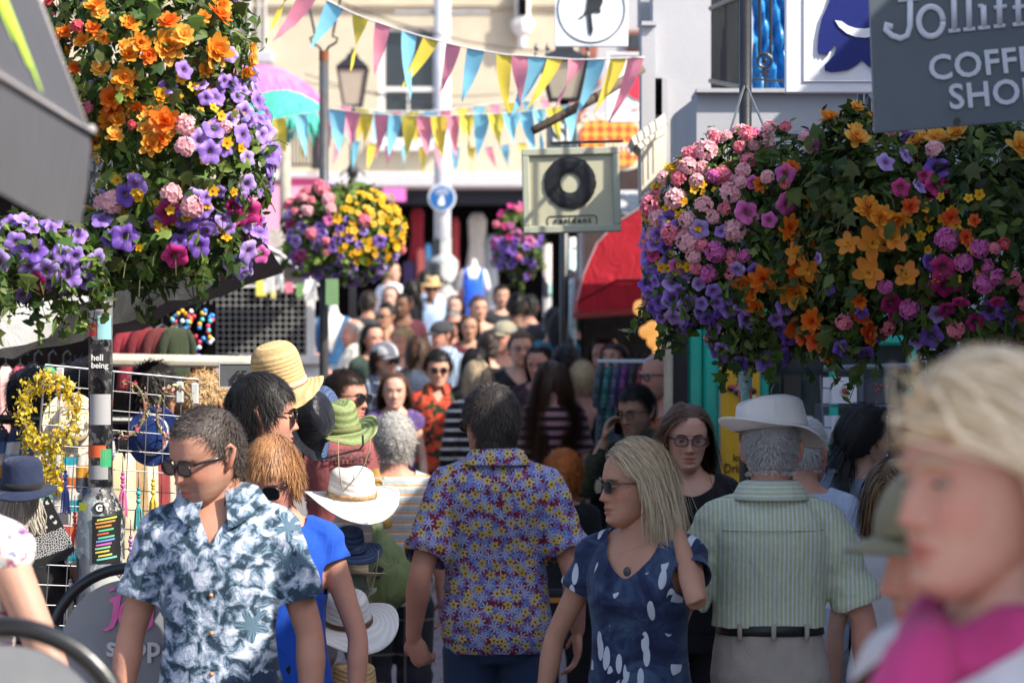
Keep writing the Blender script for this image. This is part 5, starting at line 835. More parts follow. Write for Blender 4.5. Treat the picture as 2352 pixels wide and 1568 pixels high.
tag(m.build('sticker_sleeve', stickers('post_stickers2', (.12, .05, .04), 1, 14), None, True), 'band of worn stickers round the slim black post', 'stickers')
post(1985, 8.3, .020, 120, 620, 'slim black post behind the slate coffee shop sign', IRON(), 'basket_post')
# lamps on the lane
def lantern(mb, c, w, h, fr=.02):
    """tapered four-sided street lantern: frame 0, glass 1"""
    for sx, sy in ((-1, -1), (1, -1), (1, 1), (-1, 1)): mb.tube([c + Vector((sx * w * .30, sy * w * .30, 0)), c + Vector((sx * w * .5, sy * w * .5, h * .62))], fr, 6)
    t = np.linspace(0, 2 * PI, 4, endpoint=False) + PI / 4; ring = lambda r, z: np.stack([c.x + r * np.cos(t), c.y + r * np.sin(t), np.full(4, c.z + z)], 1); mb.loft(np.array([ring(w * .43, 0), ring(w * .43, .03 * h)])); mb.loft(np.array([ring(w * .76, h * .62), ring(w * .80, h * .66), ring(w * .52, h * .76), ring(w * .30, h * .83), ring(w * .28, h * .88), ring(w * .1, h * .92), ring(w * .06, h)])); mb.loft(np.array([ring(w * .40, h * .03), ring(w * .68, h * .62)]), 1)
PANE = lambda: mat('lantern_glass', (.70, .62, .50), .2, .05, bump=0, trans=.5)
o = post(744, 17.6, .029, 118, None, 'black lamp post with a curved lyre bracket behind the daisy basket', GREYP()); m = MB(); m.lathe([(.0305, P(0, 140, 17.6).z - o.location.z), (.0305, P(0, 118, 17.6).z - o.location.z)], 14, cap=False); m.build('rust_band', mat('rust', (.20, .06, .025), .8, .3), o)
for s_ in (-1, 1): m = MB(); zz = lambda py: P(0, py, 17.6).z - o.location.z; m.tube([(s_ * .01, 0, zz(120)), (s_ * .03, 0, zz(108)), (s_ * .075, 0, zz(98)), (s_ * .085, 0, zz(88)), (s_ * .055, 0, zz(84)), (s_ * .06, 0, zz(70)), (s_ * .10, 0, zz(0)), (s_ * .11, 0, zz(-40))], .008, 8); m.build('bracket', IRON(), o, True)
o = post(810, 30, .035, 246, None, 'small black street lantern on a post in front of the cream building', IRON(), 'street_lamp', cat='street lamp'); m = MB(); c = Vector((0, 0, P(0, 246, 30).z - o.location.z)); lantern(m, c, .30, .62, .014); ln = m.build('lantern', [IRON(), PANE()], o); m = MB(); m.tube([(-.14, 0, c.z - .72), (-.06, 0, c.z - .66), (0, 0, c.z - .74), (.06, 0, c.z - .66), (.14, 0, c.z - .72)], .012, 8); m.lathe([(.05, c.z - .62), (.065, c.z - .68), (.05, c.z - .74)], 12); m.build('ladder_bar', IRON(), o)
o = post(1296, 19, .03, 232, None, 'black street lantern half covered by bunting on the right', IRON(), 'street_lamp', cat='street lamp'); m = MB(); c = Vector((0, 0, P(0, 232, 19).z - o.location.z)); lantern(m, c, .30, .40, .014)
for px in (1232, 1258, 1350): q = P(px, 128, 19); m.lathe([(.02, 0), (.006, .03), (.018, .05), (0, .09)], 8, (q.x - o.location.x, 0, q.z - o.location.z))
m.build('lantern', [IRON(), PANE()], o)
o = post(1016, 36, .105, -120, None, 'thick pale grey mast carrying a round blue sign', mat('mast_grey', (.45, .46, .49), .5, .12, 5, dirt=.3), 'sign_mast', cat='mast'); zz = lambda py: P(0, py, 36).z - o.location.z
m = MB(); m.box((0, 0, zz(28)), (1.2, .05, .04)); m.build('crossbar', mat('steel_grey', (.3, .3, .31), .5), o); m = MB(); m.lathe([(.2, 0), (.2, zz(600)), (.12, zz(585)), (.115, zz(585))], 16); m.build('cabinet', stickers('cab_stickers', (.02, .02, .025), 2, 4), o); m = MB(); m.lathe([(.112, zz(640)), (.112, zz(545))], 16, cap=False); m.build('sticker_band', stickers('cab_stickers', (.02, .02, .025), 2, 4), o)
rs = MB(); q = 36 * .03
def disc(mb, c, r, th, mi=0, n=36, col=None): a = np.linspace(0, 2 * PI, n, endpoint=False); mb.prism([(r * math.cos(t), r * math.sin(t)) for t in a], th, Matrix.Translation(c), mi, col)
disc(rs, Vector((0, -.14, zz(456))), .175, .02, 0); disc(rs, Vector((0, -.153, zz(456))), .155, .01, 1)
c = Vector((0, -.162, zz(456)))
rs.ell(c + Vector((.0, 0, .02)), (.018, .004, .018), 10, 6, 0); rs.prism([(-.03, -.10), (.03, -.10), (.025, 0), (-.025, 0)], .006, Matrix.Translation(c), 0); rs.ell(c + Vector((-.035, 0, -.03)), (.012, .004, .012), 10, 6, 0); rs.prism([(-.05, -.10), (-.02, -.10), (-.025, -.045), (-.045, -.045)], .006, Matrix.Translation(c), 0)
for s_ in (-1, 1): rs.tube([c + Vector((s_ * .045 + .03 * math.cos(t), 0, .075 + .03 * math.sin(t))) for t in np.linspace(0, 6.28, 14)], .005, 5, 0)
rs.tube([c + Vector((-.045, 0, .075)), c + Vector((-.01, 0, .11)), c + Vector((.035, 0, .11)), c + Vector((.045, 0, .075))], .005, 5, 0)
rs.build('round_sign', [mat('sign_white', (.70, .72, .74), .4, .05), mat('sign_blue', (.015, .10, .30), .35, .08)], o)
post(1312, 20.0, .036, 545, None, 'pale post plastered with stickers left of the red awning', stickers('post_stickers3', (.40, .55, .55), 3, 9), 'sticker_post'); post(1257, 26, .042, 560, None, 'sticker-covered post behind the crowd under the small basket', stickers('post_stickers4', (.5, .42, .38), 3, 8), 'sticker_post')
# hanging signs
def board(name, x0, y0, x1, y1, d, mt, label, rim=None, th=.03, rimw=.02, tilt=0): 
    o = thing(name, (x0 + x1) / 2, (y0 + y1) / 2, d, label, 'sign', 'hanging shop signs'); k = upx(d); w, h = (x1 - x0) * k, (y1 - y0) * k; m = MB(); m.box((0, 0, 0), (w, th, h), 0, None, None, .003)
    o.rotation_euler = (0, tilt, 0); m.build('panel', mt, o)
    if rim:
        m = MB(); m.box((0, -th * .5, h / 2 - rimw / 2), (w, th * .8, rimw), bev=.004); m.box((0, -th * .5, -h / 2 + rimw / 2), (w, th * .8, rimw), bev=.004)
        for s_ in (-1, 1): m.box((s_ * (w / 2 - rimw / 2), -th * .5, 0), (rimw, th * .8, h - 2 * rimw), bev=.004)
        m.build('frame', rim, o)
    return o, k, w, h
o, k, w, h = board('parrot_sign', 1274, -75, 1442, 108, 15, mat('sign_pale', (.64, .68, .74), .5, .04), 'pale square sign with a black perched bird inside a ring'); m = MB(); c = Vector((0, -.017, -.014)); m.tube([c + Vector((.176 * math.cos(t), 0, .176 * math.sin(t))) for t in np.linspace(0, 2 * PI, 49)], .0035, 6); m.build('ring', IRON(), o)
bird = [(-.005, .10), (.030, .10), (.048, .075), (.050, .04), (.048, .0), (.036, -.03), (.040, -.046), (.030, -.050), (.010, -.046), (-.004, -.055), (.0, -.10), (.004, -.135), (-.004, -.16), (-.016, -.145), (-.020, -.10), (-.024, -.055), (-.046, -.074), (-.066, -.078), (-.040, -.060), (-.028, -.035), (-.024, .0), (-.016, .06)]
m = MB(); m.prism([(x * 1.15 + .005, z * 1.08 + .0) for x, z in bird], .006, Matrix.Translation((0, -.018, .02))); m.build('bird', IRON(), o)
o, k, w, h = board('record_sign', 1200, 341, 1424, 535, 13.3, mat('sage_paint', (.44, .42, .29), .5, .05, 6, dirt=.2), 'square sage green sign with a black record disc and small lettering', mat('sage_frame', (.36, .37, .28), .5, .06), .05, .034, R(-1.5)); m = MB(); c = Vector((-.005, -.045, .035))
g = np.random.default_rng(3); a = np.linspace(0, 2 * PI, 60, endpoint=False); ro = .122 + g.normal(size=60) * .0012; m.loft(np.array([np.stack([c.x + r * np.cos(a), np.full(60, c.y + y), c.z + r * np.sin(a)], 1) for r, y in ((.046, .02), (.046, .012), (.07, .009), (.10, .009), (ro, .012), (ro, .02))]), 0, None, False); m.build('disc', mat('black_gloss', (.010, .010, .012), .35, .5, 40, .5), o); m = MB(); write(m, 'resident', .038, (.003, -.029, -.153), 0, None, None, .0009, True, 1, 1.35); m.build('lettering', IRON(), o)
m = MB(); bw, bh = .112, .024; pts = [(bw, -.02), (bw + .004, 0), (bw, .02), (bw - .008, bh), (-bw + .008, bh), (-bw, .02), (-bw - .004, 0), (-bw, -.02), (-bw + .008, -bh), (bw - .008, -bh), (bw, -.02)]; m.tube([(x, -.028, z - .143) for x, z in pts], .0022, 6); m.build('outline', IRON(), o); m = MB(); m.tube([(w * .1, 0, h / 2), (w * .1, 0, h / 2 + .03)], .006, 6); m.tube([(.55 * w, .03, h / 2 + .03), (-.2 * w, .03, h / 2 + .03)], .008, 6); m.build('bracket', IRON(), o)
o, k, w, h = board('slate_sign', 1255, 268, 1325, 340, 18.6, mat('slate_board', (.06, .075, .09), .6, .1), 'small slate grey sign with white capitals above the record sign'); m = MB(); write(m, 'SI', 46 * k * 1.4, (.0, -.02, -h * .36), 0, None, None, .004, True); m.build('lettering', WPAINT(), o)
o, k, w, h = board('red_spot_sign', 1392, 122, 1500, 282, 21, mat('sign_white2', (.74, .72, .72), .5, .04), 'white hanging sign with a large red spot behind the bunting', WPAINT(), .04, .02); m = MB(); disc(m, Vector((.085, -.03, .03)), .12, .006); m.v = [np.clip(m.v[0], [-1, -1, -1], [w / 2 - .02, 1, 1])]; write(m, 'est. 20', .04, (.02, -.03, -h * .32), 0); m.build('emblem', mat('sign_red', (.66, .03, .06), .5), o)
def diamonds(q):
    s_ = q.sep(q.coord('Object', (1, 1, 1), (0, R(45), 0))); a = q.math('GREATER_THAN', q.math('SINE', q.math('MULTIPLY', s_[0], 62)), 0); b = q.math('GREATER_THAN', q.math('SINE', q.math('MULTIPLY', s_[2], 62)), 0); return q.mix(q.math('ABSOLUTE', q.math('SUBTRACT', a, b)), (.76, .10, .03), (.78, .38, .06))
o = thing('diamond_sign', 1400, 330, 22, 'orange and red diamond pattern sign with a scalloped cream edge', 'sign', 'hanging shop signs'); k = upx(22); a = np.linspace(0, 2 * PI, 60, endpoint=False); e = lambda s_, sc: [(s_ * 78 * k * (abs(math.cos(t)) ** .5 * np.sign(math.cos(t)) + sc * math.cos(14 * t) * math.cos(t)), s_ * 62 * k * (abs(math.sin(t)) ** .5 * np.sign(math.sin(t)) + sc * math.sin(14 * t) * 0)) for t in a]
m = MB(); m.prism(e(1.0, .03), .03, Matrix.Translation((0, .02, 0))); m.build('backing', mat('cream_sign', (.72, .62, .46), .5), o); m = MB(); m.prism(e(.86, 0), .03); dm, nt, b_ = nodes('diamond_print'); q = N(nt); q.put(b_.inputs['Base Color'], diamonds(q)); setp(b_, .5); m.build('print', dm, o); m = MB(); write(m, 'Jumps', .13, (-.05, -.02, -.06), 0, None, None, .003); m.build('lettering', mat('cream_letter', (.76, .70, .60), .5), o); m = MB(); write(m, 'COOL', .10, (-.22, -.005, .17), 0); m.build('lettering', mat('cream_letter', (.76, .70, .60), .5), o)
o, k, w, h = board('grey_letter_sign', 1398, 438, 1470, 492, 24, mat('sign_pale3', (.60, .60, .62), .5), 'pale sign with grey capitals above the red awning'); m = MB(); write(m, 'CB', .19, (.02, -.02, -h * .35), 0, None, None, .012, True); m.build('lettering', mat('grey_letter', (.10, .13, .18), .5), o)
o, k, w, h = board('blue_figure_sign', 1803, -170, 2040, 215, 7.6, mat('sign_white4', (.72, .72, .75), .5, .04), 'white hanging sign with a dark blue rounded figure', None, .03); m = MB(); bx = h / 2 - (170) * k
pt = lambda pts: [((x - 1921.5) * k, (22.5 - y) * k) for x, y in pts]
fig = pt([(1905, -90), (1915, -30), (1900, 15), (1886, 45), (1878, 85), (1876, 118), (1880, 128), (1884, 122), (1888, 130), (1893, 124), (1898, 131), (1903, 122), (1910, 112), (1914, 105), (1920, 110), (1914, 128), (1902, 142), (1892, 152), (1893, 164), (1908, 168), (1945, 163), (1965, 152), (1978, 140), (1990, 152), (2005, 163), (2035, 168), (2037, 60), (2037, -90)])
m.prism(fig, .008, Matrix.Translation((0, -.019, 0))); m.build('figure', mat('deep_blue', (.008, .015, .14), .45, .08), o); m = MB(); arc = [(1932 + 42 * (1 - math.cos(t)) + 10, 52 + 38 * math.sin(t)) for t in np.linspace(0, 1.5, 10)]; sm = [(1915, 50), (1925, 66), (1942, 80), (1962, 88), (1985, 90), (2010, 84), (2030, 72), (2030, 54), (2008, 64), (1985, 69), (1962, 68), (1945, 62), (1930, 52)]
m.prism(pt(sm), .004, Matrix.Translation((0, -.0245, 0))); m.build('white_band', mat('sign_white4', (.72, .72, .75), .5, .04), o); m = MB()
for r in ((1843, -150, 1848, 190), (1843, 186, 2036, 191)): a_, b_ = pt([(r[0], r[1]), (r[2], r[3])]); m.box(((a_[0] + b_[0]) / 2, -.017, (a_[1] + b_[1]) / 2), (b_[0] - a_[0], .006, abs(a_[1] - b_[1])), bev=.002)
m.build('moulding', mat('sign_white4', (.72, .72, .75), .5, .04), o)
d = 6.6; o = thing('coffee_sign', 2180, 140, d, 'slate grey hanging board lettered for a coffee shop', 'sign', 'hanging shop signs'); k = upx(d); pt = lambda pts: [((x - 2180) * k, (140 - y) * k) for x, y in pts]; m = MB(); m.prism(pt([(2008, 306), (1992, -120), (2470, -180), (2470, 268)])[::-1], .025); m.build('panel', mat('slate_paint', (.085, .105, .125), .5, .10, 5, .1), o); m = MB(); Tm = lambda x, y, a=4.2: Matrix.Translation(((x - 2180) * k, -.016, (140 - y) * k)) @ Matrix.Rotation(R(-a), 4, 'Y')
write(m, 'COFFEE', 80 * k, (0, 0, 0), 0, Tm(2134, 186, 5.5), None, .0014, False, 1.0, 1.06); write(m, 'SHOP', 80 * k, (0, 0, 0), 0, Tm(2180, 252, 5), None, .0014, False, 1.0, 1.06)
def stroke(pts, wd=7): wd *= 1.25; m.tube([((x - 2180) * k, -.016, (140 - y) * k) for x, y in pts], wd * k / 2 * 1.25, 8, flat=.3, up=(0, -1, 0))
stroke([(2088, 5), (2088, 62), (2082, 84), (2066, 91), (2046, 84), (2032, 70), (2034, 58), (2044, 62), (2042, 70)], 9); stroke([(2060, 4), (2112, -1)], 6)
stroke([(2118 + 28 * math.cos(t) + 18, 52 - 34 * math.sin(t)) for t in np.linspace(0, 2 * PI, 26)], 9)
for x, top, slf in ((2188, -10, 1), (2222, -12, 1), (2256, 15, 1), (2292, -10, 1), (2335, -12, 1)): stroke([(x, top), (x + 2, 72 - (x - 2188) * .1)], 9); stroke([(x - 12, 74 - (x - 2188) * .1), (x + 15, 72 - (x - 2188) * .1)], 6); stroke([(x - 12, top + 2), (x, top + 1)], 6)
for x in (2292, 2335): stroke([(x, -10), (x + 6, -26), (x + 20, -30)], 9); stroke([(x - 12, 20), (x + 18, 17)], 6)
m.build('lettering', mat('pale_letter', (.50, .54, .60), .5, .05), o, True); m = MB(); disc(m, Vector(((2196 - 2180) * k, -.014, (140 - 280) * k)), .008, .004); m.build('bolt', IRON(), o)
# leaning pole
m = MB(); m.tube([P(1476, 158, 13.9), P(1380, 218, 13.8), P(1225, 300, 13.6)], [.022, .024, .02], 10); tag(m.build('timber_pole', mat('old_timber', (.11, .08, .06), .8, .4, 9, .5), None, True), 'weathered timber pole jutting from the white corner building', 'pole')
for a_, b_, sag in ((P(440, 120, 40), P(1180, 215, 42), .25), (P(640, -60, 30), P(1300, 120, 34), .2), (P(700, 170, 38), P(1300, 215, 44), .3), (P(860, 215, 40), P(1200, 250, 40), .1)): m = MB(); m.tube([a_.lerp(b_, t) - Vector((0, 0, sag * 4 * t * (1 - t))) for t in np.linspace(0, 1, 9)], .008, 5); tag(m.build('overhead_wire', IRON(), None), 'thin dark overhead wire crossing in front of the cream building', 'wire', 'overhead wires')
# bunting
BUNT = [mat('bunting_yellow', (.78, .60, .08), .8, .06, trans=.35), mat('bunting_pink', (.80, .27, .36), .8, .06, trans=.35), mat('bunting_blue', (.22, .54, .70), .8, .06, trans=.35), mat('bunting_tape', (.66, .64, .64), .8, .05)]
def flag(L, w, sway, twist, g):
    m = MB(); n = 8; v = []
    for i in range(n + 1):
        u = i / n; ww = w * (1 - .96 * u ** 1.7); a = twist * u; cx = sway * u ** 1.3; cy = .35 * w * math.sin(u * 3 + g.uniform(0, 1)) * u
        for s_ in (-.5, 0, .5): v.append((cx + s_ * ww * math.cos(a), cy + s_ * ww * math.sin(a) + .12 * w * (s_ == 0) * math.sin(u * 4), -u * L + .04 * L * s_ * math.sin(a * 2)))
    m.add(v, [(i * 3 + j, i * 3 + j + 1, i * 3 + j + 4, i * 3 + j + 3) for i in range(n) for j in range(2)]); return m
def bunting(pts, d, flags, label, L, w, d2=None, rope=.006, seed=1):
    """pts: the tape in the picture; flags: (px, colour 0 yellow 1 pink 2 blue, sway)"""
    d2 = d2 or d; X0, X1 = pts[0][0], pts[-1][0]; dd = lambda px: d + (d2 - d) * (px - X0) / (X1 - X0); py = lambda px: np.interp(px, [p[0] for p in pts], [p[1] for p in pts]); o = thing('bunting', pts[0][0], pts[0][1], d, label, 'bunting', 'bunting strings across the lane'); g = np.random.default_rng(seed); m = MB(); q = np.linspace(X0, X1, 24); m.tube([P(x, py(x), dd(x)) - o.location for x in q], rope, 6, flat=.4); m.build('tape', BUNT[3], o, True)
    for px, c, sw in flags: D = dd(px); f = flag(L * g.uniform(.82, 1.1), w * g.uniform(.85, 1.1), (sw + g.normal() * .10) * L, g.normal() * 1.3, g).build('pennant', BUNT[c], o, True); f.location = P(px, py(px), D) - o.location; f.rotation_euler = (g.uniform(-.1, .1), math.atan2((py(px + 5) - py(px - 5)), 10) * .8, g.uniform(-.3, .3))
bunting([(560, -130), (690, -30), (820, 36), (940, 76), (1060, 108), (1160, 126), (1200, 128), (1330, 138), (1480, 132)], 13.5, [(675, 0, .1), (712, 1, -.2), (770, 2, -.22), (828, 0, -.05), (880, 1, .1), (940, 2, .08), (990, 0, -.25), (1042, 1, -.1), (1093, 2, -.1), (1158, 0, .15), (1195, 1, -.05), (1235, 2, -.45), (1275, 0, -.65), (1325, 1, -.4), (1370, 2, -.5), (1420, 0, -.55), (1460, 1, -.5)], 'nearest bunting string dipping from the lamp post to the white building', .285, .084, 13.6, .009, 2)
cyc = [1, 2, 0, 0, 2, 1, 1, 2, 0, 2, 0, 2, 0, 1, 0, 1]
bunting([(600, 280), (760, 250), (850, 262), (1000, 268), (1200, 258), (1340, 236)], 18, [(640, 0, 0), (690, 2, 0), (745, 1, .02), (775, 2, 0)] + [(810 + 33 * i, cyc[(i * 3) % 16], (-1) ** i * .06) for i in range(15)] + [(1310, 2, -.1)], 'second bunting string level with the lantern glass', .27, .10, 17.5, .007, 3)
bunting([(770, 240), (880, 258), (1000, 255), (1140, 238), (1290, 225)], 22, [(795 + 38 * i, (i * 2 + 1) % 3, (-1) ** i * .12) for i in range(13)], 'third bunting string just behind and above the second', .27, .09, 23, .008, 4)
bunting([(620, 300), (780, 318), (900, 335), (1020, 338), (1120, 338), (1260, 320)], 27, [(660, 2, 0), (700, 0, 0), (740, 1, 0)] + [(780 + 38 * i, (i + 1) % 3, .05) for i in range(12)], 'farthest bunting string of small pennants above the canopy', .26, .08, 27, .008, 5)
# parasols
def parasol(px, py, d, rpx, hpx, col, label, lean):
    o = thing('raffia_parasol', px, py, d, label, 'parasol', 'raffia parasols'); k = upx(d); r = rpx * k; h = hpx * k; M = Matrix.Rotation(R(lean), 4, 'Y'); m = MB(); g = np.random.default_rng(int(px)); n = 48; a = np.linspace(0, 2 * PI, n, endpoint=False)
    m.loft(np.array([np.stack([rr * r * np.cos(a), rr * r * np.sin(a), np.full(n, z * h) + .02 * h * np.cos(8 * a) * rr], 1) for rr, z in ((.02, 1.0), (.25, .93), (.5, .78), (.75, .52), (1.0, .14), (1.02, .10), (.7, .4))]), 0, np.array(col), False)
    for layer, (r0, z0) in enumerate(((.3, .92), (.5, .79), (.7, .60), (.88, .36), (1.0, .15))):
        for t in np.linspace(0, 2 * PI, 90, endpoint=False):
            t += g.normal() * .03; q = .16 * g.uniform(.7, 1.3); p0 = np.array([r0 * r * math.cos(t), r0 * r * math.sin(t), z0 * h]); p1 = p0 + np.array([q * r * math.cos(t), q * r * math.sin(t), -h * q * (1.4 if layer < 4 else 2.2)]); wv = np.array([-math.sin(t), math.cos(t), 0]) * .016 * r * 2; m.add([p0 - wv, p0 + wv, p1 + wv * .3, p1 - wv * .3], [(0, 1, 2, 3)], 0, np.array(col) * g.uniform(.75, 1.25))
    m.v = [tf(v, M) for v in m.v]; m.build('canopy', mat('raffia', vcol=True, rough=.8, trans=.3, var=.2), o); m = MB(); m.tube([tuple(M @ Vector((0, 0, h))), (0, 0, -1.2), (0, 0, -2.4)], .022, 8); m.build('pole', mat('pole_green', (.12, .22, .16), .5), o)
parasol(600, 232, 29, 150, 84, (.72, .22, .52), 'pink raffia parasol rising behind the mint one', 8); parasol(650, 292, 27, 132, 86, (.09, .52, .40), 'mint green raffia parasol in front of the pink one', 6)
o = post(655, 26, .05, 330, 640, 'grey timber stall post under the mint parasol', mat('grey_timber', (.30, .28, .23), .8, .2), 'stall_post'); m = MB(); slab(m, 560, 345, 640, 352, 26, .4); slab(m, 575, 352, 585, 420, 26, .05); tag(m.build('stall_shelf', IRON(), None), 'dark shelf beside the grey timber stall post', 'shelf')
# near grey canopy at top left
o = empty('grey_canopy', (-.67, 4.5, 2.11), 'grey market canopy edge with lime handwriting close by at top left', 'canopy'); m = MB(); X1, Z1, Y1 = 0.0, 0.0, 0.0
n = 14; ys = np.linspace(0, -3.2, n); rows = []
for (dx, dz) in ((-.9, 2.2), (-.16, .45), (-.08, .22), (0, 0), (.004, -.02), (-.002, -.09), (-.012, -.150)): rows.append([(dx + (.006 * math.sin(y * 9) if dz < -.05 else 0), y - dz * .02 * (1 if dz > 0 else 0) - max(0, dz) * .10, dz + (.008 * math.sin(y * 7 + 1) if dz < -.1 else 0)) for y in ys])
v = [p for r in rows for p in r]; m.add(v + [(x - .008, y, z) for x, y, z in v], [(i * n + j, i * n + j + 1, (i + 1) * n + j + 1, (i + 1) * n + j) for i in range(len(rows) - 1) for j in range(n - 1)]); 
m.build('canvas', cloth('grey_canvas', (.060, .060, .068), .08, .8, .15), o, True); m = MB(); m.tube([(.004, y, .0) for y in ys], .005, 8); m.tube([(.0, 0, 0), (-.08, -.022, .22), (-.16, -.045, .45)], .004, 6); m.build('edge_rope', mat('grey_cord', (.32, .30, .30), .8), o, True); m = MB(); m.ell((.004, -.002, .004), (.009, .009, .009)); m.ell((.004, -.9, .004), (.01, .02, .014)); m.build('knot', mat('grey_cord', (.32, .30, .30), .8), o, True)
m = MB(); m.add([(-.012, .0, -.06), (-1.6, .0, -.06), (-1.6, -.005, .6), (-.2, -.005, .5)], [(0, 1, 2, 3)]); m.add([(-.02, 0, -.05), (-1.6, 0, -.05), (-1.6, -3.2, -.05), (-.02, -3.2, -.05)], [(0, 1, 2, 3)]); m.build('lining', DARK(), o)
m = MB()
for y0, y1, a_, b_ in ((-.43, -.50, .02, .26), (-.47, -.55, .05, .28), (-.53, -.60, .08, .30)): m.tube([(-.3636 * z + .004, y0 + (y1 - y0) * u, z) for u, z in [(t, a_ + (b_ - a_) * t) for t in np.linspace(0, 1, 7)]], [.003, .008, .010, .010, .010, .008, .006], 8, flat=.3, up=(1, 0, .36))
m.build('handwriting', mat('lime_paint', (.48, .72, .06), .6, .08), o)
# pavement signs
def aboard(px, py, rpx, d, label, parts_fn):
    o = thing('pavement_sign', px, py, d, label, 'pavement sign', 'round topped pavement signs'); k = upx(d); r = rpx * k; hb = o.location.z - G(d); a = np.linspace(0, PI, 28); pts = [(r, 0, -hb)] + [(r * math.cos(t), 0, r * math.sin(t)) for t in a] + [(-r, 0, -hb)]; m = MB(); m.tube(pts, .016, 12); m.build('frame', mat('black_tube', (.012, .013, .015), .3, .1, spec=.6), o, True); q = r * .86; m = MB(); m.prism([(q, -hb * .8)] + [(q * math.cos(t), q * math.sin(t)) for t in a] + [(-q, -hb * .8)], .012); m.build('panel', mat('grey_board', (.24, .25, .27), .5, .08), o); parts_fn(o, k, r); return o
def jo(o, k, r):
    m = MB(); V = lambda pts: [((x - 300) * k, -.010, (1490 - y) * k) for x, y in pts]
    m.prism([((x - 300) * k, (1490 - y) * k) for x, y in ((256, 1372), (280, 1364), (272, 1418), (262, 1440), (246, 1448), (236, 1446), (252, 1436), (258, 1420), (262, 1385), (252, 1380))], .006, Matrix.Translation((0, -.009, 0))); m.prism([((x - 300) * k, (1490 - y) * k) for x, y in ((252, 1352), (272, 1345), (274, 1350), (254, 1357))], .006, Matrix.Translation((0, -.009, 0)))
    m.tube(V([(300 + 22 * math.cos(t), 1412 - 30 * math.sin(t)) for t in np.linspace(0, 2 * PI, 20)]), 6 * k, 8, flat=.3, up=(0, -1, 0)); m.prism([((x - 300) * k, (1490 - y) * k) for x, y in ((345, 1385), (356, 1380), (352, 1435), (336, 1448), (344, 1430))], .006, Matrix.Translation((0, -.009, 0))); m.build('pink_lettering', mat('pink_paint2', (.80, .16, .42), .5), o); m = MB(); write(m, 'shop', 46 * k * 1.4, ((246 - 300) * k, -.010, (1490 - 1504) * k), 0, None, None, .002); m.build('white_lettering', WPAINT(), o)
aboard(300, 1490, 186, 7.8, 'round topped pavement sign with pink lettering beside the flowered shirt', jo)
def lime(o, k, r): m = MB(); [m.tube([((x + xo - 20) * k, -.010, (1700 - y) * k) for x, y in ((-20, 1562), (-12, 1552), (0, 1560), (10, 1590))], 8 * k, 8, flat=.3, up=(0, -1, 0)) for xo in (20, 60, 90, 130, 170)]; write(m, 'veggie', 95 * k, (-.08, -.010, .06), 0, None, None, .004); m.build('lime_lettering', mat('lime_paint', (.25, .68, .10), .5), o)
aboard(10, 1730, 290, 4.3, 'near pavement sign with lime green lettering cut by the frame', lime)
# ---------------------------------------------------------------- hats, stalls, things carried and worn
def straw(name, col, ring=520, amt=.35):
    if name in MATS: return MATS[name]
    m, nt, b = nodes(name); q = N(nt); v = q.coord(); s = q.sep(v); r = q.math('SQRT', q.math('ADD', q.math('MULTIPLY', s[0], s[0]), q.math('MULTIPLY', s[1], s[1])))
    h = q.math('SINE', q.math('MULTIPLY', q.math('ADD', q.math('MULTIPLY', s[2], 1.0), r), ring)); n = q.noise(v, 120, 3, .7)[0]; hh = q.math('MULTIPLY_ADD', h, .25, q.math('MULTIPLY', n, .8))
    q.put(b.inputs['Base Color'], q.ramp(hh, [(.1, tuple(c * (1 - amt) for c in col)), (.7, tuple(min(1, c * (1 + amt * .4)) for c in col))])); setp(b, .75, 0, .25); q.put(b.inputs['Normal'], q.bump(hh, .5, .004)); MATS[name] = m; return m
def hat_mb(cx=.078, cy=.095, h=.11, brim=.085, side=.0, front=0.0, back=0.0, pinch=0.0, dome=.5, taper=.86, wav=0.0, bx=1.0):
    """crown and brim as closed solids around z = 0; side > 0 rolls the brim up at left and right, front/back > 0 turn it down there"""
    n = 44; t = np.linspace(0, 2 * PI, n, endpoint=False); rows = []; K = 12
    for u in np.linspace(0, 1, K):
        z = h * (1 - (1 - u) ** (1 + dome)) if dome > .3 else h * u; rr = (1 - (1 - taper) * u) * math.sqrt(max(.0, 1 - max(0, (u - (1 - dome)) / max(dome, .01)) ** 2 * .98)); x, y = cx * rr * np.cos(t), cy * rr * np.sin(t)
        zz = np.full(n, z) - pinch * u ** 3 * np.exp(-(x / (cx * .35)) ** 2); x = x * (1 - pinch * 4 * u ** 2 * np.clip(-np.sin(t), 0, 1) ** 3); rows.append(np.stack([x, y, zz], 1))
    c = MB(); c.loft(np.array(rows)); b = MB(); top = []
    for u in np.linspace(0, 1, 9):
        x, y = (cx * .98 + brim * bx * u) * np.cos(t), (cy * .98 + brim * u) * np.sin(t); z = side * u ** 1.7 * np.abs(np.cos(t)) ** 2 - front * u ** 1.3 * np.clip(-np.sin(t), 0, 1) ** 1.5 - back * u ** 1.3 * np.clip(np.sin(t), 0, 1) ** 1.5 + wav * u * np.sin(3 * t + 1)
        top.append(np.stack([x, y, z], 1))
    under = [r - np.array([0, 0, .004]) for r in top[::-1]]; b.loft(np.array(top + under + [top[0]]), 0, None, False); return c, b
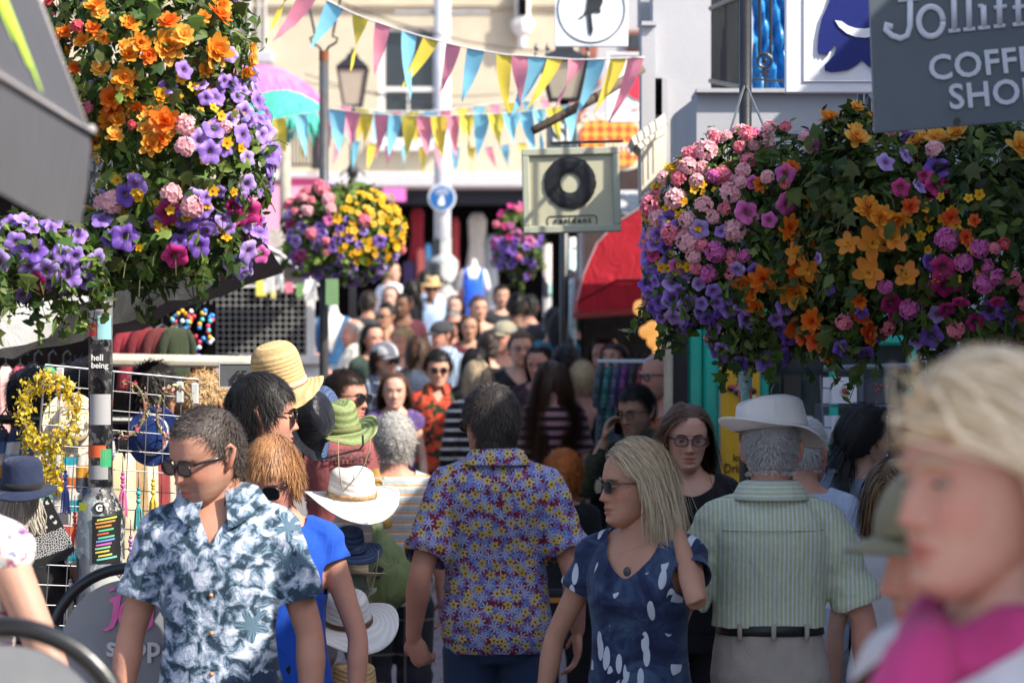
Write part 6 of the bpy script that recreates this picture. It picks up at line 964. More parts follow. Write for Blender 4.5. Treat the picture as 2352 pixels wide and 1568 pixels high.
def hatobj(px, py, d, mt, label, rot=(0, 0, 0), band=None, sc=1.0, group='hats hanging on the hat stand', name='sun_hat', bandh=.016, **kw):
    c, b = hat_mb(**kw); o = empty(name, P(px, py, d), label, 'hat', group); o.rotation_euler = [R(a) for a in rot]; o.scale = (sc,) * 3; c.build('crown', mt, o, True); b.build('brim', mt, o, True)
    if band: k = MB(); t = np.linspace(0, 2 * PI, 40, endpoint=False); k.loft(np.array([np.stack([kw.get('cx', .078) * r * np.cos(t), kw.get('cy', .095) * r * np.sin(t), np.full(40, z)], 1) for r, z in ((1.0, .002), (1.03, .004), (1.02, bandh), (.97, bandh + .002))]), 0, None, False); k.build('hat_band', band, o, True)
    return o
TANS, WHS, NAVS, GRNS = straw('tan_straw', (.62, .42, .20)), straw('white_straw', (.74, .72, .68), 420, .12), straw('navy_straw', (.05, .08, .17), 420, .6), straw('green_straw', (.22, .27, .11), 300, .45)
LEATH = mat('brown_leather', (.13, .06, .025), .5, .3)
hatobj(648, 888, 9.0, TANS, 'tall tan straw hat with ridged dome, topmost on the stand', (14, -14, 0), mat('bead_band', (.60, .38, .30), .6, .4, 90), cx=.082, cy=.082, h=.145, brim=.055, dome=.62, back=.03, front=.05, taper=.92)
hatobj(700, 960, 9.2, cloth('black_sequin', (.010, .011, .018), .3, .35), 'black velvet hat turned on its side below the tan straw hat', (75, 0, 62), None, cx=.075, cy=.085, h=.09, brim=.060, dome=.5, wav=.015, name='brimmed_hat')
hatobj(712, 952, 9.5, straw('denim_straw', (.07, .11, .22), 600, .5), 'blue denim hat turned on its side behind the black velvet one', (75, 0, 70), None, cx=.080, cy=.09, h=.1, brim=.075, dome=.5, wav=.01, name='brimmed_hat')
hatobj(778, 990, 9.3, GRNS, 'moss green straw cowboy hat with cord and rolled brim', (4, -9, 28), mat('olive_cord', (.16, .17, .07), .8), cx=.070, cy=.088, h=.108, brim=.060, side=.035, front=.03, back=.03, pinch=.022, dome=.38, taper=.82, name='cowboy_hat')
hatobj(808, 1138, 9.1, WHS, 'bright white straw cowboy hat with bead band in the sun', (10, -3, 24), mat('bead_band2', (.40, .24, .12), .6, .5, 80), cx=.078, cy=.095, h=.100, brim=.075, side=.018, front=.055, back=.02, pinch=.016, dome=.30, taper=.80, name='cowboy_hat')
hatobj(790, 1268, 9.1, NAVS, 'navy blue straw trilby hung between two white hats', (4, -4, 30), NAVS, cx=.066, cy=.085, h=.086, brim=.055, side=.02, front=.02, pinch=.016, dome=.32, taper=.86, name='trilby_hat')
hatobj(794, 1315, 9.3, straw('cream_straw', (.60, .50, .34), 420, .2), 'cream straw hat stacked under the navy trilby', (-6, 6, 10), None, cx=.075, cy=.09, h=.07, brim=.055, side=.01, dome=.4)
hatobj(790, 1350, 9.4, cloth('sage_cotton', (.28, .34, .24), .15), 'sage green cotton hat pressed under the cream straw hat', (0, 0, 10), None, cx=.080, cy=.09, h=.075, brim=.03, front=.03, back=.03, dome=.4, name='bucket_hat')
hatobj(800, 1428, 9.0, WHS, 'white straw cowboy hat with brown cord low on the stand in shade', (14, -10, 26), LEATH, cx=.074, cy=.09, h=.105, brim=.085, side=.02, front=.045, back=.02, pinch=.016, dome=.35, taper=.78, name='cowboy_hat')
hatobj(812, 1580, 8.9, TANS, 'tan straw hat at the foot of the hat stand', (0, 0, 20), None, cx=.072, cy=.09, h=.085, brim=.05, side=.01, pinch=.012, dome=.4)
o = thing('hat_stand', 690, 1000, 9.6, 'black wire hat stand carrying straw hats among the crowd', 'hat stand'); m = MB(); m.tube([(0, 0, P(0, 870, 9.6).z - o.location.z), (0, 0, G(9.6) - o.location.z)], .014, 10); m.build('pole', IRON(), o); 
for px, py, d in ((648, 880, 9.0), (700, 960, 9.2), (778, 985, 9.3), (808, 1130, 9.1), (790, 1262, 9.1), (800, 1420, 9.0)): m = MB(); e = P(px, py, d) - o.location; m.tube([(0, 0, e.z - .04), (e.x * .6, e.y * .6, e.z - .05), (e.x, e.y, e.z - .01), (e.x, e.y, e.z + .03)], .004, 6); m.build('hook_arm', IRON(), o)
m = MB(); m.tube([P(833, 1000, 9.15), P(834, 1022, 9.1), P(826, 1032, 9.1), P(730, 1056, 9.1)], .0035, 6); tag(m.build('wire_hook', IRON(), None), 'bent black wire hook below the moss green cowboy hat', 'hook')
for nm, pts, lab in (('chin_cord', [(778, 1000), (776, 1030), (778, 1070), (784, 1110), (786, 1130), (798, 1116), (820, 1095), (838, 1065), (848, 1030), (852, 1000)], 'tan chin cord looping down from the moss green cowboy hat'), ('chin_cord', [(870, 1262), (866, 1300), (856, 1345), (838, 1390), (815, 1425), (790, 1448)], 'grey chin cord hanging below the navy trilby')): m = MB(); m.tube([P(x, y, 9.0) for x, y in pts], .0022, 6); tag(m.build(nm, mat('cord_tan', (.30, .24, .15), .8), None, True), lab, 'cord')
o, k, w, h = board('price_sign', 503, 834, 596, 890, 9.2, mat('price_grey', (.10, .105, .11), .35, .1), 'small dark price plate reading five beside the tan straw hat', mat('price_edge', (.42, .42, .42), .4), .008, .003); o['group'] = 'price plates'; m = MB(); write(m, '£5', .048, (-.02, -.012, -.018), 0, None, None, .001); m.build('lettering', IRON(), o)
# worn hats, caps, bags, scarf
def wear(info, mbs, names, mats, M):
    for mb_, nm, mt in zip(mbs, names, mats): mb_.v = [tf(tf(v, M), info['Mh']) for v in mb_.v]; info['part'](nm, mb_, mt)
def worn_hat(info, mt, rot=(0, 0, 0), z=.062, band=None, **kw):
    c, b = hat_mb(**kw); b.add(np.vstack(c.v), c.f); M = Matrix.Translation((0, .012, z)) @ Matrix.Rotation(R(rot[0]), 4, 'X') @ Matrix.Rotation(R(rot[1]), 4, 'Y') @ Matrix.Rotation(R(rot[2]), 4, 'Z'); wear(info, [b], ['hat'], [mt], M)
def worn_cap(info, mt, turn=0):
    c = MB(); r = head_rings(40, 44, .016, False); r = r[np.array([q[:, 2].mean() > .035 for q in r])]; c.loft(r, 0, None, True); n = 16; t = np.linspace(-1, 1, n); top = []
    for u in np.linspace(0, 1, 6): top.append(np.stack([t * .074 * (1 - .12 * u), -.075 - .082 * u * np.sqrt(np.clip(1 - (t * .85) ** 2, 0, 1)) + .05 * t ** 2, .052 - .012 * t ** 2 - .022 * u], 1))
    c.loft(np.array(top), 0, None, False, False); c.loft(np.array([r_ - np.array([0, 0, .004]) for r_ in top[::-1]]), 0, None, False, False); c.ell((0, .01, .142), (.008, .008, .004), 10, 5); wear(info, [c], ['cap'], [mt], Matrix.Rotation(R(turn), 4, 'Z'))
worn_hat(i9, cloth('cream_felt', (.66, .62, .58), .04, .9, .12), (-4, 5, -62), .070, cx=.090, cy=.112, h=.104, brim=.046, side=.0, front=.065, back=-.040, pinch=.030, dome=.28, taper=.86)
worn_cap(i20, cloth('pale_grey_cap', (.42, .42, .43), .05)); worn_cap(i23, cloth('charcoal_cap', (.045, .045, .05), .1)); worn_cap(i37, cloth('khaki_cap', (.26, .24, .17), .1)); worn_cap(i47, cloth('olive_cap', (.20, .19, .12), .1))
worn_hat(i28, TANS, (4, 0, 0), .065, cx=.084, cy=.102, h=.095, brim=.05, front=.02, pinch=.02, dome=.35)
def phoned(info): m = MB(); m.box((-.088, -.02, -.035), (.012, .07, .14), bev=.004, rot=Matrix.Rotation(R(-20), 4, 'X')); m.v = [tf(v, info['Mh']) * info['s'] for v in m.v]; o = m.build('phone', mat('phone_black', (.01, .01, .012), .15, .1, bump=0), None); M = Matrix.Translation(info['root'].location) @ Matrix.Rotation(info['root'].rotation_euler.z, 4, 'Z'); o.matrix_world = M; tag(o, 'black mobile phone held to the ear of the young man with glasses', 'phone')
phoned(i12)
m = MB(); t = np.linspace(0, 2 * PI, 30); pts = [(.078 * math.sin(a), .022 - .088 * math.cos(a) - .02 * max(0, math.cos(a)), 1.455 - .075 * max(0, math.cos(a)) ** 2) for a in t]; m.tube(pts, .0028, 6, cap=False); m.ell((0, -.108, 1.362), (.013, .006, .018), 12, 8); i8['part']('necklace', m, mat('slate_bead', (.05, .06, .06), .3, .3))
m = MB(); g = np.random.default_rng(1); n = 40; t = np.linspace(0, 2 * PI, n, endpoint=False); rows = []
for u in np.linspace(0, 2 * PI, 15, endpoint=False):
    rows.append(np.stack([(.088 + .030 * math.cos(u)) * np.sin(t) * (1 + .05 * np.sin(5 * t + u)), .03 - (.090 + .034 * math.cos(u)) * np.cos(t) * (1 + .04 * np.sin(7 * t)), 1.475 + .050 * math.sin(u) - .035 * np.clip(np.cos(t), 0, 1) + .008 * np.sin(6 * t + 2 * u)], 1))
m.loft(np.array(rows + [rows[0]]), 0, None, False); m.limb([(.02, -.10, 1.45), (.03, -.150, 1.36), (.04, -.165, 1.24), (.05, -.16, 1.14)], [.04, .05, .055, .05], 14); i46['part']('scarf', m, cloth('pink_scarf', (.50, .05, .20), .15, .85, .3))
m = MB(); m.tube([(-.10, .12, 1.40), (-.125, .02, 1.475), (-.12, -.10, 1.40), (-.11, -.15, 1.25), (-.10, -.16, 1.05)], [.016] * 5, 8, flat=.2, up=(0, -1, .3)); o_ = i46['part']('bag_strap', m, LEATH)
def strapbag(info, px, py, d, pts, w, hh, mt, strap, label):
    o = empty('shoulder_bag', P(px, py, d), label, 'bag'); k = upx(d); m = MB(); out = []
    n = 26; t = np.linspace(0, 2 * PI, n, endpoint=False)
    for u in np.linspace(0, 1, 16): wv = w * np.interp(u, [0, .15, .45, .8, .95, 1], [.16, .30, .80, 1.0, .85, .4]); th = .085 * np.interp(u, [0, .2, .6, .9, 1], [.15, .4, 1, .9, .3]); sx = np.interp(u, [0, .5, 1], [-.30 * w, -.05 * w, .1 * w]); out.append(np.stack([sx + wv * np.sign(np.sin(t)) * np.abs(np.sin(t)) ** .8 * .5, -th * np.cos(t) * (1 + .10 * np.sin(5 * t + u * 9)), np.full(n, -u * hh) + .012 * np.sin(3 * t + u * 5) + .10 * hh * u * np.sin(t)], 1))
    m.loft(np.array(out)); m.build('pouch', mt, o, True); m = MB(); m.tube([P(x, y, dd) - o.location for x, y, dd in pts], .019, 8, flat=.2, up=(0, -1, 0)); m.build('strap', strap, o, True); m = MB(); b_ = P(pts[1][0], pts[1][1], pts[1][2] - .012) - o.location
    for q in (((0, 0, .02), (.05, .006, .006)), ((0, 0, -.02), (.05, .006, .006)), ((-.022, 0, 0), (.006, .006, .046)), ((.022, 0, 0), (.006, .006, .046))): m.box(b_ + Vector(q[0]), q[1])
    m.build('buckle', WPAINT(), o); m = MB(); m.box((-.055, -.083, -hh * .56), (.035, .006, .05), rot=Matrix.Rotation(R(25), 4, 'Y')); m.build('patch', IRON(), o); return o
strapbag(i5, 900, 1205, 11.9, [(860, 1078, 12.14), (868, 1108, 12.07), (880, 1160, 12.01), (892, 1212, 11.94)], .22, .34, cloth('olive_nylon', (.145, .19, .075), .12, .5, .5), mat('tan_webbing', (.42, .24, .06), .7), 'olive green sling bag on tan strap across the striped back')
o = empty('shoulder_bag', P(1265, 1420, 12.6), 'black bag with orange trim carried by the ginger-haired woman', 'bag'); m = MB(); m.box((0, 0, 0), (.22, .09, .26), bev=.02); m.build('pouch', BLKC(), o); m = MB(); m.box((.02, -.047, .085), (.2, .006, .022)); m.build('trim', mat('orange_leather', (.45, .18, .03), .5), o)
o = empty('backpack', P(1345, 1080, 17.0), 'dark striped backpack slung under the tattooed back', 'bag'); m = MB(); m.ell((0, .0, 0), (.13, .07, .17), 24, 14); m.build('pouch', cloth('dark_stripe_bag', (.05, .04, .045), .4), o, True)
o = empty('backpack', P(1290, 760, 22.7), 'black rucksack on the back of the teal t-shirt', 'bag'); m = MB(); m.ell((0, 0, 0), (.12, .09, .17), 20, 12); m.build('pouch', BLKC(), o, True)
m = MB(); m.tube([P(1935, 1165, 10.56), P(1940, 1100, 10.68), P(1930, 1086, 10.8)], .022, 8, flat=.25); m.ell(P(1890, 1220, 11.05), (.12, .08, .2), 18, 12); tag(m.build('backpack', BLKC(), None, True), 'black backpack worn by the woman with the dark ponytail', 'bag')
m = MB(); v = k13['hair'].parent if 0 else None; t = np.linspace(0, 2 * PI, 30, endpoint=False); g = np.random.default_rng(8)
# back tattoo lies in the skin: a thin patch following the back
rw = [np.stack([.105 * math.sqrt(max(0, 1 - ((z - 1.34) / .10) ** 2)) * np.linspace(-1, 1, 15), .152 - .30 * (np.linspace(-1, 1, 15) * .105 * math.sqrt(max(0, 1 - ((z - 1.34) / .10) ** 2))) ** 2 * 8 - (z - 1.34) * .12, np.full(15, z)], 1) for z in np.linspace(1.245, 1.435, 12)]
# stickered rail posts etc. -- wire display panel with headbands
o = thing('display_panel', 103, 838, 8.9, 'silver wire display panel hung with flower headbands', 'display panel'); q = lambda u, v: (P(103, 838, 8.9) * (1 - u) * (1 - v) + P(455, 872, 9.15) * u * (1 - v) + P(55, 1480, 8.8) * (1 - u) * v + P(445, 1490, 9.05) * u * v) - o.location; m = MB()
for i in range(10): m.tube([q(i / 9, 0), q(i / 9, 1)], .0019 if 0 < i < 9 else .004, 6)
for j in range(15): m.tube([q(0, j / 14), q(1, j / 14)], .0019 if j else .004, 6)
wp = m.build('mesh', mat('chrome_wire', (.14, .14, .15), .4, .1, metal=.7, bump=0), o); wp['kind'] = 'stuff'; m = MB()
for u, v in ((.10, .02), (.88, .03), (.98, .03)): m.box(q(u, v) + Vector((0, -.01, -.02)), (.025, .012, .07), bev=.004)
m.build('clip', mat('clip_grey', (.45, .46, .45), .4), o)
def wreath(px, py, d, rx, ry, label, cols, n, petal_r, trail=(), leafc=None, band=.006, seed=0, tilt=0, name='flower_headband', arc=(0, 2 * PI), wid=1.0):
    o = thing(name, px, py, d, label, 'headband', 'flower headbands on the wire panel'); k = upx(d); g = np.random.default_rng(seed); a = np.linspace(*arc, 40); rx, ry = rx * k, ry * k; pt = lambda t: np.array([rx * math.cos(t), .02 * math.sin(t), ry * math.sin(t)]); m = MB(); m.tube([pt(t) for t in a], band, 6, 0, (.25, .22, .12), cap=False); P_, N_ = [], []
    for i in range(n): t = g.uniform(*arc); c = pt(t) + g.normal(size=3) * petal_r * .55 * wid; P_.append(c); N_.append(g.normal(size=3) + np.array([0, -.9, .3]))
    for (x0, y0, x1, y1, cnt) in trail:
        s0, s1 = np.array(P(x0, y0, d) - o.location), np.array(P(x1, y1, d) - o.location); m.tube([s0, (s0 + s1) / 2 + np.array([.004, 0, 0]), s1], .0018, 5, 0, (.45, .40, .08))
        for i in range(cnt): u = g.uniform(); P_.append(s0 * (1 - u) + s1 * u + g.normal(size=3) * petal_r * .5); N_.append(g.normal(size=3) + np.array([0, -.9, 0]))
    P_, N_ = np.array(P_), np.array(N_); N_ /= np.linalg.norm(N_, axis=1)[:, None]; lf = leafset(P_, N_, g, petal_r, np.array(cols), ('oval', 'small', 'oval')); m.add(np.vstack(lf.v), lf.f, 0, np.vstack(lf.c)); m.build('flowers', MPET(), o, True); return o
wreath(112, 945, 8.75, 58, 76, 'thick yellow blossom wreath with long trailing strands', [(.80, .58, .02), (.84, .66, .06), (.72, .44, .02), (.86, .72, .22), (.50, .46, .05)], 1100, .018, [(95, 1020, 110, 1120, 120), (120, 1020, 130, 1140, 130), (100, 1080, 105, 1180, 60), (140, 1030, 145, 1130, 50), (62, 980, 50, 1090, 30), (60, 1000, 58, 1110, 20), (112, 880, 112, 960, 30)], None, .006, 3, 0, 'flower_headband', (0, 2 * PI), 1.5)
wreath(290, 940, 8.85, 42, 62, 'slim headband of pink and red rosebuds just right of the stickered post', [(.72, .16, .24), (.66, .05, .08), (.75, .45, .30), (.20, .26, .08), (.28, .30, .10), (.72, .60, .45)], 110, .015, (), None, .004, 5, 0, 'flower_headband', (-1.9, 1.9))
wreath(402, 950, 8.9, 42, 60, 'slim headband of coral and cream rosebuds with a leafy top', [(.75, .35, .30), (.76, .62, .30), (.70, .12, .10), (.22, .28, .10), (.30, .32, .14), (.75, .50, .45)], 130, .015, (), None, .004, 6, 0, 'flower_headband', (.3, 4.6))
hatobj(165, 975, 9.0, straw('pale_straw', (.58, .52, .42), 420, .2), 'pale straw hat hung flat behind the yellow wreath', (82, 0, 18), None, cx=.06, cy=.07, h=.07, brim=.035, dome=.4, group='hats on the wire panel')
hatobj(352, 1000, 9.15, cloth('blue_sequin', (.012, .03, .13), .5, .3), 'glossy royal blue hat hung flat behind the coral headband', (80, 0, -12), cloth('silver_band', (.5, .52, .56)), cx=.055, cy=.065, h=.06, brim=.036, dome=.4, group='hats on the wire panel', name='brimmed_hat')
hatobj(52, 1120, 7.6, cloth('navy_felt', (.016, .024, .055), .15), 'navy cap with black band hanging at the left edge', (6, 0, 0), BLKC(), cx=.058, cy=.07, h=.085, brim=.035, dome=.35, front=.02, group='hats on the wire panel', name='brimmed_hat')
m = MB(); g = np.random.default_rng(6)
for i in range(260): a = g.uniform(0, 2 * PI); r_ = .05; p0 = np.array(P(40, 1150, 7.7)) + np.array([.06 * math.cos(a), .04 * math.sin(a), g.uniform(-.01, .02)]); m.tube([p0, p0 + np.array([.006 * g.normal(), -.004, -.05]), p0 + np.array([.01 * g.normal(), 0, -.085])], .002, 4, 0, np.array([.42, .38, .32]) * g.uniform(.6, 1.2))
tag(m.build('fringed_bag', mat('fringe', vcol=True, rough=.8), None), 'pale fringed bag hanging under the navy cap', 'bag')
o = thing('bandana', 118, 1230, 7.75, 'black paisley bandana with white print hung in a triangle', 'bandana'); k = upx(7.75); m = MB(); tri = [(104, 1140), (112, 1138), (172, 1262), (150, 1285), (60, 1310), (72, 1230)]; v = [((x - 118) * k, .008 * math.sin(x * .05), (1230 - y) * k) for x, y in tri]; m.prism([(x, z) for x, _, z in v][::-1], .006); bm, nt, b_ = nodes('bandana_print'); q_ = N(nt); vv = xz(q_); vo = q_.n('TexVoronoi', voronoi_dimensions='2D', feature='DISTANCE_TO_EDGE'); q_.put(vo.inputs['Vector'], vv); vo.inputs['Scale'].default_value = 150
s_ = q_.sep(q_.coord()); bandm = q_.math('MULTIPLY', q_.math('LESS_THAN', q_.math('MULTIPLY_ADD', s_[0], -.35, s_[2]), .012), q_.math('GREATER_THAN', q_.math('MULTIPLY_ADD', s_[0], -.35, s_[2]), -.05)); k1_, r1, c1, a1 = petal_mask(q_, vv, 26, 2, .36, .5); dots = q_.math('MULTIPLY', k1_, q_.math('GREATER_THAN', r1, .16)); fine = q_.math('MULTIPLY', bandm, q_.math('LESS_THAN', vo.outputs[0], .10)); q_.put(b_.inputs['Base Color'], q_.mix(q_.math('MAXIMUM', q_.math('MULTIPLY', dots, q_.math('GREATER_THAN', s_[2], .02)), fine), (.012, .012, .013), (.6, .6, .6))); setp(b_, .8); m.build('cloth', bm, o)
# canopies over the left stalls
def sheet(mb, top, bot, d0, d1, n=40, mi=0, thick=.01):
    xs = np.linspace(top[0][0], top[-1][0], n); yt = np.interp(xs, [p[0] for p in top], [p[1] for p in top]); yb = np.interp(xs, [p[0] for p in bot], [p[1] for p in bot]); dd = np.linspace(d0, d1, n); rows = []
    for u in np.linspace(0, 1, 6): rows.append([tuple(P(x, a * (1 - u) + b_ * u, D) + Vector((0, .02 * math.sin(u * 3 + x * .03) - .0, 0))) for x, a, b_, D in zip(xs, yt, yb, dd)])
    v = [p for r in rows for p in r]; k = len(v); f = [(i * n + j, i * n + j + 1, i * n + n + j + 1, i * n + n + j) for i in range(5) for j in range(n - 1)]; mb.add(v + [(x, y + thick, z) for x, y, z in v], f + [tuple(k + a for a in q[::-1]) for q in f], mi); return [tuple(r) for r in rows[0]]
BW = [(-80, 830), (0, 820), (40, 826), (87, 800), (141, 793), (188, 783), (235, 749), (302, 739), (349, 712), (386, 689), (437, 689), (470, 669), (505, 645)]; TWv = [(-80, 785), (0, 764), (90, 752), (150, 712), (200, 690), (330, 652), (420, 612), (505, 585)]
o = thing('black_canopy', 240, 720, 9.2, 'black stall canopy with a wavy lower edge sloping up to the right', 'canopy'); m = MB(); top = sheet(m, TWv, BW, 9.0, 9.4); n = len(top); m.v = [v - np.array(o.location) for v in m.v]; m.build('valance', cloth('black_canvas', (.022, .022, .022), .2, .7, .2), o, True)
m = MB(); rows = [[(x, y + dy, z + dz) for x, y, z in top] for dy, dz in ((.0, .0), (.5, .10), (1.2, .16), (2.6, .05))]; v = [p for r in rows for p in r]; m.add(v + [(x, y, z + .012) for x, y, z in v], [(i * n + j, i * n + j + 1, i * n + n + j + 1, i * n + n + j) for i in range(3) for j in range(n - 1)] + [(4 * n + i * n + j, 4 * n + i * n + j + 1, 4 * n + i * n + n + j + 1, 4 * n + i * n + n + j)[::-1] for i in range(3) for j in range(n - 1)]); m.v = [v - np.array(o.location) for v in m.v]; m.build('roof_sheet', cloth('charcoal_canvas', (.06, .06, .06), .2, .8, .2), o, True)
o = thing('white_canopy', 60, 720, 8.9, 'sunlit white canopy flap below the violet petunias', 'canopy'); m = MB(); sheet(m, [(-80, 690), (60, 675), (120, 662), (215, 640)], [(-80, 850), (0, 800), (60, 792), (110, 775), (140, 735), (170, 700), (215, 688)], 8.75, 8.95); m.v = [v - np.array(o.location) for v in m.v]; m.build('flap', cloth('white_canvas', (.40, .40, .39), .05, .8, .2), o, True)
# clothes rails
SM = lambda nm, cs: fabric(nm, stripes(2, .17, [(i / len(cs), c) for i, c in enumerate(cs)], .02))
KN = [SM('knit_%d' % i, c) for i, c in enumerate((((0.504, 0.490, 0.446), (0.014, 0.216, 0.288), (0.504, 0.490, 0.446), (0.432, 0.115, 0.022)), ((0.446, 0.216, 0.022), (0.504, 0.475, 0.418), (0.072, 0.144, 0.324), (0.036, 0.043, 0.072)), ((0.072, 0.115, 0.302), (0.216, 0.302, 0.490), (0.504, 0.504, 0.504), (0.022, 0.036, 0.101)), ((0.014, 0.216, 0.259), (0.252, 0.043, 0.158), (0.022, 0.158, 0.245), (0.216, 0.245, 0.029)), ((0.022, 0.202, 0.086), (0.533, 0.518, 0.475), (0.022, 0.187, 0.245), (0.446, 0.144, 0.029)), ((0.058, 0.058, 0.072), (0.396, 0.389, 0.360), (0.086, 0.101, 0.216), (0.288, 0.036, 0.043))))]
o = thing('clothes_rail', 230, 975, 10.2, 'black clothes rail hung with striped knitwear behind the wire panel', 'clothes rail'); m = MB(); m.tube([P(-80, 962, 10.0) - o.location, P(520, 968, 10.5) - o.location], .018, 10); m.build('rail', IRON(), o); m = MB(); [m.tube([P(px, 965, 10.2) - o.location, P(px, 1700, 10.2) - o.location], .012, 8) for px in (-60, 500)]; m.build('upright', IRON(), o)
names = ['cream and teal striped jumper', 'orange and cream striped jumper', 'blue and white striped jumper', 'teal and purple striped jumper', 'green and white striped jumper', 'dark striped cardigan']
pos = ['at the left end of the rail', 'second along the rail', 'left of the yellow wreath', 'behind the yellow wreath', 'right of the yellow wreath', 'next to the stickered post', 'just behind the stickered post', 'right of the stickered post', 'toward the coral headband']
for i in range(9): garment(-30 + 34 * i, 985, 1250 + (i * 37) % 60, 10.0 + .03 * i, 60, KN[i % 6], names[i % 6] + ' ' + pos[i], 'jumper', 'striped knitwear on the rail', True, 1.1, R(50 + 9 * (i % 3)))
for i, (c, lab) in enumerate((((.62, .50, .30), 'sand coloured'), ((.70, .60, .42), 'cream'), ((.42, .28, .14), 'toffee brown'), ((.74, .66, .50), 'ivory'), ((.30, .05, .05), 'brick red'), ((.66, .58, .46), 'oatmeal'), ((.70, .62, .50), 'pale buff'))): garment(272 + 26 * i, 1040, 1330 + 9 * (i % 3), 10.1 + .04 * i, 46, cloth('plain%d' % i, tuple(x * .74 for x in c), .3), lab + ' blouse hanging on the rail right of the stickered post', 'blouse', 'plain blouses on the rail', False, 1.2, R(55))
for i, (c, lab) in enumerate((((.20, .02, .03), 'maroon'), ((.14, .015, .02), 'deep wine'), ((.10, .02, .02), 'oxblood'), ((.03, .04, .02), 'dark olive'))): garment(300 + 36 * i, 752, 900, 13.2, 66, cloth('drape%d' % i, c), lab + ' coat hanging under the black canopy', 'coat', 'coats under the black canopy', True, 1.1, R(35))
for i, (c, lab) in enumerate((((.62, .10, .14), 'coral'), ((.70, .40, .38), 'blush pink'), ((.55, .05, .10), 'raspberry'), ((.75, .70, .62), 'cream silk'), ((.05, .30, .14), 'emerald green'), ((.72, .45, .42), 'peach'))): garment(-20 + 33 * i, 842, 1010, 12.2, 42, cloth('scarf%d' % i, c), lab + ' scarf hanging below the black canopy at the left', 'scarf', 'scarves hung at the left', False, 1.1, R(30))
g = np.random.default_rng(12); o = thing('jewellery_display', 440, 770, 13.6, 'stand of bright beads and trinkets beside the black stall', 'display'); m = MB(); m.box((0, .05, -.1), (.22, .02, .5)); m.build('board', DARK(), o); m = MB()
for i in range(90): m.ell((g.uniform(-.1, .1), g.uniform(-.02, .02), g.uniform(-.15, .12)), (.012,) * 3, 7, 5, 0, None, [(.05, .25, .7), (.75, .72, .7), (.75, .4, .03), (.6, .05, .1), (.1, .5, .6)][g.integers(5)])
bd = m.build('beads', mat('beads', vcol=True, rough=.2), o, True); bd['kind'] = 'stuff'
m = MB(); m.tube([P(235, 826, 12.8), P(575, 832, 13.0)], .03, 10); tag(m.build('wooden_rail', mat('pale_wood', (.42, .38, .30), .7, .2), None), 'pale wooden rail running behind the shoppers at the left', 'rail')
# black market stall with wire grid
d = 20; o = thing('black_stall', 590, 740, d, 'black backed stall with a white wire grid and grey awning', 'stall'); k = upx(d)
def ob(mb, nm, mt, sm=False): mb.v = [v - np.array(o.location) for v in mb.v]; r_ = mb.build(nm, mt, o, sm); return r_
m = MB(); slab(m, 380, 640, 722, 822, d + .5, .05); slab(m, 470, 715, 705, 760, d + .3, .1); ob(m, 'back_board', DARK()); m = MB()
for i in range(17): x = 470 + i * 14.4; m.tube([P(x, 658, d), P(x, 812, d)], .0024, 5)
for j in range(12): y = 660 + j * 13.8; m.tube([P(466, y, d - .004), P(704, y, d - .004)], .0024, 5)
ob(m, 'wire_grid', mat('white_wire', (.40, .40, .39), .4, .05)); m = MB(); slab(m, 430, 654, 720, 660, d + .02, .06); slab(m, 704, 660, 722, 830, d + .02, .06); slab(m, 550, 815, 740, 835, d - .05, .4); slab(m, 560, 835, 735, 900, d + .0, .02); ob(m, 'counter', mat('stall_white', (.62, .62, .60), .6, .1)); m = MB()
quadbox(m, P(520, 560, d - .7), P(640, 570, d - .7), P(716, 640, d - .2), P(520, 640, d - .2), .08); ob(m, 'awning', cloth('grey_awning', (.30, .28, .27), .1)); m = MB(); quadbox(m, P(585, 520, d + .3), P(660, 530, d + .3), P(745, 640, d + .3), P(700, 640, d + .3), .05); ob(m, 'awning_top', cloth('taupe_awning', (.42, .38, .34), .1)); m = MB(); slab(m, 470, 600, 720, 652, d + .2, .05); ob(m, 'pelmet', mat('dark_grey_board', (.05, .05, .055), .7)); m = MB(); m.tube([P(560, 545, d - .72), P(640, 580, d - .72), P(730, 655, d - .3)], .012, 8); ob(m, 'awning_pole', WPAINT())
for x0, y0, x1, y1, c, nm in ((588, 640, 612, 680, (.72, .66, .12), 'yellow'), (622, 640, 634, 684, (.70, .62, .2), 'mustard'), (655, 648, 673, 672, (.70, .18, .26), 'pink'), (680, 650, 696, 682, (.16, .30, .10), 'green'), (733, 672, 745, 690, (.66, .12, .10), 'red')):
    m = MB(); slab(m, x0, y0, x1, y1, d - .04, .004); tag(m.build('price_tag', mat('tag_' + nm, c, .7, .05), None), nm + ' paper tag pinned to the stall wire grid', 'tag', 'paper tags on the wire grid')
def fringed(px, py, w, h, d, label, c=(.62, .62, .60), seed=0):
    g = np.random.default_rng(seed); k = upx(d); m = MB(); n = 12; W, H = w * k, h * k; t = np.linspace(-.5, .5, n); rows = [[(x * W * (1 - .1 * u), .02 * math.sin(7 * x + u * 2), -u * H * .6 - .02 * abs(x)) for x in t] for u in np.linspace(0, 1, 5)]; m.add([p for r in rows for p in r], [(i * n + j, i * n + j + 1, i * n + n + j + 1, i * n + n + j) for i in range(4) for j in range(n - 1)])
    for i in range(20): x = g.uniform(-.45, .45) * W; L = H * g.uniform(.25, .48); m.add([(x - .006, .0, -H * .58), (x + .006, 0, -H * .58), (x + .005 + .01 * g.normal(), .01, -H * .58 - L), (x - .004, .01, -H * .58 - L)], [(0, 1, 2, 3)])
    o = m.build('fringed_cloth', cloth('fringe_cloth', c, .08), None); o.location = P(px, py, d); tag(o, label, 'cloth', 'fringed cloths on the stall awning')
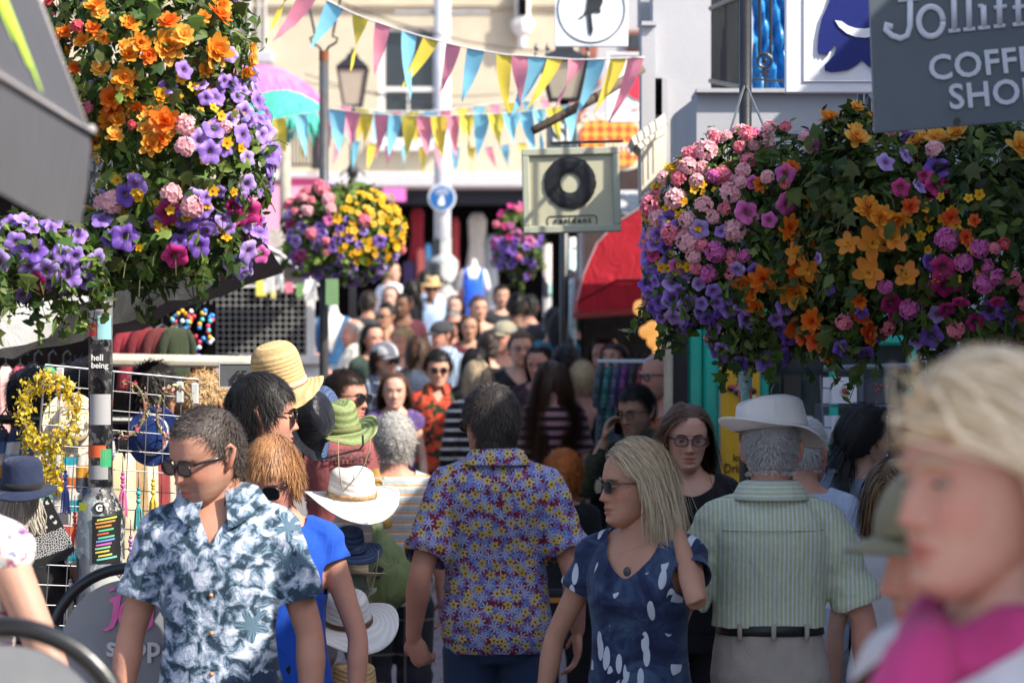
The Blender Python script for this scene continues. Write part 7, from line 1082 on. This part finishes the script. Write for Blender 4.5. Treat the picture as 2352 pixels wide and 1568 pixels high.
fringed(628, 588, 50, 82, d - .8, 'wide white fringed cloth at the middle of the stall awning'); fringed(575, 585, 22, 60, d - .85, 'narrow ragged white cloth left of the wide fringed one', seed=2); fringed(712, 640, 34, 50, d - .5, 'grey fringed cloth at the low right end of the awning', seed=3); fringed(512, 610, 30, 52, d - 4.6, 'grey twisted cloth hanging by the black canopy tip', seed=4)
# mannequins
def mannequin(px, top, d, label, garment_mat, gname, H=1.0, tank=1.30, arms=True):
    s = H; o = empty('mannequin', P(px, top, d) - Vector((0, 0, 1.62 * s)), label, 'mannequin', 'shop mannequins'); m = MB(); torso(m, .98, 0, .01); m.limb([(0, .03, 1.45), (0, .03, 1.56)], [.058, .052], 14); m.ell((0, .03, 1.60), (.045, .05, .03))
    for sd in (-1, 1): m.limb([(0, .03, 1.475), (sd * .09, .02, 1.44), (sd * .165, .012, 1.41)], [.045, .048, .052], 12); m.limb([(sd * .165, .012, 1.405), (sd * .21, .03, 1.25), (sd * .22, .02, 1.16)], [.054, .048, .042], 12)
    v, f, _ = remesh(m, .014, 2); m = MB(); m.add(v * s, f); m.build('bust', mat('mannequin_white', (.70, .67, .62), .5, .05), o, True); m = MB(); torso(m, .98, 0, .01, .016, .80, 1.49, 40, .1)
    for sd in (-1, 1): m.limb([(0, .03, 1.465), (sd * .09, .02, 1.44), (sd * .14, .012, 1.42)], [.055, .058, .06], 12)
    v, f, nn = remesh(m, .014, 2); v = v + nn * (.004 * smooth_noise(v, 2, 30))[:, None]; f = cut(v, f, lambda c: ((c[:, 1] < .03) & (c[:, 2] > 1.10 + np.abs(c[:, 0]) * 3.4)) | (np.abs(c[:, 0]) > .165) & (c[:, 2] > 1.2) | (c[:, 2] > 1.49) | (c[:, 2] < .82)); m = MB(); m.add(v * s, f); m.build(gname, garment_mat, o, True); m = MB(); m.tube([(0, 0, .82 * s), (0, 0, -.3)], .02, 8); m.build('stand', IRON(), o); return o
mannequin(764, 694, 25, 'headless white mannequin wearing a dark blue denim waistcoat', cloth('denim_vest', (.03, .10, .22), .25, .8, .3), 'waistcoat', .92)
mannequin(1088, 596, 48, 'white mannequin in a cobalt blue dress at the far shop', cloth('cobalt_dress', (.02, .10, .60), .1), 'dress', 1.05)
garment(1086, 640, 770, 47.8, 40, cloth('cobalt_dress', (.02, .10, .60), .1), 'cobalt blue skirt below the far white mannequin', 'skirt', None, False, 1.6)
m = MB(); slab(m, 748, 640, 776, 700, 16.9, .06); tag(m.build('junction_box', mat('green_box', (.16, .28, .13), .5, .1), None), 'green metal box on the lamp post under the daisy basket', 'box')
m = MB(); slab(m, 700, 838, 800, 860, 24.2, .3); slab(m, 690, 848, 770, 960, 24.3, .02); tag(m.build('white_table', mat('white_cloth_table', (.66, .66, .66), .8, .05), None), 'white draped table under the denim waistcoat', 'table')
o = thing('clothes_rail', 1430, 828, 16, 'chrome clothes rail of dark sequinned tops outside the red awning shop', 'clothes rail'); m = MB(); m.tube([P(1372, 830, 16) - o.location, P(1486, 830, 16) - o.location], .012, 10); m.build('rail', mat('chrome_pale', (.6, .62, .64), .3, .05), o)
for i, (c, lab) in enumerate((((.03, .05, .06), 'charcoal'), ((.02, .10, .09), 'bottle green'), ((.05, .05, .10), 'midnight blue'), ((.10, .02, .10), 'aubergine'), ((.02, .02, .02), 'jet black'), ((.25, .03, .03), 'ruby'))): garment(1384 + 19 * i, 838, 1030, 16, 46, fabric('sequin%d' % i, blotch(70, [(0, c), (.56, tuple(x * 3 + .05 for x in c)), (.64, c)]), rough=.3), lab + ' sequinned top on the chrome rail', 'top', 'sequinned tops on the chrome rail', True, 1.1, R(60))
# postcard rack
d = 11.0; o = thing('card_rack', 1990, 860, d, 'grey wire rack of greetings cards outside the teal shop', 'card rack'); k = upx(d); m = MB(); q = lambda x, y, dd=0: P(x, y, d + dd) - o.location
m.tube([q(1892, 846), q(2110, 840)], .012, 8); m.tube([q(1976, 842), q(1976, 1500)], .014, 8); 
for y in (870, 960, 1050): m.tube([q(1884, y + 20), q(1960, y + 26)], .003, 5); m.tube([q(1890, y + 62), q(2100, y + 62)], .004, 5)
m.tube([q(1884, 862), q(1900, 1100)], .004, 5); m.tube([q(1880, 1120), q(1900, 1085)], .004, 5); m.build('wire_frame', mat('rack_grey', (.16, .17, .19), .4, .1), o)
cards = [((.82, .78, .80), (.40, .08, .08), 'round red flower picture'), ((.80, .78, .82), (.06, .09, .25), 'navy square picture'), ((.82, .80, .80), (.35, .03, .04), 'dark red picture')]
for j, (pc, ec, txt) in enumerate(cards):
    for x0, x1, dd, side in ((1912, 1968, 0, 'front'), (1892, 1914, .08, 'side'), (1978, 2040, .06, 'back')):
        m = MB(); slab(m, x0, 866 + 88 * j, x1, 926 + 88 * j, d - .03 + dd, .03, 0, (.10, .10, .11) if side == 'back' and j == 0 else pc); c = P((x0 + x1) / 2, 898 + 88 * j, d - .034 + dd)
        if side == 'front': m.ell(c, (.020, .003, .024), 14, 8, 0, None, (.60, .52, .36) if j == 0 else ec); m.ell(c + Vector((0, -.003, 0)), (.012, .003, .013), 10, 6, 0, None, ec)
        if side == 'back': [m.ell(c + Vector((.03 * g.normal(), 0, .03 * g.normal())), (.006, .002, .006), 6, 4, 0, None, (.5, .1, .1)) for _ in range(8)]
        lab = {'front': 'white greetings card with ' + txt + ' facing the lane', 'side': 'white card edge-on left of the card with ' + txt, 'back': 'card turned right of the one with ' + txt}[side]; tag(m.build('greeting_card', mat('card_print', vcol=True, rough=.5, bump=0), None), lab, 'card', 'greetings cards on the rack')

m = MB(); zz = np.array([1.075, 1.078, 1.105, 1.108]); t = np.linspace(0, 2 * PI, 40, endpoint=False); W_ = np.interp(zz, TZ, TW) + .019; D_ = np.interp(zz, TZ, TD) + .019
m.loft(np.array([np.stack([(w_ + e) * np.sign(np.sin(t)) * np.abs(np.sin(t)) ** .82, -.002 - (d_ + e) * np.sign(np.cos(t)) * np.abs(np.cos(t)) ** .9, np.full(40, z)], 1) for w_, d_, z, e in zip(W_, D_, zz, (-.004, 0, 0, -.004))])); i9['part']('belt', m, mat('belt_black', (.012, .012, .013), .4, .2))
for x_ in (-.10, .0, .10): m = MB(); m.box((x_, .128 - 1.3 * x_ * x_, 1.09), (.014, .012, .05), bev=.003); i9['part']('belt_loop', m, KHAKI())

def on_chest(v, w=1.0, grow=.022, back=False):
    x, z = v[:, 0], v[:, 2]; i = lambda a: np.interp(z, TZ, a); hw, hd = i(TW) * w + grow, i(TD) * w + grow; f = hd * np.clip(1 - (np.abs(x) / hw) ** 2.2, .05, 1) ** .5; return np.stack([x, i(TY) + (f if back else -f) + (.006 if back else -.006) + v[:, 1], z], 1)
m = MB(); write(m, 'Element', .066, (-.085, 0, 1.345), 0, None, None, .0008, depth=.0015); write(m, 'TO NATURE', .020, (-.01, 0, 1.395), 0, None, None, .0, depth=.0015); m.box((.03, 0, 1.328), (.16, .003, .007)); [m.box((-.115 + .014 * i, 0, 1.36 + .012 * j), (.010, .003, .009)) for i in (-1, 0, 1) for j in (-1, 0, 1)]
m.v = [on_chest(x, .99, .026) for x in m.v]; i4['part']('chest_print', m, mat('faded_ink', (.085, .045, .05), .9, .3, 60))
for inf, wd, z_ in ((i9, 1.0, 1.392), (i6, 1.0, 1.395)): m = MB(); xs = np.linspace(-.15, .15, 24); m.tube(on_chest(np.stack([xs, xs * 0, np.full(24, z_)], 1), wd, .020, True), .0022, 6); inf['part']('yoke_seam', m, FB('shirt_green_stripes') if inf is i9 else FB('shirt_red_flowers'))

for px, py, c, nm, where in ((282, 1085, (.55, .10, .30), 'magenta', 'just right of the stickered post'), (318, 1120, (.05, .30, .32), 'teal', 'beside the magenta one'), (352, 1100, (.62, .42, .05), 'amber', 'beside the teal one'), (172, 1175, (.60, .08, .06), 'scarlet', 'left of the stickered post under the yellow wreath'), (150, 1080, (.12, .16, .45), 'indigo', 'beside the trailing end of the yellow wreath'), (300, 1230, (.30, .16, .40), 'violet', 'low beside the left sleeve of the floral shirt'), (162, 1330, (.50, .45, .40), 'cream', 'low on the wire panel under the paisley bandana')):
    o = thing('beaded_tassel', px, py, 8.6, nm + ' beaded tassel charm hanging ' + where, 'charm', 'tassel charms on the wire panel'); m = MB(); m.tube([(0, 0, .05), (0, 0, 0)], .0015, 5, 0, (.1, .08, .06)); g = np.random.default_rng(px)
    for i in range(4): m.ell((0, 0, -.004 - .012 * i), (.006 + .002 * (i % 2),) * 3, 8, 6, 0, None, np.array(c) * (1.3 if i % 2 else .6))
    m.build('beads', mat('beads', vcol=True, rough=.2), o, True); m = MB()
    for i in range(22): a = g.uniform(0, 6.28); m.tube([(0, 0, -.045), (.010 * math.cos(a), .010 * math.sin(a), -.07), (.014 * math.cos(a), .012 * math.sin(a), -.115 - .02 * g.random())], .0015, 4, 0, np.array(c) * g.uniform(.6, 1.3))
    m.build('tassel', mat('fringe', vcol=True, rough=.8), o)
# ---------------------------------------------------------------- camera and light
cd = bpy.data.cameras.new('camera'); cam = bpy.data.objects.new('camera', cd); COL.objects.link(cam)
cam.location = (0, 0, CH); cam.rotation_euler = (R(90), 0, 0); cd.lens = 100; cd.sensor_width = 36; cd.shift_y = (HY - 784) / 2352; cd.clip_end = 1500; cd.clip_start = .05
cd.dof.use_dof = True; cd.dof.focus_distance = 8.6; cd.dof.aperture_fstop = 4.8; SC.camera = cam
sd = Vector((.66, -.40, .68)).normalized(); sl = bpy.data.lights.new('sun', 'SUN'); sl.energy = 4.0; sl.angle = R(.5); sl.color = (1, .93, .82)
so = bpy.data.objects.new('sun', sl); COL.objects.link(so); so.rotation_euler = sd.to_track_quat('Z', 'Y').to_euler(); so.location = sd * 60
wd = bpy.data.worlds.new('World'); SC.world = wd; wd.use_nodes = True; nt = wd.node_tree; bg = nt.nodes['Background']
sk = nt.nodes.new('ShaderNodeTexSky'); sk.sky_type = 'NISHITA'; sk.sun_disc = False; sk.sun_elevation = math.asin(sd.z); sk.sun_rotation = math.atan2(sd.x, sd.y); sk.dust_density = 2.0
nt.links.new(sk.outputs[0], bg.inputs[0]); bg.inputs[1].default_value = .14
SC.view_settings.view_transform = 'Standard'; SC.view_settings.look = 'None'; SC.view_settings.exposure = 1.18; SC.view_settings.gamma = 1
SC.cycles.max_bounces = 6; SC.cycles.transparent_max_bounces = 6; SC.cycles.use_denoising = True
